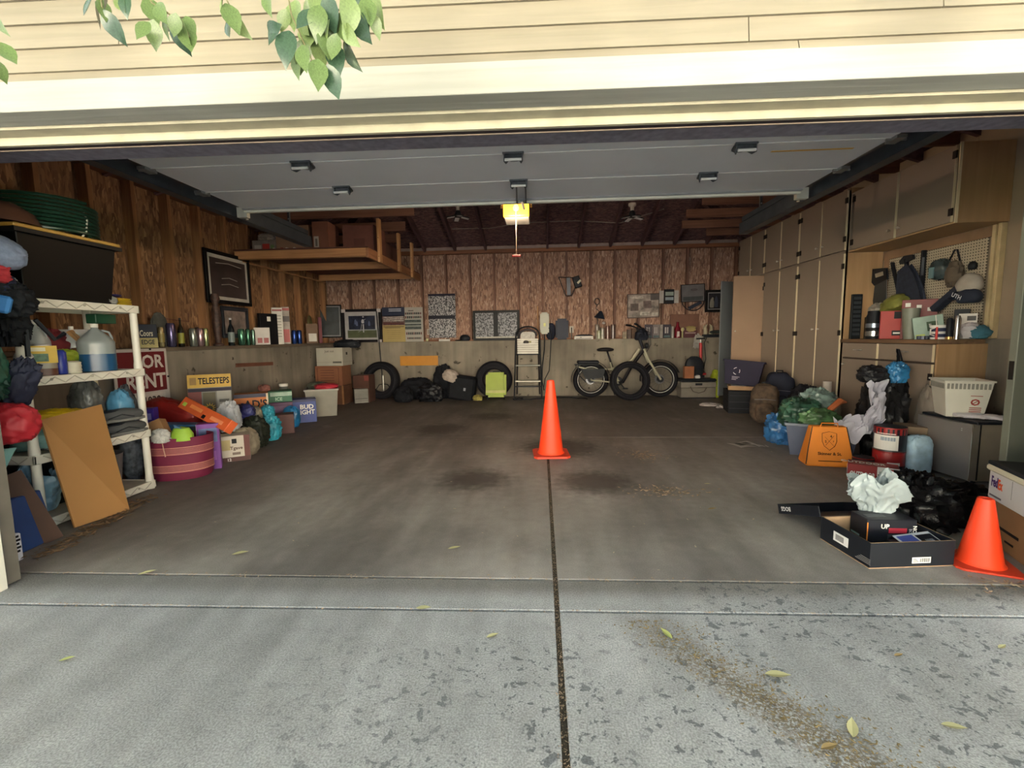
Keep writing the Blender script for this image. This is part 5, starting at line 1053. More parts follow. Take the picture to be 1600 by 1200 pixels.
sack('red_bag','bright red nylon bag hanging at the near end of the lower shelf',(-2.83,2.17,.63),(.135,.1,.11),165,M('#b02430',.55,v=.12),amp=.22,fr=1.8,flat=.95)
o=B().cloth(lambda u,v:(-2.93+.15*u-.09*v*u,2.15+.012*math.sin(u*7),.60-.17*v*(1-.25*u)+.01*u),12,12,.004).build('aqua_bag',M('#8fc0bc',.6,v=.08),None,'pale aqua bag with red cherries hanging under the red bag','bag')
for x,z in ((.04,.575),(.01,.51)): B().blob((-2.90+x,2.13,z),(.016,.006,.016),3,.05).build('cherry_print',M('#a8202a',.5),o)
# wall rack arm behind
b=B(); b.bar((-3.7,2.45,2.2),(-3.28,2.62,2.2),.03,.035); b.bar((-3.72,2.45,2.1),(-3.72,2.45,2.4),.03,.03); b.build('wall_rack',M('#1c1a1e',.5),None,'black metal rack arm sticking out above the coiled hose','rack')
B().tube([(-3.12,2.2,2.1),(-3.1,2.22,1.9),(-3.14,2.3,1.82)],.012,6).build('hanging_rope',M('#6c706e',.5),None,'pale grey cord hanging at the upper left edge','cord')
# --- the FOR RENT sign on the concrete wall
o=E('yard_sign','dark red FOR RENT yard sign with a white border leaning on the left wall','sign',(-4.05,0,0))
p0=P(0,-4.05,258,545); p1=P(0,-4.05,258,650)
yr=p0.y; yl=yr-.62; zt=P(0,-4.05,230,545).z; 
B().bx(0,.008,yl,yr,zt-.62,zt).build('sign_panel',M('#c4bfba',.5,v=.03),o)
B().bx(.008,.0095,yl+.03,yr-.03,zt-.44,zt-.03).build('red_field',M('#6c1820',.5,v=.04),o)
B().bx(.008,.0095,yl+.03,yr-.06,zt-.6,zt-.46).build('number_field',M('#cfcac4',.5),o)
def walltext(par,s,x,y,z,h,mat,wmax=None,slant=0):
    me,tw,tcx,th_,tcy=textmesh(s); sc=h/th_; sx=sc if not wmax else min(sc,wmax/tw) 
    m2=me.copy(); m2.materials.clear(); m2.materials.append(mat)
    m2.transform(Matrix.Translation((x,y,z))@Matrix(((0,0,1,0),(1,0,0,0),(0,1,0,0),(0,0,0,1)))@Matrix.Diagonal((sx,sc,.2,1))@Matrix.Translation((-tcx,-tcy,0))); return put('lettering',m2,par)
walltext(o,'FOR',.011,yr-.22,zt-.13,.14,M('#cfcac4',.5),.34); walltext(o,'RENT',.011,yr-.27,zt-.33,.15,M('#cfcac4',.5),.46); walltext(o,'1030',.011,yr-.22,zt-.53,.08,M('#3a3434',.5),.25)
for y,z in ((yr-.2,zt-.002),(yr-.004,zt-.3)): B().bx(.008,.014,y-.01,y+.01,z-.012,z+.006).build('grommet',dk,o)
a=P(0,XL,368,572); c_=P(0,XL,425,569); B().bar((XL+.01,a.y,a.z+.01),(XL+.01,c_.y,c_.z+.01),.02,.05).build('wood_strip',M('#6a4030',.7),None,'thin reddish wood strip fixed to the bare concrete of the left wall','strip')
# --- floor pile along the left wall
def fl_(px0,px1,yb,yt): # front box on floor
    g=G((px0+px1)/2,yb); m=mpp(g); t=P(1,g.y,(px0+px1)/2,yt); return g,(px1-px0)*m,t.z
stripe=M('#c98a78',.7); burg=M('#6c1838',.7,v=.1,n=6)
tb=E('striped_tote','burgundy woven tote with cream stripes beside the far end of the shelving','bag',(-3.12,3.60,0),R(18))
def ovalbody(w,d,h,top=1.08):
    b=B(); n=32; pr=[(.93,0),(1,.03),(1.03,h*.5),(top,h),(top-.03,h),(.95,.04),(0,.04)]; v=[];f=[]
    b.lathe(pr,n); b.v=[(x*w/2*(1+.02*math.sin(7*math.atan2(y,x))),y*d/2*(1+.02*math.sin(5*math.atan2(y,x))),z) for x,y,z in b.v]; return b
tw_,td_,th_2=.47,.34,.36
ovalbody(tw_,td_,th_2).build('bag_body',burg,tb,smooth=True)
for zc in (.10,.25):
    for k in range(6):
        z=zc+(k-2.5)*.011; s_=1.035+ (.0 if z<.18 else .02+.03*(z-.18)); th3=.0035 if 0<k<5 else .006
        b=B().lathe([(s_+.004,z),(s_+.004,z+th3)],32); b.v=[(x*tw_/2*(1+.02*math.sin(7*math.atan2(y,x))),y*td_/2*(1+.02*math.sin(5*math.atan2(y,x))),zz) for x,y,zz in b.v]; b.f=b.f[:32]; b.build('stripe',stripe,tb)
B().tube([(-.05,-.17,.34),(-.03,-.2,.28),(-.02,-.205,.22)],.004,5).build('tassel',M('#c9a08c',.7),tb)
B().lathe([(.09,0),(.088,.05),(.06,.1),(0,.115)],20,Matrix.Diagonal((1,.8,1,1))).build('lime_hat',M('#8fb43a',.6),None,'lime green cap sitting in the striped tote','cap',loc=(-3.02,3.52,.335),smooth=True)
carton('kraft_box','crumpled brown kraft box sticking out of the striped tote','box',(-3.17,3.50,.33),(.13,.1,.18),R(20),M('#8c6844',.85),rx=R(-14),ry=R(-24))
sack('white_tissue','white plastic wrapping spilling over the striped tote rim',(-3.12,3.42,.335),(.07,.05,.06),171,M('#b5b4b0',.5,v=.1),cat='wrapping',amp=.4,flat=.8)
B().hx([(-3.05,3.5,.38),(-3.0,3.49,.38),(-3.0,3.5,.38),(-3.05,3.51,.38),(-3.07,3.5,.47),(-2.99,3.48,.44),(-2.99,3.49,.44),(-3.07,3.51,.47)]).build('blue_card',M('#5f86b0',.6),None,'small light blue card standing behind the lime cap','card')
g,w,h=fl_(300,336,736,664)
carton('litter_box','tall purple and white carton standing right of the striped tote','box',(g.x+.0,g.y+.1,0),(.17,.13,h),R(33),M('#6a2a86',.5,v=.05),[('L','r',.0,.0,1,1,M('#b5afb5',.5)),('L','r',.15,.1,.85,.5,M('#8a848a',.5),'printed_panel',2),('F','r',.1,.6,.9,.9,M('#4a5a8a',.5,v=.5)),('F','r',.2,.2,.8,.4,M('#8a4aa0',.5))])
g,w,h=fl_(330,377,722,668)
carton('beer_carton','white and brown printed carton standing in front of the beige bag','box',(g.x+.02,g.y+.1,0),(.27,.17,.25),R(33),M('#b7ada0',.6,v=.06),[('F','r',.0,.0,1,.17,M('#4a2824',.6)),('F','r',.82,.17,1,1,M('#5c2c26',.6)),('F','r',.05,.45,.4,.85,M('#a9986a',.6)),('F','r',.45,.7,.6,.88,M(BLK,.6),'printed_panel',2),('F','t','Tgave',.58,.5,.17,M('#4a2c20',.6),.5),('F','r',.45,.25,.7,.35,M('#6a5a50',.6)),('L','r',.1,.25,.9,.8,M('#5c2c26',.6)),('F','t','12',.35,.08,.11,white,.3,0,3)])
oa,ob=P(1,4.06,286,634),P(1,3.82,358,672); om=(oa+ob)/2
o=carton('orange_toy_box','long orange carton lying aslant on the pile toward the front','box',om,((ob-oa).length,.08,.115),0,M('#cc5c30',.5,v=.12,n=6),[('F','r',.05,.3,.12,.6,M('#9ac050',.5)),('F','r',.5,.1,.56,.4,M(BLK,.5)),('F','r',.2,.4,.45,.7,M('#e08a50',.5)),('F','r',.65,.3,.9,.6,M('#e08a60',.5)),('T','r',.1,.2,.4,.7,M('#e0a070',.5))])
ox=(ob-oa).normalized(); oy=(om-EYE); oy=(oy-ox*oy.dot(ox)).normalized(); oz=ox.cross(oy); o.matrix_world=Matrix(((ox.x,oy.x,oz.x,om.x-oz.x*.03),(ox.y,oy.y,oz.y,om.y-oz.y*.03),(ox.z,oy.z,oz.z,om.z-oz.z*.03),(0,0,0,1)))
carton('blue_printed_box','long sky blue printed carton across the pile behind the striped tote','box',(-3.32,3.86,.28),(.36,.14,.13),R(14),M('#3f6c96',.5,v=.1),[('F','r',.6,.1,.98,.9,M('#2c3440',.5,v=.5)),('F','r',.1,.2,.5,.7,M('#2f5c8a',.5))],ry=R(3))
carton('support_carton','plain dark carton under the blue printed box','box',(-3.42,3.88,0),(.4,.2,.27),R(14),M('#4a3a30',.7))
carton('support_carton','plain brown carton under the orange carton against the wall','box',(-3.5,4.2,0),(.3,.25,.3),R(14),M('#5c4636',.7))
carton('purple_wipes_box','deep purple and blue carton on the back of the pile','box',(-3.68,3.88,.40),(.19,.1,.15),R(20),M('#3a2a8a',.4,v=.2),[('F','r',.0,.0,.3,1,M('#6a2278',.5)),('F','r',.4,.3,.9,.7,M('#8a8ad0',.5,v=.4))])
carton('support_carton','plain dark carton at the wall under the purple box','box',(-3.72,3.92,0),(.3,.2,.39),R(20),M('#3a302a',.7))
sack('red_package','large dark red crinkled package behind the purple box',(-3.66,4.15,.33),(.26,.10,.13),173,M('#7c1c18',.45,v=.15),cat='package',amp=.16,fr=1.6,flat=.9,rot=(0,R(18),0),pw=.55)
sack('floral_bag','black and white patterned bag stuffed between the tote and the far post',(-3.42,3.45,.0),(.08,.08,.42),175,M('#4a5058',.6,v=.9,n=22),amp=.15,flat=.92)
# telesteps box
o=carton('ladder_box','tall yellow and grey telescopic ladder carton tilted against the left wall','box',(-3.60,4.62,.0),(.40,.12,.80),R(33),M('#6c6a64',.6),[('F','r',0,.82,1,1,M('#b8922c',.5)),('F','r',.0,.0,.3,.8,M('#6c2420',.5)),('F','r',.33,.3,.62,.75,M('#55503c',.6)),('F','r',.65,.05,.98,.8,M('#8f8d86',.5)),('F','t','TELESTEPS',.6,.91,.09,M(BLK,.6),.72,0,3),('F','r',.05,.86,.2,.96,M('#8a6a2a',.5),'printed_panel',2),('F','r',.0,.765,1,.81,M('#2c2634',.5),'printed_panel',2),('L','r',0,0,1,1,M('#b8922c',.5)),('L','r',.25,.05,.75,.97,M('#8f8d70',.5),'printed_panel',2),('L','t','TELESTEPS',.5,.45,.4,M(BLK,.6),.8,R(90),4)]+[('F','r',.7,.16+.09*k,.93,.2+.09*k,M('#5c5a56',.6),'printed_panel',2) for k in range(6)],rx=R(-10))
b=B()
for k in range(12):
    a=2*PI*k/12; b.prism([(-.01+.028*math.cos(a-.25),.43+.028*math.sin(a-.25)),(-.01+.06*math.cos(a),.43+.06*math.sin(a)),(-.01+.028*math.cos(a+.25),.43+.028*math.sin(a+.25))],-.0635,-.0620,'xz')
b.build('sun_emblem',M('#c9a830',.5),o)
sack('white_carrier_bag','white knotted carrier bag standing in front of the yellow ladder carton',(-3.15,4.28,.25),(.10,.09,.16),177,M('#a9acb0',.4,v=.12),amp=.4,flat=.85)
carton('support_carton','dark carton under the white knotted carrier bag','box',(-3.22,4.32,0),(.24,.2,.25),R(20),M('#4a3c34',.7))
sack('beige_bag','beige fabric bag slumped behind the white and brown printed carton',(-3.02,4.3,0),(.13,.11,.15),179,M('#847a68',.7,v=.12),amp=.2,flat=.85)
sack('olive_bag','dark olive bin bag right of the beige fabric bag',(-3.13,4.62,0),(.14,.13,.18),181,M('#252a22',.5,v=.3,bump=.2),amp=.28,flat=.87)
sack('blue_snack_pack','dark blue printed pack lying on the olive bag',(-3.26,4.66,.31),(.12,.07,.09),183,M('#2a2c60',.4,v=.8,n=9),cat='package',amp=.25,flat=.8)
sack('checked_package','brown and white printed package between the olive and teal bags',(-3.28,4.86,.18),(.09,.07,.13),185,M('#7a7464',.5,v=.7,n=14),cat='package',amp=.15,flat=.85)
sack('teal_bag','bright teal plastic bag standing at the front of the left pile',(-3.17,4.98,0),(.11,.10,.15),187,M('#2f8fa4',.35,v=.3,n=9),amp=.35,flat=.87)
sack('plastic_bag','crumpled teal plastic bag top above the bright teal bag',(-3.22,5.02,.24),(.07,.07,.09),188,M('#2f8fa4',.35,v=.3,n=9),amp=.4,flat=.8)
carton('orange_cookie_box','orange and navy carton with bold black lettering behind the olive bag','box',(-3.56,5.25,.22),(.36,.22,.3),R(33),M('#b8641c',.5,v=.05),[('F','r',0,.85,1,1,M('#1c1a3c',.5)),('F','t',"AD'S",.62,.58,.36,M(BLK,.5),.7),('F','r',.1,.1,.9,.25,M('#7a2a1c',.5)),('R','r',.1,.4,.9,.6,M('#2a1c20',.5)),('R','r',.1,.1,.9,.25,M('#2a1c20',.5)),('R','r',0,.85,1,1,M('#1c1a3c',.5)),('F','r',.94,0,1,1,M('#c9b49a',.5),'printed_panel',2)])
carton('support_carton','dark carton under the orange and navy carton','box',(-3.56,5.27,0),(.36,.22,.218),R(33),M('#3c302a',.7))
carton('green_can_pack','green and white drinks multipack on the purple multipack','box',(-3.62,5.85,.33),(.40,.24,.15),R(30),M('#1c5c40',.5,v=.2),[('F','r',.35,.55,1,.9,M('#8fa898',.5,v=.3)),('F','t','ICE',.6,.3,.3,M('#9ac0a8',.5),.3),('L','r',.3,.4,.7,.8,M('#9ac0a8',.5))])
carton('purple_can_pack','purple and red drinks multipack under the green one','box',(-3.62,5.85,.0),(.40,.24,.325),R(30),M('#4c1c4a',.5,v=.25),[('F','r',.2,.5,.85,.85,M('#6a4a70',.5,v=.5))])
sack('red_white_pack','small red and white packet on top of the green multipack',(-3.74,5.8,.48),(.08,.05,.05),189,M('#8a5a50',.6,v=.8,n=16),cat='package',amp=.2,flat=.8)
carton('dark_red_carton','dark red brown carton on the floor between the teal bag and the blue pouch','box',(-3.26,5.38,0),(.26,.2,.24),R(30),M('#4a2420',.6))
sack('blue_wipes_pack','bright blue soft pack on the floor beside the dark red carton',(-3.34,5.72,0),(.11,.08,.15),191,M('#1f6ca0',.4,v=.4,n=9),cat='package',amp=.2,flat=.87)
p=Vector((-3.4,6.3,.0)); o=jug('clear_jug','clear jug with a large round grey label behind the blue beer carton',(-3.84,6.42,.0),.22,.2,.52,M('#5c605a',.35,v=.1),rz=R(30),handle=False,neck=.45)
B().lathe([(.001,0),(.07,0),(.07,.003),(0,.003)],20,Matrix.Translation((0,-.104,.3))@Matrix.Rotation(PI/2,4,'X')).build('round_label',M('#8a8888',.5,v=.4,n=30),o)
carton('beer_case','royal blue beer carton with white lettering on the floor','box',(-3.40,6.15,0),(.32,.26,.33),R(30),M('#16307c',.45,v=.08),[('F','t','BUD',.62,.68,.2,white,.6),('F','t','LIGHT',.58,.45,.2,white,.7),('L','r',.2,.72,.8,.82,white),('L','r',.1,.55,.6,.62,white),('F','r',.0,.9,1,1,M('#101c50',.5))],rx=0)
o=E('storage_bin','pale grey storage bin with cloths on top, far end of the left pile','tub',(-3.42,6.75,0),R(25))
tubmesh(.46,.56,.42,.008,.88).build('bin_body',M('#7c786e',.45,v=.06),o,bev=.008); b=B(); b.bx(-.24,.24,-.29,-.275,.395,.42); b.bx(-.24,.24,.275,.29,.395,.42); b.bx(-.245,-.23,-.275,.275,.395,.42); b.bx(.23,.245,-.275,.275,.395,.42); b.build('rim',M('#8d897f',.45),o)
sack('red_cloth','bright red cloth lying on the pale grey storage bin',(-3.32,6.7,.40),(.17,.14,.05),193,M('#a01f30',.7,v=.1),cat='cloth',amp=.2,flat=.8)
sack('dark_cloth','dark green and cream cloth heaped on the back of the pale grey bin',(-3.55,6.88,.39),(.15,.14,.06),195,M('#4c5044',.8,v=.6,n=9),cat='cloth',amp=.3,flat=.8)
# --- things on the sill of the left wall
ZS=ZL+.001
def sill(px0,px1,yt,X=-4.17):
    d=ray((px0+px1)/2,531); k=X/d.x; p=Vector((X,d.y*k,ZS)); t=P(0,X,(px0+px1)/2,yt); return p,(px1-px0)*mpp(p),max(.03,t.z-ZS)
def can(label,px0,px1,yt,col,X=-4.16,group=None,band=None):
    p,w,h=sill(px0,px1,yt,X); w=min(w,.1); o=lathe_thing('drink_can',label,'can',p,[(w*.38,0),(w*.47,h*.06),(w*.47,h*.9),(w*.38,h*.98),(w*.36,h),(0,h-.004)],M(col,.25,.7,v=.15,n=20),group=group)
    if band: B().lathe([(w*.475,h*.25),(w*.475,h*.7)],18).build('can_print',M(band,.4),o,smooth=True)
    return o
p,w,h=sill(213,246,505,-4.17); carton('six_pack_carrier','small black and yellow cardboard bottle carrier, leftmost on the wall sill','box',p,(w*.8,.1,h*.95),facing(p),M('#14182c',.5),[('F','r',0,0,1,.42,M('#9c8e50',.5)),('F','t','EDGE',.55,.24,.2,M(BLK,.5),.6,0,3),('F','t','Coors',.5,.62,.26,M('#b8b09a',.5),.6)])
p,w,h=sill(236,276,492,-4.22); sack('grey_pouch','grey and black zip pouch behind the black and yellow carrier',(-4.215,p.y-.05,ZS),(.03,.11,h*.55),197,M('#4a4c48',.7,v=.4,n=9),amp=.15,flat=.9)
can('small gold and silver can beside the black and yellow carrier',248,257,511,'#a89870',band='#8a7a40'); can('large purple grey can with silver lid on the left wall sill',259,277,505,'#5c5678')
def bottle(label,px0,px1,yt,col,X=-4.16,capc='#2a2a2a',lab=None,group=None,cat='bottle'):
    p,w,h=sill(px0,px1,yt,X); w=min(w,.12); o=lathe_thing('bottle',label,cat,p,[(w*.42,0),(w*.46,.01),(w*.46,h*.55),(w*.36,h*.66),(w*.16,h*.78),(w*.15,h*.94),(0,h*.94)],M(col,.2,v=.1),group=group)
    B().lathe([(w*.18,h*.93),(w*.18,h),(0,h)],10).build('cap',M(capc,.5),o); 
    if lab: B().lathe([(w*.47,h*.12),(w*.47,h*.48)],18).build('label_band',M(lab,.5),o,smooth=True)
    return o
bottle('brown beer bottle with a yellow label right of the purple grey can',279,288,497,'#1e1a10',lab='#8c8a30')
can('silver can, first of three beside the wide stud',296,308,513,'#8a8f88'); can('pinkish silver can, middle of the three beside the wide stud',308,319,513,'#a08488'); can('pale lime can, last of the three beside the wide stud',318,326,513,'#a0a878')
sack('black_cloth_lump','small black lump behind the three cans on the sill',sill(300,318,503,-4.22)[0],(.025,.06,.12),199,dk,cat='cloth',amp=.2,flat=.9)
p,w,h=sill(333,349,460,-4.15); lathe_thing('carved_figure','tall dark carved wooden figure with pale zigzags on the left sill','sculpture',p,[(w*.45,0),(w*.45,.02),(w*.25,.04),(w*.3,h*.2),(w*.42,h*.45),(w*.36,h*.7),(w*.22,h*.82),(w*.42,h*.9),(w*.3,h),(0,h)],M('#3a2620',.6,v=.7,n=26))
def frameL(name,label,px0,px1,yt0,yb0,X,matf,bord,pic,picn=7,extra=None,tilt=0,v=.5):
    a=P(0,X,px0,yb0); c_=P(0,X,px1,yb0); t=P(0,X,px0,yt0); w=c_.y-a.y; h=t.z-a.z
    o=E(name,label,'picture',(X,(a.y+c_.y)/2,a.z),(0,R(tilt),0)); fw=min(w,h)*.07
    b=B(); b.bx(0,.03,-w/2,w/2,0,fw); b.bx(0,.03,-w/2,w/2,h-fw,h); b.bx(0,.03,-w/2,-w/2+fw,fw,h-fw); b.bx(0,.03,w/2-fw,w/2,fw,h-fw); b.build('frame',matf,o,bev=.003)
    B().bx(.0,.015,-w/2+fw,w/2-fw,fw,h-fw).build('mount_board',bord,o); m=fw*1.7; B().bx(.015,.017,-w/2+m*1.15,w/2-m*1.15,m*1.15,h-m*1.15).build('print',M(pic,.4,v=v,n=picn),o)
    return o,w,h,m
blackf=M('#07070a',.5)
o,w,h,m=frameL('framed_picture','large black framed picture hanging tilted over the carved figure',322,391,388,472,-4.22,blackf,M('#b0aca6',.5),'#3a3030',3,v=.4)
for z,a in ((.78,.3),(.5,.18),(.38,.2)): 
    b=B(); b.tube([(.018,-w*a*.9,h*z-.01),(.018,0,h*z+.012),(.018,w*a,h*z-.012)],.006,4); b.build('pale_streak',M('#9a9690',.5),o)
o,w,h,m=frameL('framed_picture','smaller dark framed picture standing on the sill behind the gin bottle',347,388,478,528,-4.22,M('#20242c',.4),M('#2a2c34',.5),'#7c6e68',9)
bottle('dark bottle with white cap and pale label standing before the smaller frame',357,367,497,'#141a1e',X=-4.13,capc='#c9c9c9',lab='#6f7a7a')
can('green can, nearest of three right of the white capped bottle',372,383,514,'#4a7a64'); can('dark green can, middle of three right of the bottle',384,392,514,'#3a6450'); can('small green silver can, last of the three',393,399,515,'#6a8a7c')
p,w,h=sill(398,422,512,-4.15); carton('white_can_pack','white and red shrink pack on the left sill','box',p,(min(w,.25)*.9,.1,h),facing(p),M('#b8b0ac',.5,v=.1),[('F','r',.2,.1,.5,.4,M('#8a3030',.5)),('F','r',.6,.1,.9,.4,M('#8a3030',.5))])
p,w,h=sill(400,432,490,-4.21); carton('black_coffee_box','black carton with a round white mark behind the white shrink pack','box',(-4.2,p.y+.05,ZS),(.3,.06,h),R(70),M('#121216',.5),[('F','r',.4,.75,.6,.9,white)])
p,w,h=sill(428,443,481,-4.14); carton('tall_white_box','tall slim white printed box on the left sill','box',p,(min(w,.16),.07,h),facing(p),M('#b9b4ac',.5),[('F','r',.05,.9,.95,.95,M('#7c2a2a',.5))]+[('F','r',.15,.2+.08*k,.85,.23+.08*k,M('#8a8680',.5)) for k in range(8)])
p,w,h=sill(443,454,480,-4.14); carton('tall_red_box','tall slim box with red and dark bands beside the white one','box',p,(min(w,.14),.07,h),facing(p),M('#8c8078',.5,v=.3),[('F','r',0,.9,1,.97,M('#8a2a2a',.5)),('F','r',0,.6,1,.75,M('#3a2c2c',.5)),('F','r',.1,.05,.9,.4,M('#a03a3a',.5))])
can('blue and silver can, left of a touching pair near the wall corner',456,464,516,'#2a4488'); can('blue and silver can, right of a touching pair near the wall corner',464,472,516,'#2f4c94')
p,w,h=sill(479,497,506,-4.16); carton('small_kraft_box','brown box with a white label under an orange packet','box',p,(min(w,.28)*.9,.1,h),facing(p),M('#6a5240',.7),[('F','r',.2,.1,.9,.5,M('#b9b4ac',.5))])
p,w,h=sill(496,506,496,-4.18); carton('red_book','thin dark red book standing behind the brown box','book',p,(.06,.12,h),R(30),M('#6a2430',.6))
p,w,h=sill(481,494,495,-4.2); sack('orange_packet','black and orange packet behind the small brown box',(-4.2,p.y-.05,ZS),(.03,.08,h*.55),203,M('#4a4420',.5,v=.5),cat='package',amp=.1,flat=.9)
# ================================================================ BACK WALL
def back(px0,px1,yt,Y=8.83,zb=None):
    p=P(1,Y,(px0+px1)/2,531); t=P(1,Y,(px0+px1)/2,yt); a=P(1,Y,px0,500).x; b_=P(1,Y,px1,500).x
    z=ZS if zb is None else zb; return Vector(((a+b_)/2,Y,z)),b_-a,t.z-z
def frameB(name,label,px0,px1,yt,yb,Y,matf,bord,pic,cat='picture',th=.025,fk=.05,mk=.1,v=.5,n=7,rx=0,ry=0):
    a=P(1,Y,px0,yb); c_=P(1,Y,px1,yb); t=P(1,Y,(px0+px1)/2,yt); w=c_.x-a.x; h=t.z-a.z
    z0=a.z if abs(a.z-ZS)>.06 else ZS; h=t.z-z0
    o=E(name,label,cat,((a.x+c_.x)/2,Y,z0),(rx,ry,0)); f=min(w,h)*fk; m=min(w,h)*mk
    if f: b=B(); b.bx(-w/2,w/2,-th,0,0,f); b.bx(-w/2,w/2,-th,0,h-f,h); b.bx(-w/2,-w/2+f,-th,0,f,h-f); b.bx(w/2-f,w/2,-th,0,f,h-f); b.build('frame',matf,o,bev=.002)
    B().bx(-w/2+f,w/2-f,-th*.5,0,f,h-f).build('mount_board',bord,o)
    if pic: B().bx(-w/2+m,w/2-m,-th*.5-.002,-th*.5,m,h-m).build('print',M(pic,.4,v=v,n=n),o)
    return o,w,h
def quad(o,w,h,x0,x1,z0,z1,col,y=-.018,name='printed_panel',**kw): return B().bx((x0-.5)*w,(x1-.5)*w,y,y+.0015,z0*h,z1*h).build(name,M(col,.5,**kw),o)
def btext(o,w,h,s,x,z,hh,col,wm=.8,y=-.02,rot=0):
    me,tw,tcx,th_,tcy=textmesh(s); sc=hh*h/th_; sx=min(sc,wm*w/tw); m2=me.copy(); m2.materials.clear(); m2.materials.append(M(col,.6))
    m2.transform(Matrix.Translation(((x-.5)*w,y,z*h))@Matrix.Rotation(PI/2,4,'X')@Matrix.Rotation(rot,4,'Z')@Matrix.Diagonal((sx,sc,.1,1))@Matrix.Translation((-tcx,-tcy,0))); put('lettering',m2,o)
# framed picture near the left corner
o,w,h=frameB('framed_picture','dark framed grey picture leaning in the back left corner beside the sports picture',494,530,476,528,8.75,blackf,M('#77787c',.4),'#33383c',n=5); o.rotation_euler=(R(-6),0,R(14)); o.location.y=8.72; o.location.x+=.06
o,w,h=frameB('sports_picture','silver and black framed picture of a ball player on a green field','#' and 537,598,483,533,8.82,M('#1a181c',.4),M('#a6a3a4',.5),'#1e2438',fk=.08,mk=.2,v=.6,n=14,th=.04)
for x0,x1,z0,z1 in ((0,.1,.9,1),(.9,1,.9,1),(0,.08,0,.08),(.9,1,0,.08)): B().bx((x0-.5)*w,(x1-.5)*w,-.045,-.04,z0*h,z1*h).build('corner_guard',M('#b5aeb0',.5),o)
quad(o,w,h,.13,.87,.14,.36,'#4c5238',-.0245,v=.2); quad(o,w,h,.13,.87,.36,.39,'#8f9296',-.0245)
b=B(); b.blob((.02,-.026,h*.62),(.028,.003,.05),1,.1); b.blob((.03,-.026,h*.76),(.016,.003,.018),1,.1); b.bar((.0,-.026,h*.55),(-.03,-.026,h*.35),.02,.004); b.bar((.03,-.026,h*.55),(.03,-.026,h*.3),.022,.004); b.bar((.03,-.026,h*.66),(.08,-.026,h*.7),.014,.004); b.bar((-.03,-.026,h*.35),(-.08,-.026,h*.31),.016,.004); b.build('printed_player',M('#a9a6aa',.5),o)
b=B(); 
for x,z in ((-.13,.6),(-.1,.55),(.15,.55)): b.blob((x,-.026,h*z),(.022,.003,.06),2,.2)
b.build('printed_crowd',M('#4c5674',.5),o)
o,w,h=frameB('event_poster','poster with a dark blue top and cream yellow text lower half on the ledge',599,634,480,534,8.83,None,M('#a08c58',.6,v=.05),None,'poster',fk=0,th=.016)
quad(o,w,h,0,1,.74,1,'#18223c',-.0095); quad(o,w,h,0,1,.48,.76,'#5a4440',-.0095,v=.8,n=30); quad(o,w,h,.05,.95,.5,.56,'#4a1c1c',-.0105)
for k in range(3): quad(o,w,h,.05,.95,.60+.05*k,.625+.05*k,'#a9a4a0',-.011,v=.6,n=40)
for k in range(2): quad(o,w,h,.3,.85,.88+.05*k,.905+.05*k,'#a9b0c0',-.011)
quad(o,w,h,.04,.96,.43,.45,'#4a3c20',-.0105); quad(o,w,h,.1,.8,.40,.415,'#4a3c20',-.0105)
for k in range(5): quad(o,w,h,.2,.8,.1+.055*k,.115+.055*k,'#8f7c4c',-.0105)
o,w,h=frameB('fight_poster','white event poster with rows of dark block lettering on the ledge',634,662,480,531,8.83,None,M('#9c9892',.6,v=.05),None,'poster',fk=0,th=.016)
for z,hh,x0,x1 in ((.9,.03,.2,.5),(.82,.06,.02,.95),(.71,.07,.02,.95),(.24,.07,.05,.95),(.1,.05,.1,.9)):
    n_=9; 
    for k in range(n_): 
        a=x0+(x1-x0)*k/n_; quad(o,w,h,a,a+(x1-x0)/n_*.7,z-hh/2,z+hh/2,'#2c2c30' if k%4 else '#5a3030',-.0095,name='block_letter')
quad(o,w,h,.0,.9,.36,.64,'#3c4444',-.0095,v=.5,n=30); quad(o,w,h,0,.9,.52,.56,'#8a8f8a',-.011); quad(o,w,h,0,.9,.44,.47,'#8a8f8a',-.011)
def tinyp(name,c0,c1,sc):
    mt,t,b,nn,ln=nodes(name,.6); tc=nn('TexCoord'); mp=nn('Mapping'); mp.inputs['Scale'].default_value=(sc,1,sc*.7); ln(tc.outputs['Object'],mp.inputs[0]); vo=nn('TexVoronoi'); vo.inputs['Scale'].default_value=1; ln(mp.outputs[0],vo.inputs['Vector']); s=nn('SeparateColor'); ln(vo.outputs['Color'],s.inputs[0]); r=ramp(nn,[(.35,c0),(.6,c1)]); ln(s.outputs[0],r.inputs[0]); ln(r.outputs[0],b.inputs['Base Color']); return mt
news=tinyp('puzzle_print','#2c2c32','#a5a3a6',75); news2=tinyp('face_print','#3a3c42','#93949a',60)
o,w,h=frameB('puzzle_board','tall grey patterned board with a black band across the middle',671,713,459,528,8.84,None,news,None,'board',fk=0,th=.016)
quad(o,w,h,0,1,.95,1.0,'#1c1a2c',-.0095); quad(o,w,h,.0,.98,.43,.51,'#1a1a26',-.0095)
o,w,h=frameB('grid_frame','wide black framed sheet of small portrait cells standing on the ledge',740,812,485,532,8.82,blackf,M('#0c0c10',.5),None,fk=.08)
B().bx(-w*.46,-.055,-.016,-.014,h*.08,h*.94).build('print',news2,o); B().bx(.035,w*.46,-.016,-.014,h*.08,h*.94).build('print',news2,o)
for k in range(8): quad(o,w,h,.04,.96,.12+.1*k,.127+.1*k,'#1c1c22',-.018,name='grid_line')
quad(o,w,h,.05,.95,.05,.13,'#a9a49a',-.019,v=.3,n=30)
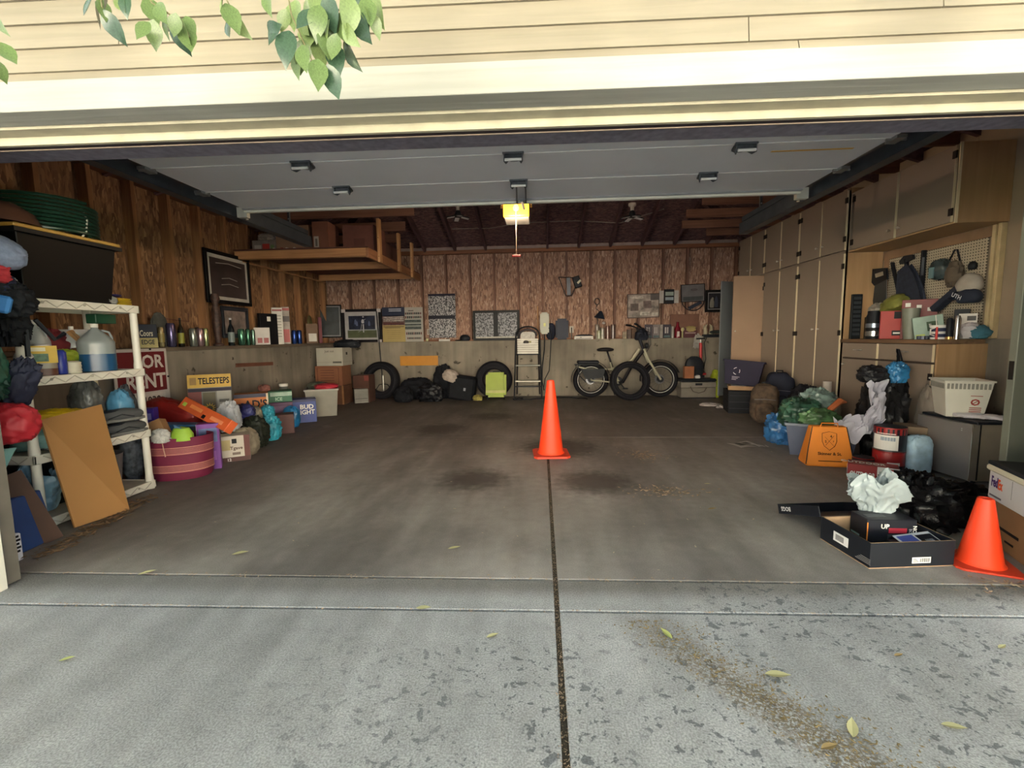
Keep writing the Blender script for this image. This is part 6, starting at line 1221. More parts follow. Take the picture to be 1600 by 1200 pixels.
# switch box etc.
o=carton('wall_outlet','cream outlet box on the stud between the white poster and patterned board','outlet',(P(1,8.9,669,500).x,8.9,P(1,8.9,669,523).z),(.06,.04,.11),0,M('#b8aea0',.5),[('F','r',.35,.55,.65,.8,M('#5c5248',.5)),('F','r',.35,.2,.65,.45,M('#5c5248',.5))])
p,w,h=back(665,672,522); B().blob((0,0,.03),(.033,.033,.033),1,.02,1,16,12,1,ridge=False).build('ball',M('#b8b48a',.6),None,'small pale yellow ball on the ledge before the patterned board','ball',loc=p+Vector((-.02,-.03,.003)),smooth=True)
p,w,h=back(685,702,527,8.79); carton('white_note_box','small white box on the ledge edge under the patterned board','box',p+Vector((0,.01,0)),(w,.05,.04),0,M('#c4c2be',.6))
p,w,h=back(712,736,518,8.83); o=E('dark_hat','black baseball cap lying on the ledge left of the portrait frame','cap',p); B().blob((0.02,0,.05),(.1,.07,.075),4,.06,2,ridge=False,flat=.65).build('crown',dk,o,smooth=True); B().blob((-.1,-.0,.012),(.08,.06,.012),5,.02,1,ridge=False,flat=.9).build('brim',dk,o,smooth=True)
o=carton('orange_board','orange yellow rectangular board mounted on the concrete back wall','panel',(P(1,8.77,655,560).x,8.755,P(1,8.77,655,571).z),(P(1,8.77,684,560).x-P(1,8.77,625,560).x,.03,P(1,8.77,655,556).z-P(1,8.77,655,571).z),0,M('#b87c1c',.5,v=.06),bev=.003)
# floor stand through the tyre
o=E('floor_stand','tall thin black pole stand with curved legs standing inside the left tyre','stand',(P(1,8.5,597,616).x,8.6,0))
t=P(1,8.68,588,486); B().tube([(0,0,.02),(t.x-o.location.x,.08,t.z)],.011,8).build('pole',dk,o); B().tube([(0,0,.1),(-.004,.0,.45)],.017,8).build('sleeve',M('#8d8a84',.3,.6),o)
for s in (-1,1): B().tube([(0,0,.28),(s*.08,-.0,.27),(s*.16,-.0,.16),(s*.2,0,.01)],.008,6).build('leg',dk,o)
B().tube([(0,0,.2),(0,.04,.1),(0,.06,.01)],.008,6).build('leg',dk,o); B().cyl(.03,.0,.02,10).build('foot_hub',silver,o)
rub=M('#15151b',.75,v=.2,n=30,bump=.2)
def tyre(name,label,p,Ro,Ri,wd,rot):
    o=E(name,label,'tyre',p,rot); rm=(Ro+Ri)/2; rr=(Ro-Ri)/2
    b=B(); n=56; pr=[(Ri,wd*.32),(Ri+.02,wd*.42),(rm,wd*.5),(Ro-.02,wd*.42),(Ro-.004,wd*.3),(Ro,0),(Ro-.004,-wd*.3),(Ro-.02,-wd*.42),(rm,-wd*.5),(Ri+.02,-wd*.42),(Ri,-wd*.32),(Ri+.012,-wd*.28),(rm,-wd*.4),(Ro-.03,-wd*.3),(Ro-.025,0),(Ro-.03,wd*.3),(rm,wd*.4),(Ri+.012,wd*.28)]
    v=[];f=[];m=len(pr)
    for i in range(n):
        a=2*PI*i/n
        for r,z in pr: v.append((r*math.cos(a),z,r*math.sin(a)))
    for i in range(n):
        for j in range(m): f.append((i*m+j,((i+1)%n)*m+j,((i+1)%n)*m+(j+1)%m,i*m+(j+1)%m))
    b.v=v;b.f=f; b.build('carcass',rub,o,smooth=50)
    b=B()
    for i in range(72):
        a=2*PI*i/72
        for s in (-1,1):
            T=Matrix.Rotation(-a,4,'Y'); b.bx(Ro-.006,Ro+.002,s*wd*.06-.0,s*wd*.28,-.009,.005,T) if s>0 else b.bx(Ro-.006,Ro+.002,-wd*.28,-wd*.06,-.005,.009,T)
    b.build('tread_block',rub,o,kind='stuff'); 
    b=B(); 
    for r in (Ri+.03,rm+.02): b.tube([(r*math.cos(2*PI*i/48),-wd*.5-.0,r*math.sin(2*PI*i/48)) for i in range(48)],.003,4,True)
    b.build('sidewall_ring',M('#2a2a32',.6),o); return o
def upright_tyre(name,label,cx,cy,r_px,ri_px,Y,wd,lean=6,rz=0):
    c_=P(1,Y,cx,cy); m=mpp(c_); Ro=r_px*m; Ri=ri_px*m; return tyre(name,label,(c_.x,Y,Ro*math.cos(R(lean))+.002+wd/2*math.sin(R(lean))),Ro,Ri,wd,(R(-lean),0,rz))
upright_tyre('tyre','bare black tyre standing upright on the left around the pole stand',596,597,29,18,8.45,.2,4,R(-4))
upright_tyre('tyre','black tyre standing upright in front of the bicycle frame',984,596,30.5,21,8.02,.2,8,0)
upright_tyre('tyre','black tyre behind the lime green suitcase',772,600,28.5,16,8.5,.2,8,0)
c_=P(1,8.16,775,607); o=E('lime_suitcase','lime green hard suitcase leaning on the tyre by the step ladder','suitcase',(c_.x,8.16,.06),(R(-12),0,0)); w=.38;h=.46
B().bx(-w/2,w/2,-.09,.09,0,h).build('shell',M('#8a9c28',.45,v=.06),o,bev=.045,smooth=True); B().bx(-w/2+.01,w/2-.01,-.095,-.0895,h*.16,h*.27).build('pale_band',M('#a8a860',.5),o,bev=.002); B().tube([(-.06,0,h),(-.06,0,h+.02),(.06,0,h+.02),(.06,0,h)],.008,6).build('handle',dk,o)
for x in (-.15,.15): B().cyl(.022,-.012,.012,10,Matrix.Translation((x,0,-.02))@Matrix.Rotation(PI/2,4,'Y')).build('wheel',dk,o)
sack('yellow_rag','small yellow and brown scrap on the floor beside the lime suitcase',(P(1,8.2,746,620).x,8.2,0),(.09,.06,.06),211,M('#8a8040',.7,v=.6,n=18),cat='scrap',amp=.3,flat=.7)
# black bags heap
nv=M('#14161c',.8,v=.35,n=8); 
def bsk(nm,lab,px,Y,rad,sd,z=0,cat='bag',mat=nv,**k): 
    g=P(1,Y,px,600); return sack(nm,lab,(g.x,Y,z),rad,sd,mat,cat=cat,**k)
bsk('black_duffel','long low black duffel bag lying right of the left tyre',652,8.48,(.34,.14,.24),213,flat=.7,amp=.22); bsk('black_garbage_bag','black garbage bag in front of the low duffel, nearest the floor joint',630,8.1,(.17,.14,.16),215,flat=.7,amp=.3)
bsk('black_garbage_bag','black garbage bag slumped in the middle of the dark heap',672,8.14,(.24,.15,.19),217,flat=.7,amp=.35,mat=M('#16171c',.4,v=.5,bump=.3)); bsk('black_duffel','rumpled black bag behind the middle of the heap',694,8.56,(.2,.13,.36),219,flat=.75,amp=.3)
g=P(1,8.3,720,600); o=carton('black_box_bag','upright black square bag with a small white badge in the heap','bag',(g.x,8.3,0),(.50,.26,.46),R(-4),M('#111319',.7,v=.3),[('F','r',.6,.42,.68,.54,M('#8d9099',.5))],ry=R(8),bev=.04)
bsk('white_plush','cream plush round bundle resting on the dark heap',702,8.25,(.15,.11,.12),221,z=.36,cat='toy',mat=M('#9c9088',.9,v=.2,n=12),flat=.8,amp=.25,rot=(0,R(20),0))
# step ladder
L=E('step_ladder','folded step ladder with white ridged platform leaning on the back wall','ladder',(P(1,8.55,825,600).x,8.55,0)); W_=.235
def lz(py): return P(1,8.6,825,py).z
zt_=lz(503); b=B()
arc=[(-W_*.95*math.cos(a) ,.15,1.2+.16*math.sin(a)) for a in [PI*i/10 for i in range(11)]]
B().tube([(-W_*1.12,-.05,.0),(-W_*.97,.13,1.2)]+arc[1:]+[(W_*.97,.13,1.2),(W_*1.12,-.05,0)],.014,8).build('front_frame',dk,L,smooth=True)
B().tube([(-W_*.75,.17,1.18)]+[(-W_*.7*math.cos(a),.17,1.2+.1*math.sin(a)) for a in [PI*i/8 for i in range(9)]]+[(W_*.75,.17,1.18)],.02,8).build('hand_grip',M('#3a3438',.6),L,smooth=True)
for s in (-1,1): B().bar((s*W_*.95,.19,.04),(s*W_*.85,.18,1.1),.025,.02).build('rear_leg',M('#2a2628',.5),L)
pl=E('platform',None,None,(0,.09,.93)); pl.parent=L
for k in range(7): B().bx(-W_*.86,W_*.86,-.012,.0,k*.042-.09,k*.042-.09+.036).build('platform_slat',M('#c2beb4',.4),pl,bev=.003)
B().bx(-.07,.07,-.014,-.012,.12,.15).build('label',M('#8a8450',.5),pl); B().bx(-W_,W_,-.02,.0,-.115,-.095).build('platform_frame',dk,pl)
for z in (.63,.33): B().bx(-W_*1.04,W_*1.04,.03-.05*(z<.5),.09,z-.03,z).build('step',M('#55544f',.4,.5) if z>.5 else M('#8a877e',.4,.5),L,bev=.003)
B().bx(-W_*1.06,W_*1.06,.0,.02,.2,.225).build('cross_brace',dk,L); 
o=B().bx(-.14,.14,-.004,0,1.03,1.26).build('tray_sheet',M('#a8a49e',.5,v=.15,n=20),L,loc=(0,.2,0)); B().bar((.02,-.006,1.08),(.07,-.006,1.2),.012,.004).build('print_mark',M('#3c3a38',.5),o); B().blob((0,0,0),(.05,.03,.035),4,.3).build('latch_box',M('#3a3634',.5),L,loc=(-.03,.05,1.06))
p,w,h=back(838,844,478,8.86); o=B().tube([(p.x,8.8,.35),(p.x-.01,8.88,P(1,8.86,841,478).z)],.013,8).build('broom_handle',M('#a8805c',.6),None,'light wooden broom handle leaning behind the step ladder','broom')
p=P(1,8.72,851,522); t=P(1,8.72,851,488); o=E('pedestal_fan_head','pale grey rounded plastic unit hanging on the ledge with two black cords','heater',(p.x,8.7,p.z)); hh=t.z-p.z
B().bx(-.085,.085,-.03,.03,0,hh).build('housing',M('#9a9a8c',.4,v=.04),o,bev=.028,smooth=True)
for x in (-.0,.0): B().bx(-.02,.02,-.034,-.03,hh*.35,hh*.5).build('mark',M('#c9c97a',.5),o); break
B().tube([(0.0,0,0),(-.01,-.02,-.3),(-.05,-.06,-.6),(-.06,-.09,-.9),(-.02,-.1,-1.08)],.011,6).build('cord',dk,o); B().tube([(.08,0,.12),(.13,-.02,.02),(.12,-.07,-.1),(.1,-.1,-.45),(.08,-.1,-.7),(-.0,-.12,-.85),(-.03,-.14,-1.05)],.009,6).build('cord',dk,o)
p,w,h=back(854,867,505,8.86); B().blob((0,0,h*.5),(w*.55,.05,h*.52),3,.05,1.2,20,14,.95,ridge=False,pw=.8).build('navy_pouch',M('#1c2030',.7),None,'low navy blue pouch right of the pale grey unit','pouch',loc=p,smooth=True)
p,w,h=back(868,888,498,8.85); B().bx(-w/2,w/2,-.06,.06,0,h).build('hard_case',M('#1c2236',.6,v=.1),None,'dark blue ribbed hard case standing on the ledge','case',loc=p,bev=.035,smooth=True)
for k in range(5): B().bx(-w*.3+k*w*.15-.003,-w*.3+k*w*.15+.003,-.063,-.058,h*.15,h*.85).build('rib',M('#262e44',.6),bpy.data.objects['hard_case'])
a=P(1,8.9,893,520); o=carton('wall_outlet','white outlet plate with a plug right of the dark blue case','outlet',(a.x,8.9,a.z),(.085,.02,.13),0,M('#b0a89c',.5),[('F','r',.35,.2,.65,.8,M('#3a3836',.5))]); B().tube([(0,-.02,.05),(0,-.03,-.02),(.0,-.04,-.12)],.012,6).build('plug_cord',M('#4c4640',.5),o)
p,w,h=back(897,927,525,8.80); o=carton('white_label_strip','long low white box with dark print on the ledge','box',p,(w,.05,h+.0),0,M('#c4c0bc',.6),[('F','r',.1,.1,.9,.3,M('#5c5856',.5)),('F','r',.3,.5,.4,.7,M('#5c5856',.5))])
p,w,h=back(900,926,517,8.87); sack('dark_tools','dark low cluster of hand tools behind the long white box',p,(w*.5,.03,.05),223,M('#24262c',.5,v=.5),cat='tools',amp=.5,fr=4,flat=.8)
# metal frame art on the wall
o=E('wall_lamp','black angular wire frame lamp mounted on the back wall boards','lamp',P(1,8.86,893,442)); q=lambda x,y:P(1,8.86,x,y)-o.location
B().tube([q(873,433),q(905,434),q(893,462),q(884,462),q(873,433)],.009,5).build('wire_frame',dk,o); B().bar(q(888,434),q(889,461),.07,.01,up=(0,1,0)).build('grey_bar',M('#4c5058',.4,.4),o)
B().bar(q(899,432),q(904,449),.13,.07,up=(0,1,0)).build('lamp_box',dk,o,bev=.01); B().bar(q(902,443)+Vector((0,-.045,0)),q(907,438)+Vector((0,-.045,0)),.04,.01,up=(0,1,0)).build('lens',M('#b8b49a',.4),o)
o=E('desk_lamp','dark spring arm desk lamp with a conical shade on the ledge','lamp',P(1,8.85,935,527)); q=lambda x,y,d=0:P(1,8.85,x,y)-o.location+Vector((0,d,0))
r_=B(); r_.tube([q(933+4*math.cos(a),471+5*math.sin(a)) for a in [2*PI*i/12 for i in range(12)]],.008,5,True); r_.build('clamp_ring',dk,o)
B().tube([q(933,476),q(931,482),q(937,487),q(931,493),q(934,500),q(931,527)],.009,5).build('arm',M('#2c2a2c',.5),o)
B().lathe([(.02,0),(.1,-.13),(.104,-.14)],20,Matrix.Translation(q(939,486))@Matrix.Rotation(R(12),4,'Y')).build('lamp_shade',M('#18202e',.5),o,smooth=True); B().blob(tuple(q(943,505)),(.03,.03,.03),1,.02).build('bulb',M('#b0aca8',.3),o,smooth=True)
for k,(a_,b__,yt,c_) in enumerate(((929,937,507,'#7c7068'),(938,945,512,'#8f8880'),(946,953,509,'#6a4c44'),(954,962,507,'#5c4a48'),(932,940,516,'#8a8a70'))):
    p,w,h=back(a_,b__,yt,8.83 if k<4 else 8.79); lathe_thing('glassware',['tall glass left of the group under the desk lamp','narrow clear glass second in the group under the lamp','reddish glass third in the group under the lamp','dark wire rimmed glass at the right of the group','small greenish jar in front of the glassware group'][k],'glass',p,[(w*.4,0),(w*.45,h*.9),(w*.42,h),(w*.38,h*.1),(0,h*.1)],M(c_,.15,v=.3,n=20))
for k,(a_,b__,yt,c_,l_) in enumerate(((973,979,518,'#8a7c6a','low tan tin left of the dark headset'),(980,986,515,'#4a3a34','brown stack of small things on the ledge'),(987,995,513,'#5c4434','small wooden shelf box on the ledge'))):
    p,w,h=back(a_,b__,yt,8.84); carton('small_tin',l_,'tin',p,(w,.06,h),0,M(c_,.6,v=.4,n=20))
o,w,h=frameB('collage_poster','brown and white photo collage poster fixed to the wall boards',980,1030,459,497,8.88,M('#4a3c38',.5),M('#8f8078',.6),'#857a74',fk=.03,mk=.04,v=.75,n=8,ry=R(-1))
quad(o,w,h,.72,1.0,.72,.99,'#4c4646',-.02,v=.3); 
for x0,x1,z0,z1,c_ in ((.1,.35,.3,.6,'#4a3c38'),(.4,.7,.1,.25,'#a9a29a'),(.5,.75,.4,.7,'#5c4c48'),(.75,.95,.08,.2,'#b0a8a0'),(.08,.5,.8,.9,'#a89e96')): quad(o,w,h,x0,x1,z0,z1,c_,-.016,v=.5,n=18)
o,w,h=frameB('wall_clock','black digital clock with two pale displays mounted between white plates',1030,1060,454,474,8.86,None,M('#a8a4a2',.4),None,'clock',fk=0,th=.02); 
B().bx(-w*.28,w*.24,-.045,-.01,-.01,h+.02).build('clock_case',M('#1c1c22',.5),o,bev=.004); B().bx(-w*.22,w*.2,-.048,-.045,h*.58,h*.88).build('display',M('#8a9690',.3),o); B().bx(-w*.22,w*.2,-.048,-.045,h*.22,h*.46).build('display',M('#8a98a4',.3),o)
o,w,h=frameB('framed_photo','framed grey landscape photo with an oval mark hanging over the hoop',1064,1101,444,472,8.86,M('#1c1a20',.5),M('#6c6668',.5),'#5e5c60',fk=.04,mk=.06,v=.2,ry=R(-2)); quad(o,w,h,.08,.92,.07,.3,'#33383c',-.016,v=.4); B().tube([((-.03+.06*math.cos(a)+.05)*1,-.018,h*.68+.012*math.sin(a)) for a in [2*PI*i/16 for i in range(16)]],.004,4,True).build('oval_mark',M('#3a2c30',.5),o)
c_=P(1,8.89,1083,468); o=B().tube([(c_.x+.21*math.cos(a),8.89,c_.z+.21*math.sin(a)) for a in [2*PI*i/32 for i in range(32)]],.009,6,True).build('hoop',dk,None,'thin black hoop hanging on a nail behind the landscape photo','hoop')
B().bar((c_.x-.08,8.88,c_.z-.17),(c_.x+.15,8.88,c_.z-.05),.06,.02,up=(0,1,0)).build('folded_tripod',M('#23283a',.4),None,'dark blue elongated object behind the lower hoop','tool')
o,w,h=frameB('framed_photo','black framed photo of two people hanging beside the grey open door',1101,1132,453,488,8.86,blackf,M('#8d8a8c',.5),'#24242a',fk=.13,mk=.17); 
b=B(); b.blob((-.06,-.018,h*.36),(.04,.003,.11),1,.1); b.blob((-.05,-.018,h*.6),(.02,.003,.03),1,.1); b.build('printed_figure',M('#76746a',.5),o); b=B(); b.blob((.02,-.018,h*.4),(.035,.003,.12),2,.1); b.blob((.02,-.018,h*.65),(.018,.003,.028),1,.1); b.build('printed_figure',M('#34384a',.5),o)
x0=1007
for k,(wd,c_,l_) in enumerate(((13,'#3c3440','wide black printed plate, left of the row behind the handlebar'),(11,'#6a6264','grey plate with pale block letters in the row'),(5,'#8a8480','narrow pale plate in the row'),(13,'#2c2832','dark plate at the right of the row'))):
    p,w,h=back(x0,x0+wd,507,8.86); o=carton('number_plate',l_,'plate',p,(w*.95,.02,h),0,M(c_,.5,v=.3),[('F','r',.2,.35,.4,.8,M('#a09a9a',.5)),('F','r',.5,.35,.65,.8,M('#a09a9a',.5)),('F','r',.1,.05,.9,.2,M('#3c5054',.5))] if k in (0,1,3) else []); x0+=wd
p,w,h=back(1049,1052,510,8.8); carton('thin_book','thin white book spine beside the red bottle','book',p,(.03,.1,h),0,M('#a8a4a0',.5))
p,w,h=back(1053,1065,503,8.82); o=lathe_thing('red_bottle','dark red bottle with a white label on the ledge','bottle',p,[(w*.4,0),(w*.42,h*.55),(w*.2,h*.75),(w*.16,h),(0,h)],M('#6a1424',.25)); B().bx(-w*.15,w*.15,-w*.43,-w*.41,h*.08,h*.4).build('label',M('#b8a8a8',.5),o)
p,w,h=back(1047,1092,491,8.88); carton('wooden_backboard','flat brown wooden tray standing against the boards behind the red bottle','tray',p,(w,.02,h),0,M('#6c4a3c',.7,v=.1))
p,w,h=back(1067,1090,512,8.80); carton('dark_book_stack','dark red covered stack of books on the ledge','books',p,(w*.9,.06,h),0,M('#4a2028',.6),[('F','r',.1,.4,.9,.55,M('#8a7470',.5))])
p,w,h=back(1068,1088,501,8.85,ZS+.1); sack('yellow_packet','folded yellow and tan packet lying on the dark books',(p.x,8.80,ZS+h*.0+.11),(w*.5,.04,.06),225,M('#8c7c4c',.6,v=.3),cat='package',amp=.2,flat=.8)
p,w,h=back(1066,1070,511,8.74); lathe_thing('small_trophy','short white post with a round pale yellow knob on the ledge','ornament',p+Vector((0,.04,0)),[(.018,0),(.012,.02),(.012,.12),(.03,.14),(.033,.165),(.02,.19),(0,.195)],M('#b5ae80',.5))
p,w,h=back(1096,1118,500,8.84); o=E('figurine_pair','pair of cream horse head figurines standing on the ledge','figurine',p)
for s in (-1,1): B().tube([(s*.05,0,0),(s*.05,0,.1),(s*.06,0,.18),(s*.04,0,.23),(s*.085,0,.2)],[.045,.035,.03,.035,.015],10).build('horse_figure',M('#9a927c',.6,v=.2),o,smooth=True)
p,w,h=back(1099,1130,521,8.80); carton('black_tray','low black tray at the right end of the back ledge','tray',p,(w,.1,h*.8),0,dk)
sack('dark_gadget','dark green low gadget lying on the black tray',(P(1,8.8,1120,520).x,8.80,ZS+.07),(.13,.05,.035),227,M('#2c3230',.5,v=.3),cat='tool',amp=.2,flat=.8)
drape('grey_towel','pale grey towel hanging over the ledge above the red pump','towel',[(P(1,8.78,1094,522).x,8.79,1.15),(P(1,8.7,1092,530).x,8.745,1.08),(P(1,8.7,1090,540).x,8.74,.9)],.17,M('#8f8c88',.9,v=.1),7,.03)
# pump
px_=P(1,8.55,1097,588).x; o=E('bicycle_pump','red floor pump standing behind the grey tool case','pump',(px_,8.62,0)); red2=M('#a81e22',.4)
B().tube([(0,0,.44),(.0,.05,1.0)],.028,10).build('barrel',red2,o,smooth=True); B().bx(-.09,.09,-.04,.04,.40,.44).build('base_plate',red2,o,bev=.006); B().tube([(.03,0,.45),(.09,.02,.7),(.06,.04,1.0),(.1,.03,1.1)],.007,5).build('hose',dk,o); B().tube([(0,.05,1.0),(0,.06,1.08)],.008,6).build('rod',silver,o); B().tube([(-.08,.06,1.08),(.08,.06,1.08)],.014,8).build('handle',dk,o)
B().bx(-.05,.05,-.05,.05,0.0,.40).build('stand_block',dk,o)
x_,Y_,zb_,w,h=S(1060,1114,621,587); o=E('tool_case','grey tool case with a black lid and handle on the floor by the bicycle','tool box',(x_,8.42,0),R(0)); w=.62
B().bx(-w/2,w/2,-.13,.13,0,.20).build('case_body',M('#6e6860',.5),o,bev=.01); B().bx(-w/2-.005,w/2+.005,-.135,.135,.20,.30).build('upper_tray',M('#77716a',.5),o,bev=.012); B().bx(-w/2-.01,w/2+.01,-.14,.14,.30,.36).build('lid',dk,o,bev=.02); B().bx(-.06,.06,-.15,-.135,.24,.28).build('latch',dk,o,bev=.003); B().tube([(-.15,-.14,.22),(-.1,-.15,.13),(.0,-.155,.1),(.1,-.15,.13),(.14,-.14,.2)],.007,5).build('handle',M('#4a3c34',.5),o); B().bx(-w/2-.002,w/2+.002,-.132,.132,0,.02).build('bottom_strip',dk,o)
c_=P(1,8.42,1075,590); carton('small_brown_carton','small upright brown carton standing on the grey tool case','box',(c_.x,8.40,.361),(.17,.1,.22),0,M('#8a5638',.8)); sack('black_round_bag','round black pouch behind the small upright carton',(P(1,8.5,1085,580).x,8.52,.361),(.17,.06,.22),229,dk,amp=.08,flat=.8)
sack('white_scrap','small white cloth on the grey tool case lid',(P(1,8.4,1089,590).x,8.38,.361),(.05,.04,.035),231,M('#a8a4a4',.8),cat='cloth',amp=.3,flat=.7)
sack('yellow_vest','fluorescent yellow vest crammed beside the grey open door',(P(1,8.3,1121,605).x,8.42,0),(.08,.1,.27),233,M('#9aa81c',.6,v=.25),cat='vest',amp=.3,flat=.85)
# cords on floor
rnd=random.Random(3); pts=[]; x0=P(1,8.3,860,620).x
for i in range(60):
    t_=i/59; a=t_*4*PI; pts.append((x0-.75+1.2*t_+.22*math.cos(a),8.25+.12*math.sin(a*1.3),.012+.01*rnd.random()))
B().tube(pts,.01,6).build('extension_cord',dk,None,'black extension cord looped on the floor under the ladder and behind the cone','cord',smooth=True)
# ================================================================ BICYCLE
cr=M('#a6a38f',.4,v=.03); YB_=8.52
wr_=P(1,YB_,923,598); wf_=P(1,YB_,1031,596); Rw=.335; by=E('cargo_bicycle','cream and black electric cargo bicycle parked along the back wall','bicycle',(wr_.x,YB_,0)); WB=wf_.x-wr_.x
def bq(px,py,d=0): p=P(1,YB_,px,py); return Vector((p.x-wr_.x,d,p.z))
def wheel(x):
    o=E('wheel',None,None,(x,0,Rw)); o.parent=by
    T=Matrix.Rotation(PI/2,4,'X'); B().torus(Rw-.045,.045,48,12,T).build('tyre',rub,o,smooth=True); B().tube([((Rw-.088)*math.cos(2*PI*i/48),-.03,(Rw-.088)*math.sin(2*PI*i/48)) for i in range(48)],.006,5,True).build('reflective_ring',M('#c9c9c4',.4),o); B().torus(Rw-.098,.014,40,8,T).build('rim',M('#1c1c20',.4),o,smooth=True)
    b=B(); 
    for i in range(18): a=2*PI*i/18; b.tube([(.04*math.cos(a+.3),.02*(-1)**i,.04*math.sin(a+.3)),((Rw-.1)*math.cos(a),0,(Rw-.1)*math.sin(a))],.0018,4)
    b.build('spoke',M('#33333a',.4,.6),o); B().cyl(.055,-.05,.05,16,T).build('hub',dk,o); b=B(); b.lathe([(.06,-.035),(.09,-.035),(.09,-.031),(.06,-.031)],24,T); b.build('disc_rotor',M('#77777c',.3,.8),o)
wheel(0); wheel(WB)
def tb_(nm,pts,r,m=cr,n=8): return B().tube(pts,r,n).build(nm,m,by,smooth=True)
bbx=bq(966,596); 
tb_('frame_tube',[bq(957,574),bq(966,596)],.024); tb_('frame_tube',[bq(1007,545),bq(985,575),bq(973,597),bq(966,598)],.03,M('#18181e',.4)); tb_('frame_tube',[bq(999,545),bq(988,562),bq(975,572)],.026)
tb_('frame_tube',[bq(912,577),bq(957,577)],.018); tb_('chain_stay',[Vector((0,-.06,Rw)),bq(966,598,-.05)],.014); tb_('chain_stay',[Vector((0,.06,Rw)),bq(966,598,.05)],.014)
tb_('seat_stay',[bq(901,572,-.06),Vector((-.1,-.07,.55)),Vector((.01,-.06,Rw))],.016); tb_('frame_tube',[bq(957,577),bq(954,566)],.02)
tb_('seat_post',[bq(957,574),bq(948,546)],.018,M('#1c1a20',.4)); s_=bq(944,544); b=B(); b.blob((s_.x+.02,0,s_.z-.03),(.16,.09,.045),3,.05,1.2,22,12,.6,ridge=False); b.build('saddle',M('#1a181c',.6),by,smooth=True)
a=bq(902,566); c_=bq(935,566); B().bx(a.x,c_.x,-.1,.1,a.z-.03,a.z+.03).build('rear_rack_pad',M('#171a22',.6),by,bev=.015); b=B(); b.bx(a.x-.05,c_.x,-.09,-.08,a.z-.05,a.z-.035); b.bx(a.x-.05,c_.x,.08,.09,a.z-.05,a.z-.035); b.build('rack_rail',dk,by)
B().tube([(-.25,-.11,a.z-.06),(-.22,-.115,.42),(-.1,-.115,.30)],.01,5).build('rack_guard',M('#1c2028',.5),by); B().prism([(-.2,.55),(.25,.55),(.22,.38),(-.1,.36)],-.11,-.1,'xz').build('side_panel',M('#2a2c30',.6),by)
b=B(); 
for k in range(9): aa=R(200+20*k)+.0; 
pts=[((Rw+.03)*math.cos(R(t_)),0,Rw+(Rw+.03)*math.sin(R(t_))) for t_ in range(20,200,15)]; 
for x in (0,WB): 
    bb=B(); pp=[Vector(q)+Vector((x,0,0)) for q in pts]
    for q0,q1 in zip(pp,pp[1:]): bb.bar(q0,q1,.11,.006,up=(0,1,0)) if False else bb.bar(q0,q1,.006,.11,up=(0,1,0))
    bb.build('mudguard',dk,by)
hd=bq(1005,545); tb_('fork_leg',[hd+Vector((.0,-.07,0)),bq(1012,562,-.07),Vector((WB-.0,-.07,Rw))+Vector((-.0,0,0))],.02); tb_('fork_leg',[hd+Vector((0,.07,0)),bq(1012,562,.07),Vector((WB,.07,Rw))],.02); tb_('head_tube',[hd,bq(999,528)],.028,M('#1c1e26',.4)); tb_('stem',[bq(999,528),bq(995,512)],.018,dk)
tb_('handlebar',[bq(990,508,-.3),bq(998,512,-.18),bq(999,514,0),bq(998,512,.18),bq(990,508,.3)],.014,dk); 
for s in (-1,1): tb_('grip',[bq(990,508,s*.3),bq(985,507,s*.40)],.02,M('#22242c',.7))
h_=bq(1002,525); B().blob((h_.x,-.02,h_.z),(.12,.1,.13),7,.35,2.5).build('handlebar_bag',M('#1a1e2a',.7,v=.4),by,smooth=True); B().lathe([(.05,0),(.055,.04),(.04,.05),(0,.05)],14,Matrix.Translation(bq(1008,540))@Matrix.Rotation(R(90),4,'Y')).build('headlight',dk,by)
tb_('brake_cable',[bq(995,510,-.1),bq(1015,520,-.05),bq(1016,538,-.04),bq(1008,552,-.05)],.006,dk,5); tb_('brake_cable',[bq(992,510,-.15),bq(1012,515,-.1),bq(1012,545,-.08)],.005,dk,5)
b=B(); T=Matrix.Translation(bbx)@Matrix.Rotation(PI/2,4,'X'); b.lathe([(.03,-.06),(.09,-.06),(.09,-.055),(.03,-.055)],22,T); b.build('chainring',M('#2a2a2e',.4,.6),by)
b=B(); b.bar(bbx+Vector((0,-.08,0)),bbx+Vector((.1,-.08,-.12)),.015,.02); b.bar(bbx+Vector((0,.08,0)),bbx+Vector((-.1,.08,.12)),.015,.02); b.build('crank_arm',dk,by); b=B(); b.bx(.06,.15,-.17,-.09,-.13,-.11,Matrix.Translation(bbx)); b.bx(-.15,-.06,.09,.17,.11,.13,Matrix.Translation(bbx)); b.build('pedal',dk,by)
tb_('kickstand',[bq(955,600,.06),bq(962,618,.12)],.01,dk)
tb_('chain',[Vector((0,-.06,Rw+.04)),bbx+Vector((0,-.06,.09))],.004,dk,4); tb_('chain',[Vector((0,-.06,Rw-.04)),bbx+Vector((0,-.06,-.08))],.004,dk,4)
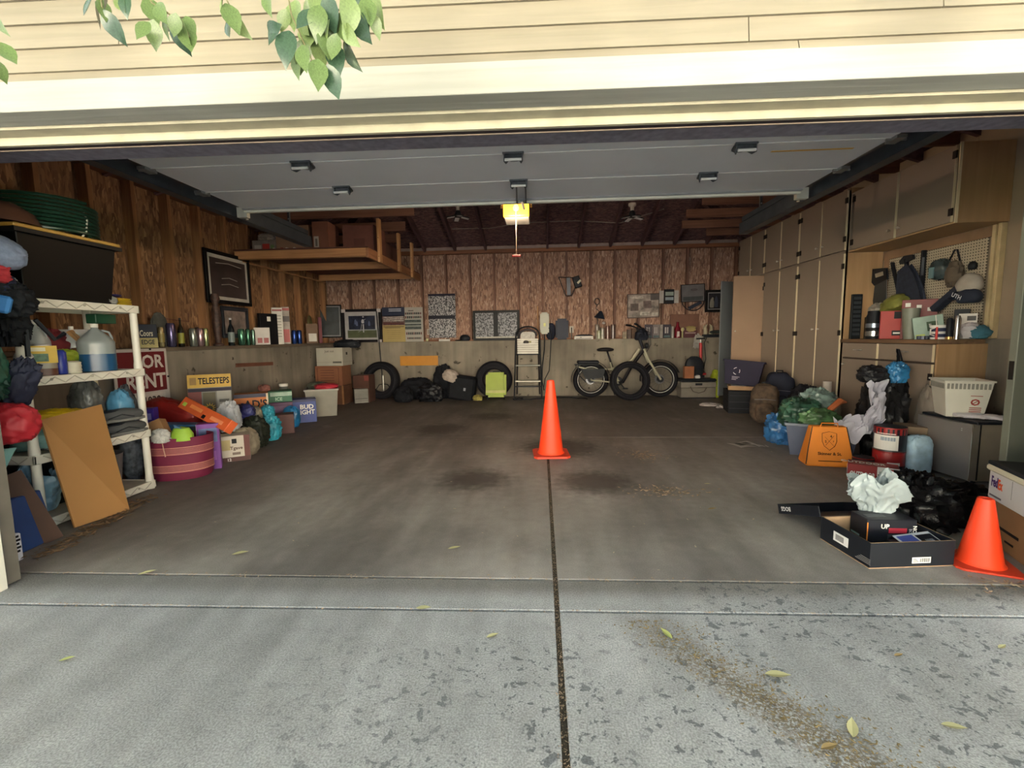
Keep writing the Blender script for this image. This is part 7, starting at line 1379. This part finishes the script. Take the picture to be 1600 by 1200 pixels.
# ================================================================ CARTONS IN THE BACK LEFT CORNER
x_,Y_,zb_,w,h=S(530,566,640,604)
YS=7.75
def st(px0,px1,yt,yb,Y=YS):
    a=P(1,Y,px0,yb); b_=P(1,Y,px1,yb); t=P(1,Y,px0,yt); return (a.x+b_.x)/2,b_.x-a.x,max(0,a.z),t.z
kb_=M('#7a4e36',.85,v=.06)
x,w,z0,z1=st(494,535,603,628); carton('cardboard_box','lower brown box at the foot of the corner stack','box',(x+.03,YS+.2,0),(w,.38,z1-.003),0,M('#5e3c2a',.85),[('F','r',.93,.0,1,1,M('#8c6440',.8))])
x,w,z2,z3=st(493,535,572,603); carton('cardboard_box','brown box with faint red print in the middle of the corner stack','box',(x,YS+.2,z1),(w,.38,z3-z1-.003),0,kb_,[('F','r',.08,.08,.88,.1,M('#5a2c20',.8)),('F','r',.08,.9,.88,.92,M('#5a2c20',.8)),('F','r',.08,.08,.1,.92,M('#5a2c20',.8)),('F','r',.86,.08,.88,.92,M('#5a2c20',.8))]+[('F','r',.2,.25+.13*k,.7,.28+.13*k,M('#5a2c20',.8)) for k in range(5)])
x,w,z4,z5=st(495,536,544,571); o=carton('file_box','white banker box with a handwritten lid on top of the corner stack','box',(x,YS+.2,z3),(w,.4,z5-z3),0,M('#a09c92',.7,v=.04),[('F','r',.62,.15,.95,.25,M('#4a4a44',.6)),('F','r',.0,.2,.62,.21,M('#6a6660',.6)),('F','t','Just out',.5,.8,.16,M('#6a6660',.6),.45),('R','r',.35,.6,.5,.75,M('#24221f',.7)),('R','r',.0,.2,1,.21,M('#6a6660',.6))])
B().bx(-w/2-.006,w/2+.006,-.206,.206,z5-z3-.06,z5-z3+.004).build('lid',M('#a8a49a',.7,v=.03),o) if False else None
carton('cardboard_box','small dark brown box right of the corner stack behind the white crate','box',(x+.44,YS+.42,0),(.3,.3,.5),0,M('#4c3026',.85),[('F','r',.7,.8,1,1,M('#6a2c26',.7))])
sack('dark_bag','dark bag draped over the banker box in the corner',(x+.15,YS+.42,z5-.01),(.25,.12,.09),241,dk,amp=.2,flat=.7)
g=G(563,629); o=carton('white_wire_box','white and grey low carton on the floor between the boxes and the tyre','box',(g.x+.02,g.y+.0,0),(.24,.16,.26),R(28),M('#6c6a64',.6,v=.15),[('F','r',.05,.3,.95,.33,M('#33322f',.6)),('F','r',.05,.05,.95,.08,M('#8a887f',.6))])
# ================================================================ TREE OVER THE DRIVEWAY
random.seed(11)
def leafshape(b,c,d,n,L,Wd,curl=.15):
    """pointed leaf from c along d, normal n"""
    d=Vector(d).normalized(); n=Vector(n); n=(n-d*n.dot(d)).normalized(); s=d.cross(n)
    prof=[(0,.06),(.12,.55),(.3,.95),(.5,1.),(.7,.72),(.88,.26),(1,0)]
    v=[];
    for t,w in prof:
        p=Vector(c)+d*L*t-n*curl*L*t*t
        v+= [p-s*w*Wd/2+n*Wd*.14*w,p,p+s*w*Wd/2+n*Wd*.14*w]
    f=[]
    for i in range(len(prof)-1): f+=[(3*i,3*i+1,3*i+4,3*i+3),(3*i+1,3*i+2,3*i+5,3*i+4)]
    b.add(v,f)
leafm=M('#4f6f3a',.35,v=.35,n=6); 
b=B()
for i in range(11000):
    x=random.uniform(-5.5,5.5); y=random.uniform(-4.2,.9); z=random.uniform(3.2,5.4)
    a=random.uniform(0,2*PI); t=random.uniform(-.5,.3)
    d=Vector((math.cos(a),math.sin(a),t)); n=Vector((random.uniform(-.5,.5),random.uniform(-.5,.5),1))
    d.normalize(); s=d.cross(n).normalized(); L=.17; c=Vector((x,y,z))
    b.add([c,c+d*L*.45+s*L*.3,c+d*L,c+d*L*.45-s*L*.3],[(0,1,2,3)])
cn=b.build('tree_crown',leafm,None,'leafy tree crown spreading over the driveway above the view','tree',kind='stuff')  # out of view, added to keep skylight off the driveway
# ---------------- hanging branches in front of the siding
lg=[M('#56693c',.3,v=.25,n=20),M('#364c3a',.22,v=.2,n=20),M('#6e804e',.35,v=.2,n=20)]
lms=[]
for k in range(3):
    b=B(); leafshape(b,(0,0,0),(0,0,-1),(0,-1,0),1,.56,[.1,.3,-.15][k]); me_=bpy.data.meshes.new('leaf'); me_.from_pydata(b.v,[],b.f); me_.polygons.foreach_set('use_smooth',[True]*len(me_.polygons)); lms.append(me_)
LM={}
def leafobj(par,p,size,yaw,tilt,mi,k):
    key=(k,mi)
    if key not in LM: m_=lms[k].copy(); m_.materials.append(lg[mi]); LM[key]=m_
    o=bpy.data.objects.new('leaf',LM[key]); C.objects.link(o); o.parent=par; o.location=p; o.rotation_euler=(random.uniform(-.35,.35),tilt,yaw); o.scale=(size,)*3; return o
def branch(label,pts,leaves,Y=1.25,L=.076):
    P_=[P(1,Y,*q) for q in pts]; o=E('tree_branch',label,'branch',P_[0],group=None)
    P_=[q-o.location for q in P_]
    B().tube([q+Vector((0,.01*(i%2),0)) for i,q in enumerate(P_)],[.0035]+[.0022]*(len(P_)-1),6).build('twig',M('#6e6a48',.7,v=.3,n=60),o)
    for (x,y,a,s) in leaves:
        q=P(1,Y+random.uniform(-.04,.04),x,y)-o.location
        leafobj(o,q,L*s,random.uniform(-.9,.9),R(a),random.choice([0,0,1,2,1]),random.randrange(3))
branch('largest leafy twig hanging in front of the siding, centre left',[(436,-60),(448,-5),(455,22),(468,55),(480,80),(490,102)],
 [(452,48,8,1.3),(485,30,5,1.3),(520,65,-8,1.2),(497,92,3,1.15),(512,100,-14,1.15),(475,62,10,1.1),(540,66,-15,1.1),(555,20,-25,1.25),(570,-5,-10,1.1),(440,38,60,.9),(505,48,-5,1.1),(530,20,-12,1.1),(462,0,0,1.2),(500,8,10,1.2),(525,-5,15,1.2),(585,-8,-8,1.1),(545,-10,0,1.3),(433,35,30,.7),(470,25,-30,1),(490,62,-20,1),(465,78,5,1),(580,20,-20,.8),(515,30,25,1),(480,-5,-20,1.2),(560,-15,20,1.2),(535,38,-30,1.0),(448,14,20,.8),(472,70,-10,1.0),(526,52,15,.9),(508,-10,-10,1.3),(492,15,35,1.0),(572,10,15,.9),(540,2,-40,1.0)])
branch('leafy side twig reaching right from the largest twig',[(470,-40),(500,10),(528,48),(545,70)],[(505,18,-10,1),(520,36,12,1),(512,5,-15,1.1),(538,60,5,.9),(498,-10,10,1.1),(530,20,-40,1)],Y=1.29)
branch('second leafy twig of the row, left of the largest',[(215,-50),(232,0),(262,20),(285,40),(296,58)],
 [(228,-5,-20,1.1),(240,30,5,1.0),(270,35,-15,1.0),(288,38,-12,1.1),(280,30,-25,1.1),(262,20,10,.9),(245,5,-30,1.0),(290,25,-18,.9),(255,10,-10,1),(234,35,30,.8),(275,20,10,.8)])
branch('small leafy twig of the row, nearest the top left corner',[(150,-50),(152,-5),(160,12)],[(150,2,15,.9),(162,15,-20,1.1),(145,-8,10,.9),(168,-5,-35,.9),(180,-12,-30,.9),(198,-8,5,.8),(158,-2,-5,.8)])
branch('thin twig with two drooping leaves between the larger twigs',[(340,-50),(350,-5),(360,12)],[(352,5,-20,1.1),(362,18,-25,1.1),(356,28,-20,.9),(350,-8,0,.7),(418,-14,-10,.9)])
branch('few leaves of a twig at the extreme left edge',[(-30,-30),(-20,20),(-12,70),(-10,105)],[(-8,18,-20,.9),(-5,65,-30,1.0),(-8,108,-12,1.0),(-12,90,-20,.8)])
# ---------------- fallen leaves and litter
def litter(name,label,n,fn,sz,mt,flat=.5):
    b=B()
    for i in range(n):
        x,y=fn(); a=random.uniform(0,2*PI); s=random.uniform(*sz); w=s*random.uniform(.2,.5); t=random.uniform(-flat,flat)
        d=Vector((math.cos(a),math.sin(a),0)); q=Vector((-math.sin(a),math.cos(a),t*.6)); c=Vector((x,y,.003+abs(t)*w))
        b.add([c-d*s/2,c+q*w/2,c+d*s/2+Vector((0,0,.3*w)),c-q*w/2],[(0,1,2,3)])
    b.build(name,mt,None,label,'litter',kind='stuff')
lit=M('#94806a',.9,v=.4,n=30); lit2=M('#7a6248',.9,v=.5,n=30)
def alongL():
    t=random.random(); a=G(75,868); b_=G(240,778); p=a.lerp(b_,t); return p.x+random.gauss(-.02,.035),p.y+random.gauss(0,.04)
litter('leaf_litter','dry brown leaf litter along the foot of the white shelving',420,alongL,(.02,.06),lit2)
litter('threshold_litter','crumbs and leaf bits caught in the floor joint at the door line',500,lambda:(lambda x:(x,2.035+.0135*x+random.gauss(0,.012)))(random.uniform(-2.6,2.2)),(.004,.018),lit)
litter('joint_litter','crumbs and grit in the joint between driveway and apron',360,lambda:(lambda x:(x,1.787+.02*x+random.gauss(0,.008)))(random.uniform(-2.4,2.1)),(.004,.016),lit)
litter('joint_litter','pale grit filling the long joint down the middle of the floor',1500,lambda:(.06+random.gauss(0,.008),random.uniform(1.0,4.0)),(.003,.010),lit)
def clump(px,py,sx,sy):
    c=G(px,py); return lambda:(c.x+random.gauss(0,sx),c.y+random.gauss(0,sy))
litter('debris_patch','small patch of dry plant debris right of the tall cone, farther one',190,clump(1003,712,.10,.11),(.01,.045),lit)
litter('debris_patch','small patch of dry plant debris right of the tall cone, nearer one',190,clump(1040,768,.13,.06),(.01,.045),lit)
litter('floor_specks','scattered pale specks and leaf bits over the garage floor',330,lambda:(random.uniform(-2.4,3.0),random.uniform(2.1,7.5)),(.006,.028),M('#a89c88',.9,v=.3),.2)
litter('driveway_dust','brown plant dust scattered in a diagonal trail on the driveway',1300,lambda:(lambda y:(.42-.8*(y-1.68)+random.gauss(.05,.085),y))(random.uniform(.95,1.74)),(.004,.018),M('#7a6a48',.9,v=.4,n=50),.3)
litter('cupboard_litter','dry leaves and paper bits before the fridge and boxes',240,lambda:(random.uniform(2.75,3.3),random.uniform(2.9,3.75)),(.015,.05),lit)
litter('corner_litter','leaf bits at the right end of the door line',90,lambda:(random.gauss(2.15,.12),random.gauss(2.06,.04)),(.01,.04),lit)
lfm=[M('#a9a67c',.7,v=.2),M('#8f7a50',.7,v=.3),M('#98a060',.6,v=.2)]
for k,(px,py,s,a,mi,lab) in enumerate(((92,1035,.05,20,2,'pale green leaf lying alone on the left driveway'),(362,868,.09,10,0,'pale straw leaf on the garage floor near the door line, left'),(215,900,.08,25,0,'long straw bit in the joint at the left end of the door line'),(1050,1000,.06,120,2,'yellow green curled leaf on the driveway right of the joint'),(1333,1155,.07,60,0,'cream leaf at the lower end of the brown dust trail'),(1283,1172,.05,10,1,'tan leaf left of the cream one at the lower edge of the frame'),(1397,1027,.035,10,1,'small tan leaf on the right driveway above the dust trail'),(650,952,.07,-5,0,'straw coloured leaf in the joint left of centre'),(1560,1015,.04,20,0,'small leaf on the driveway near the right edge'),(1195,1055,.08,-12,0,'thin straw stalk beside the dust trail'),(700,859,.07,10,0,'thin pale stalk on the garage floor left of the long joint'),(1106,797,.06,5,1,'curled brown leaf on the bare floor left of the shoe box'),(1100,757,.05,-20,0,'pale scrap of leaf on the floor above the curled brown leaf'),(760,998,.05,20,0,'small pale leaf on the driveway just left of the joint'),(1470,1134,.06,-20,0,'pale stalk at the lower right of the driveway'))):
    g=G(px,py); b=B(); leafshape(b,(0,0,.004),(1,0,.02),(0,0,1),s,s*.4,-.12); b.build('fallen_leaf',lfm[mi],None,lab,'leaf',loc=(g.x,g.y,.002),rot=(0,0,R(a)))
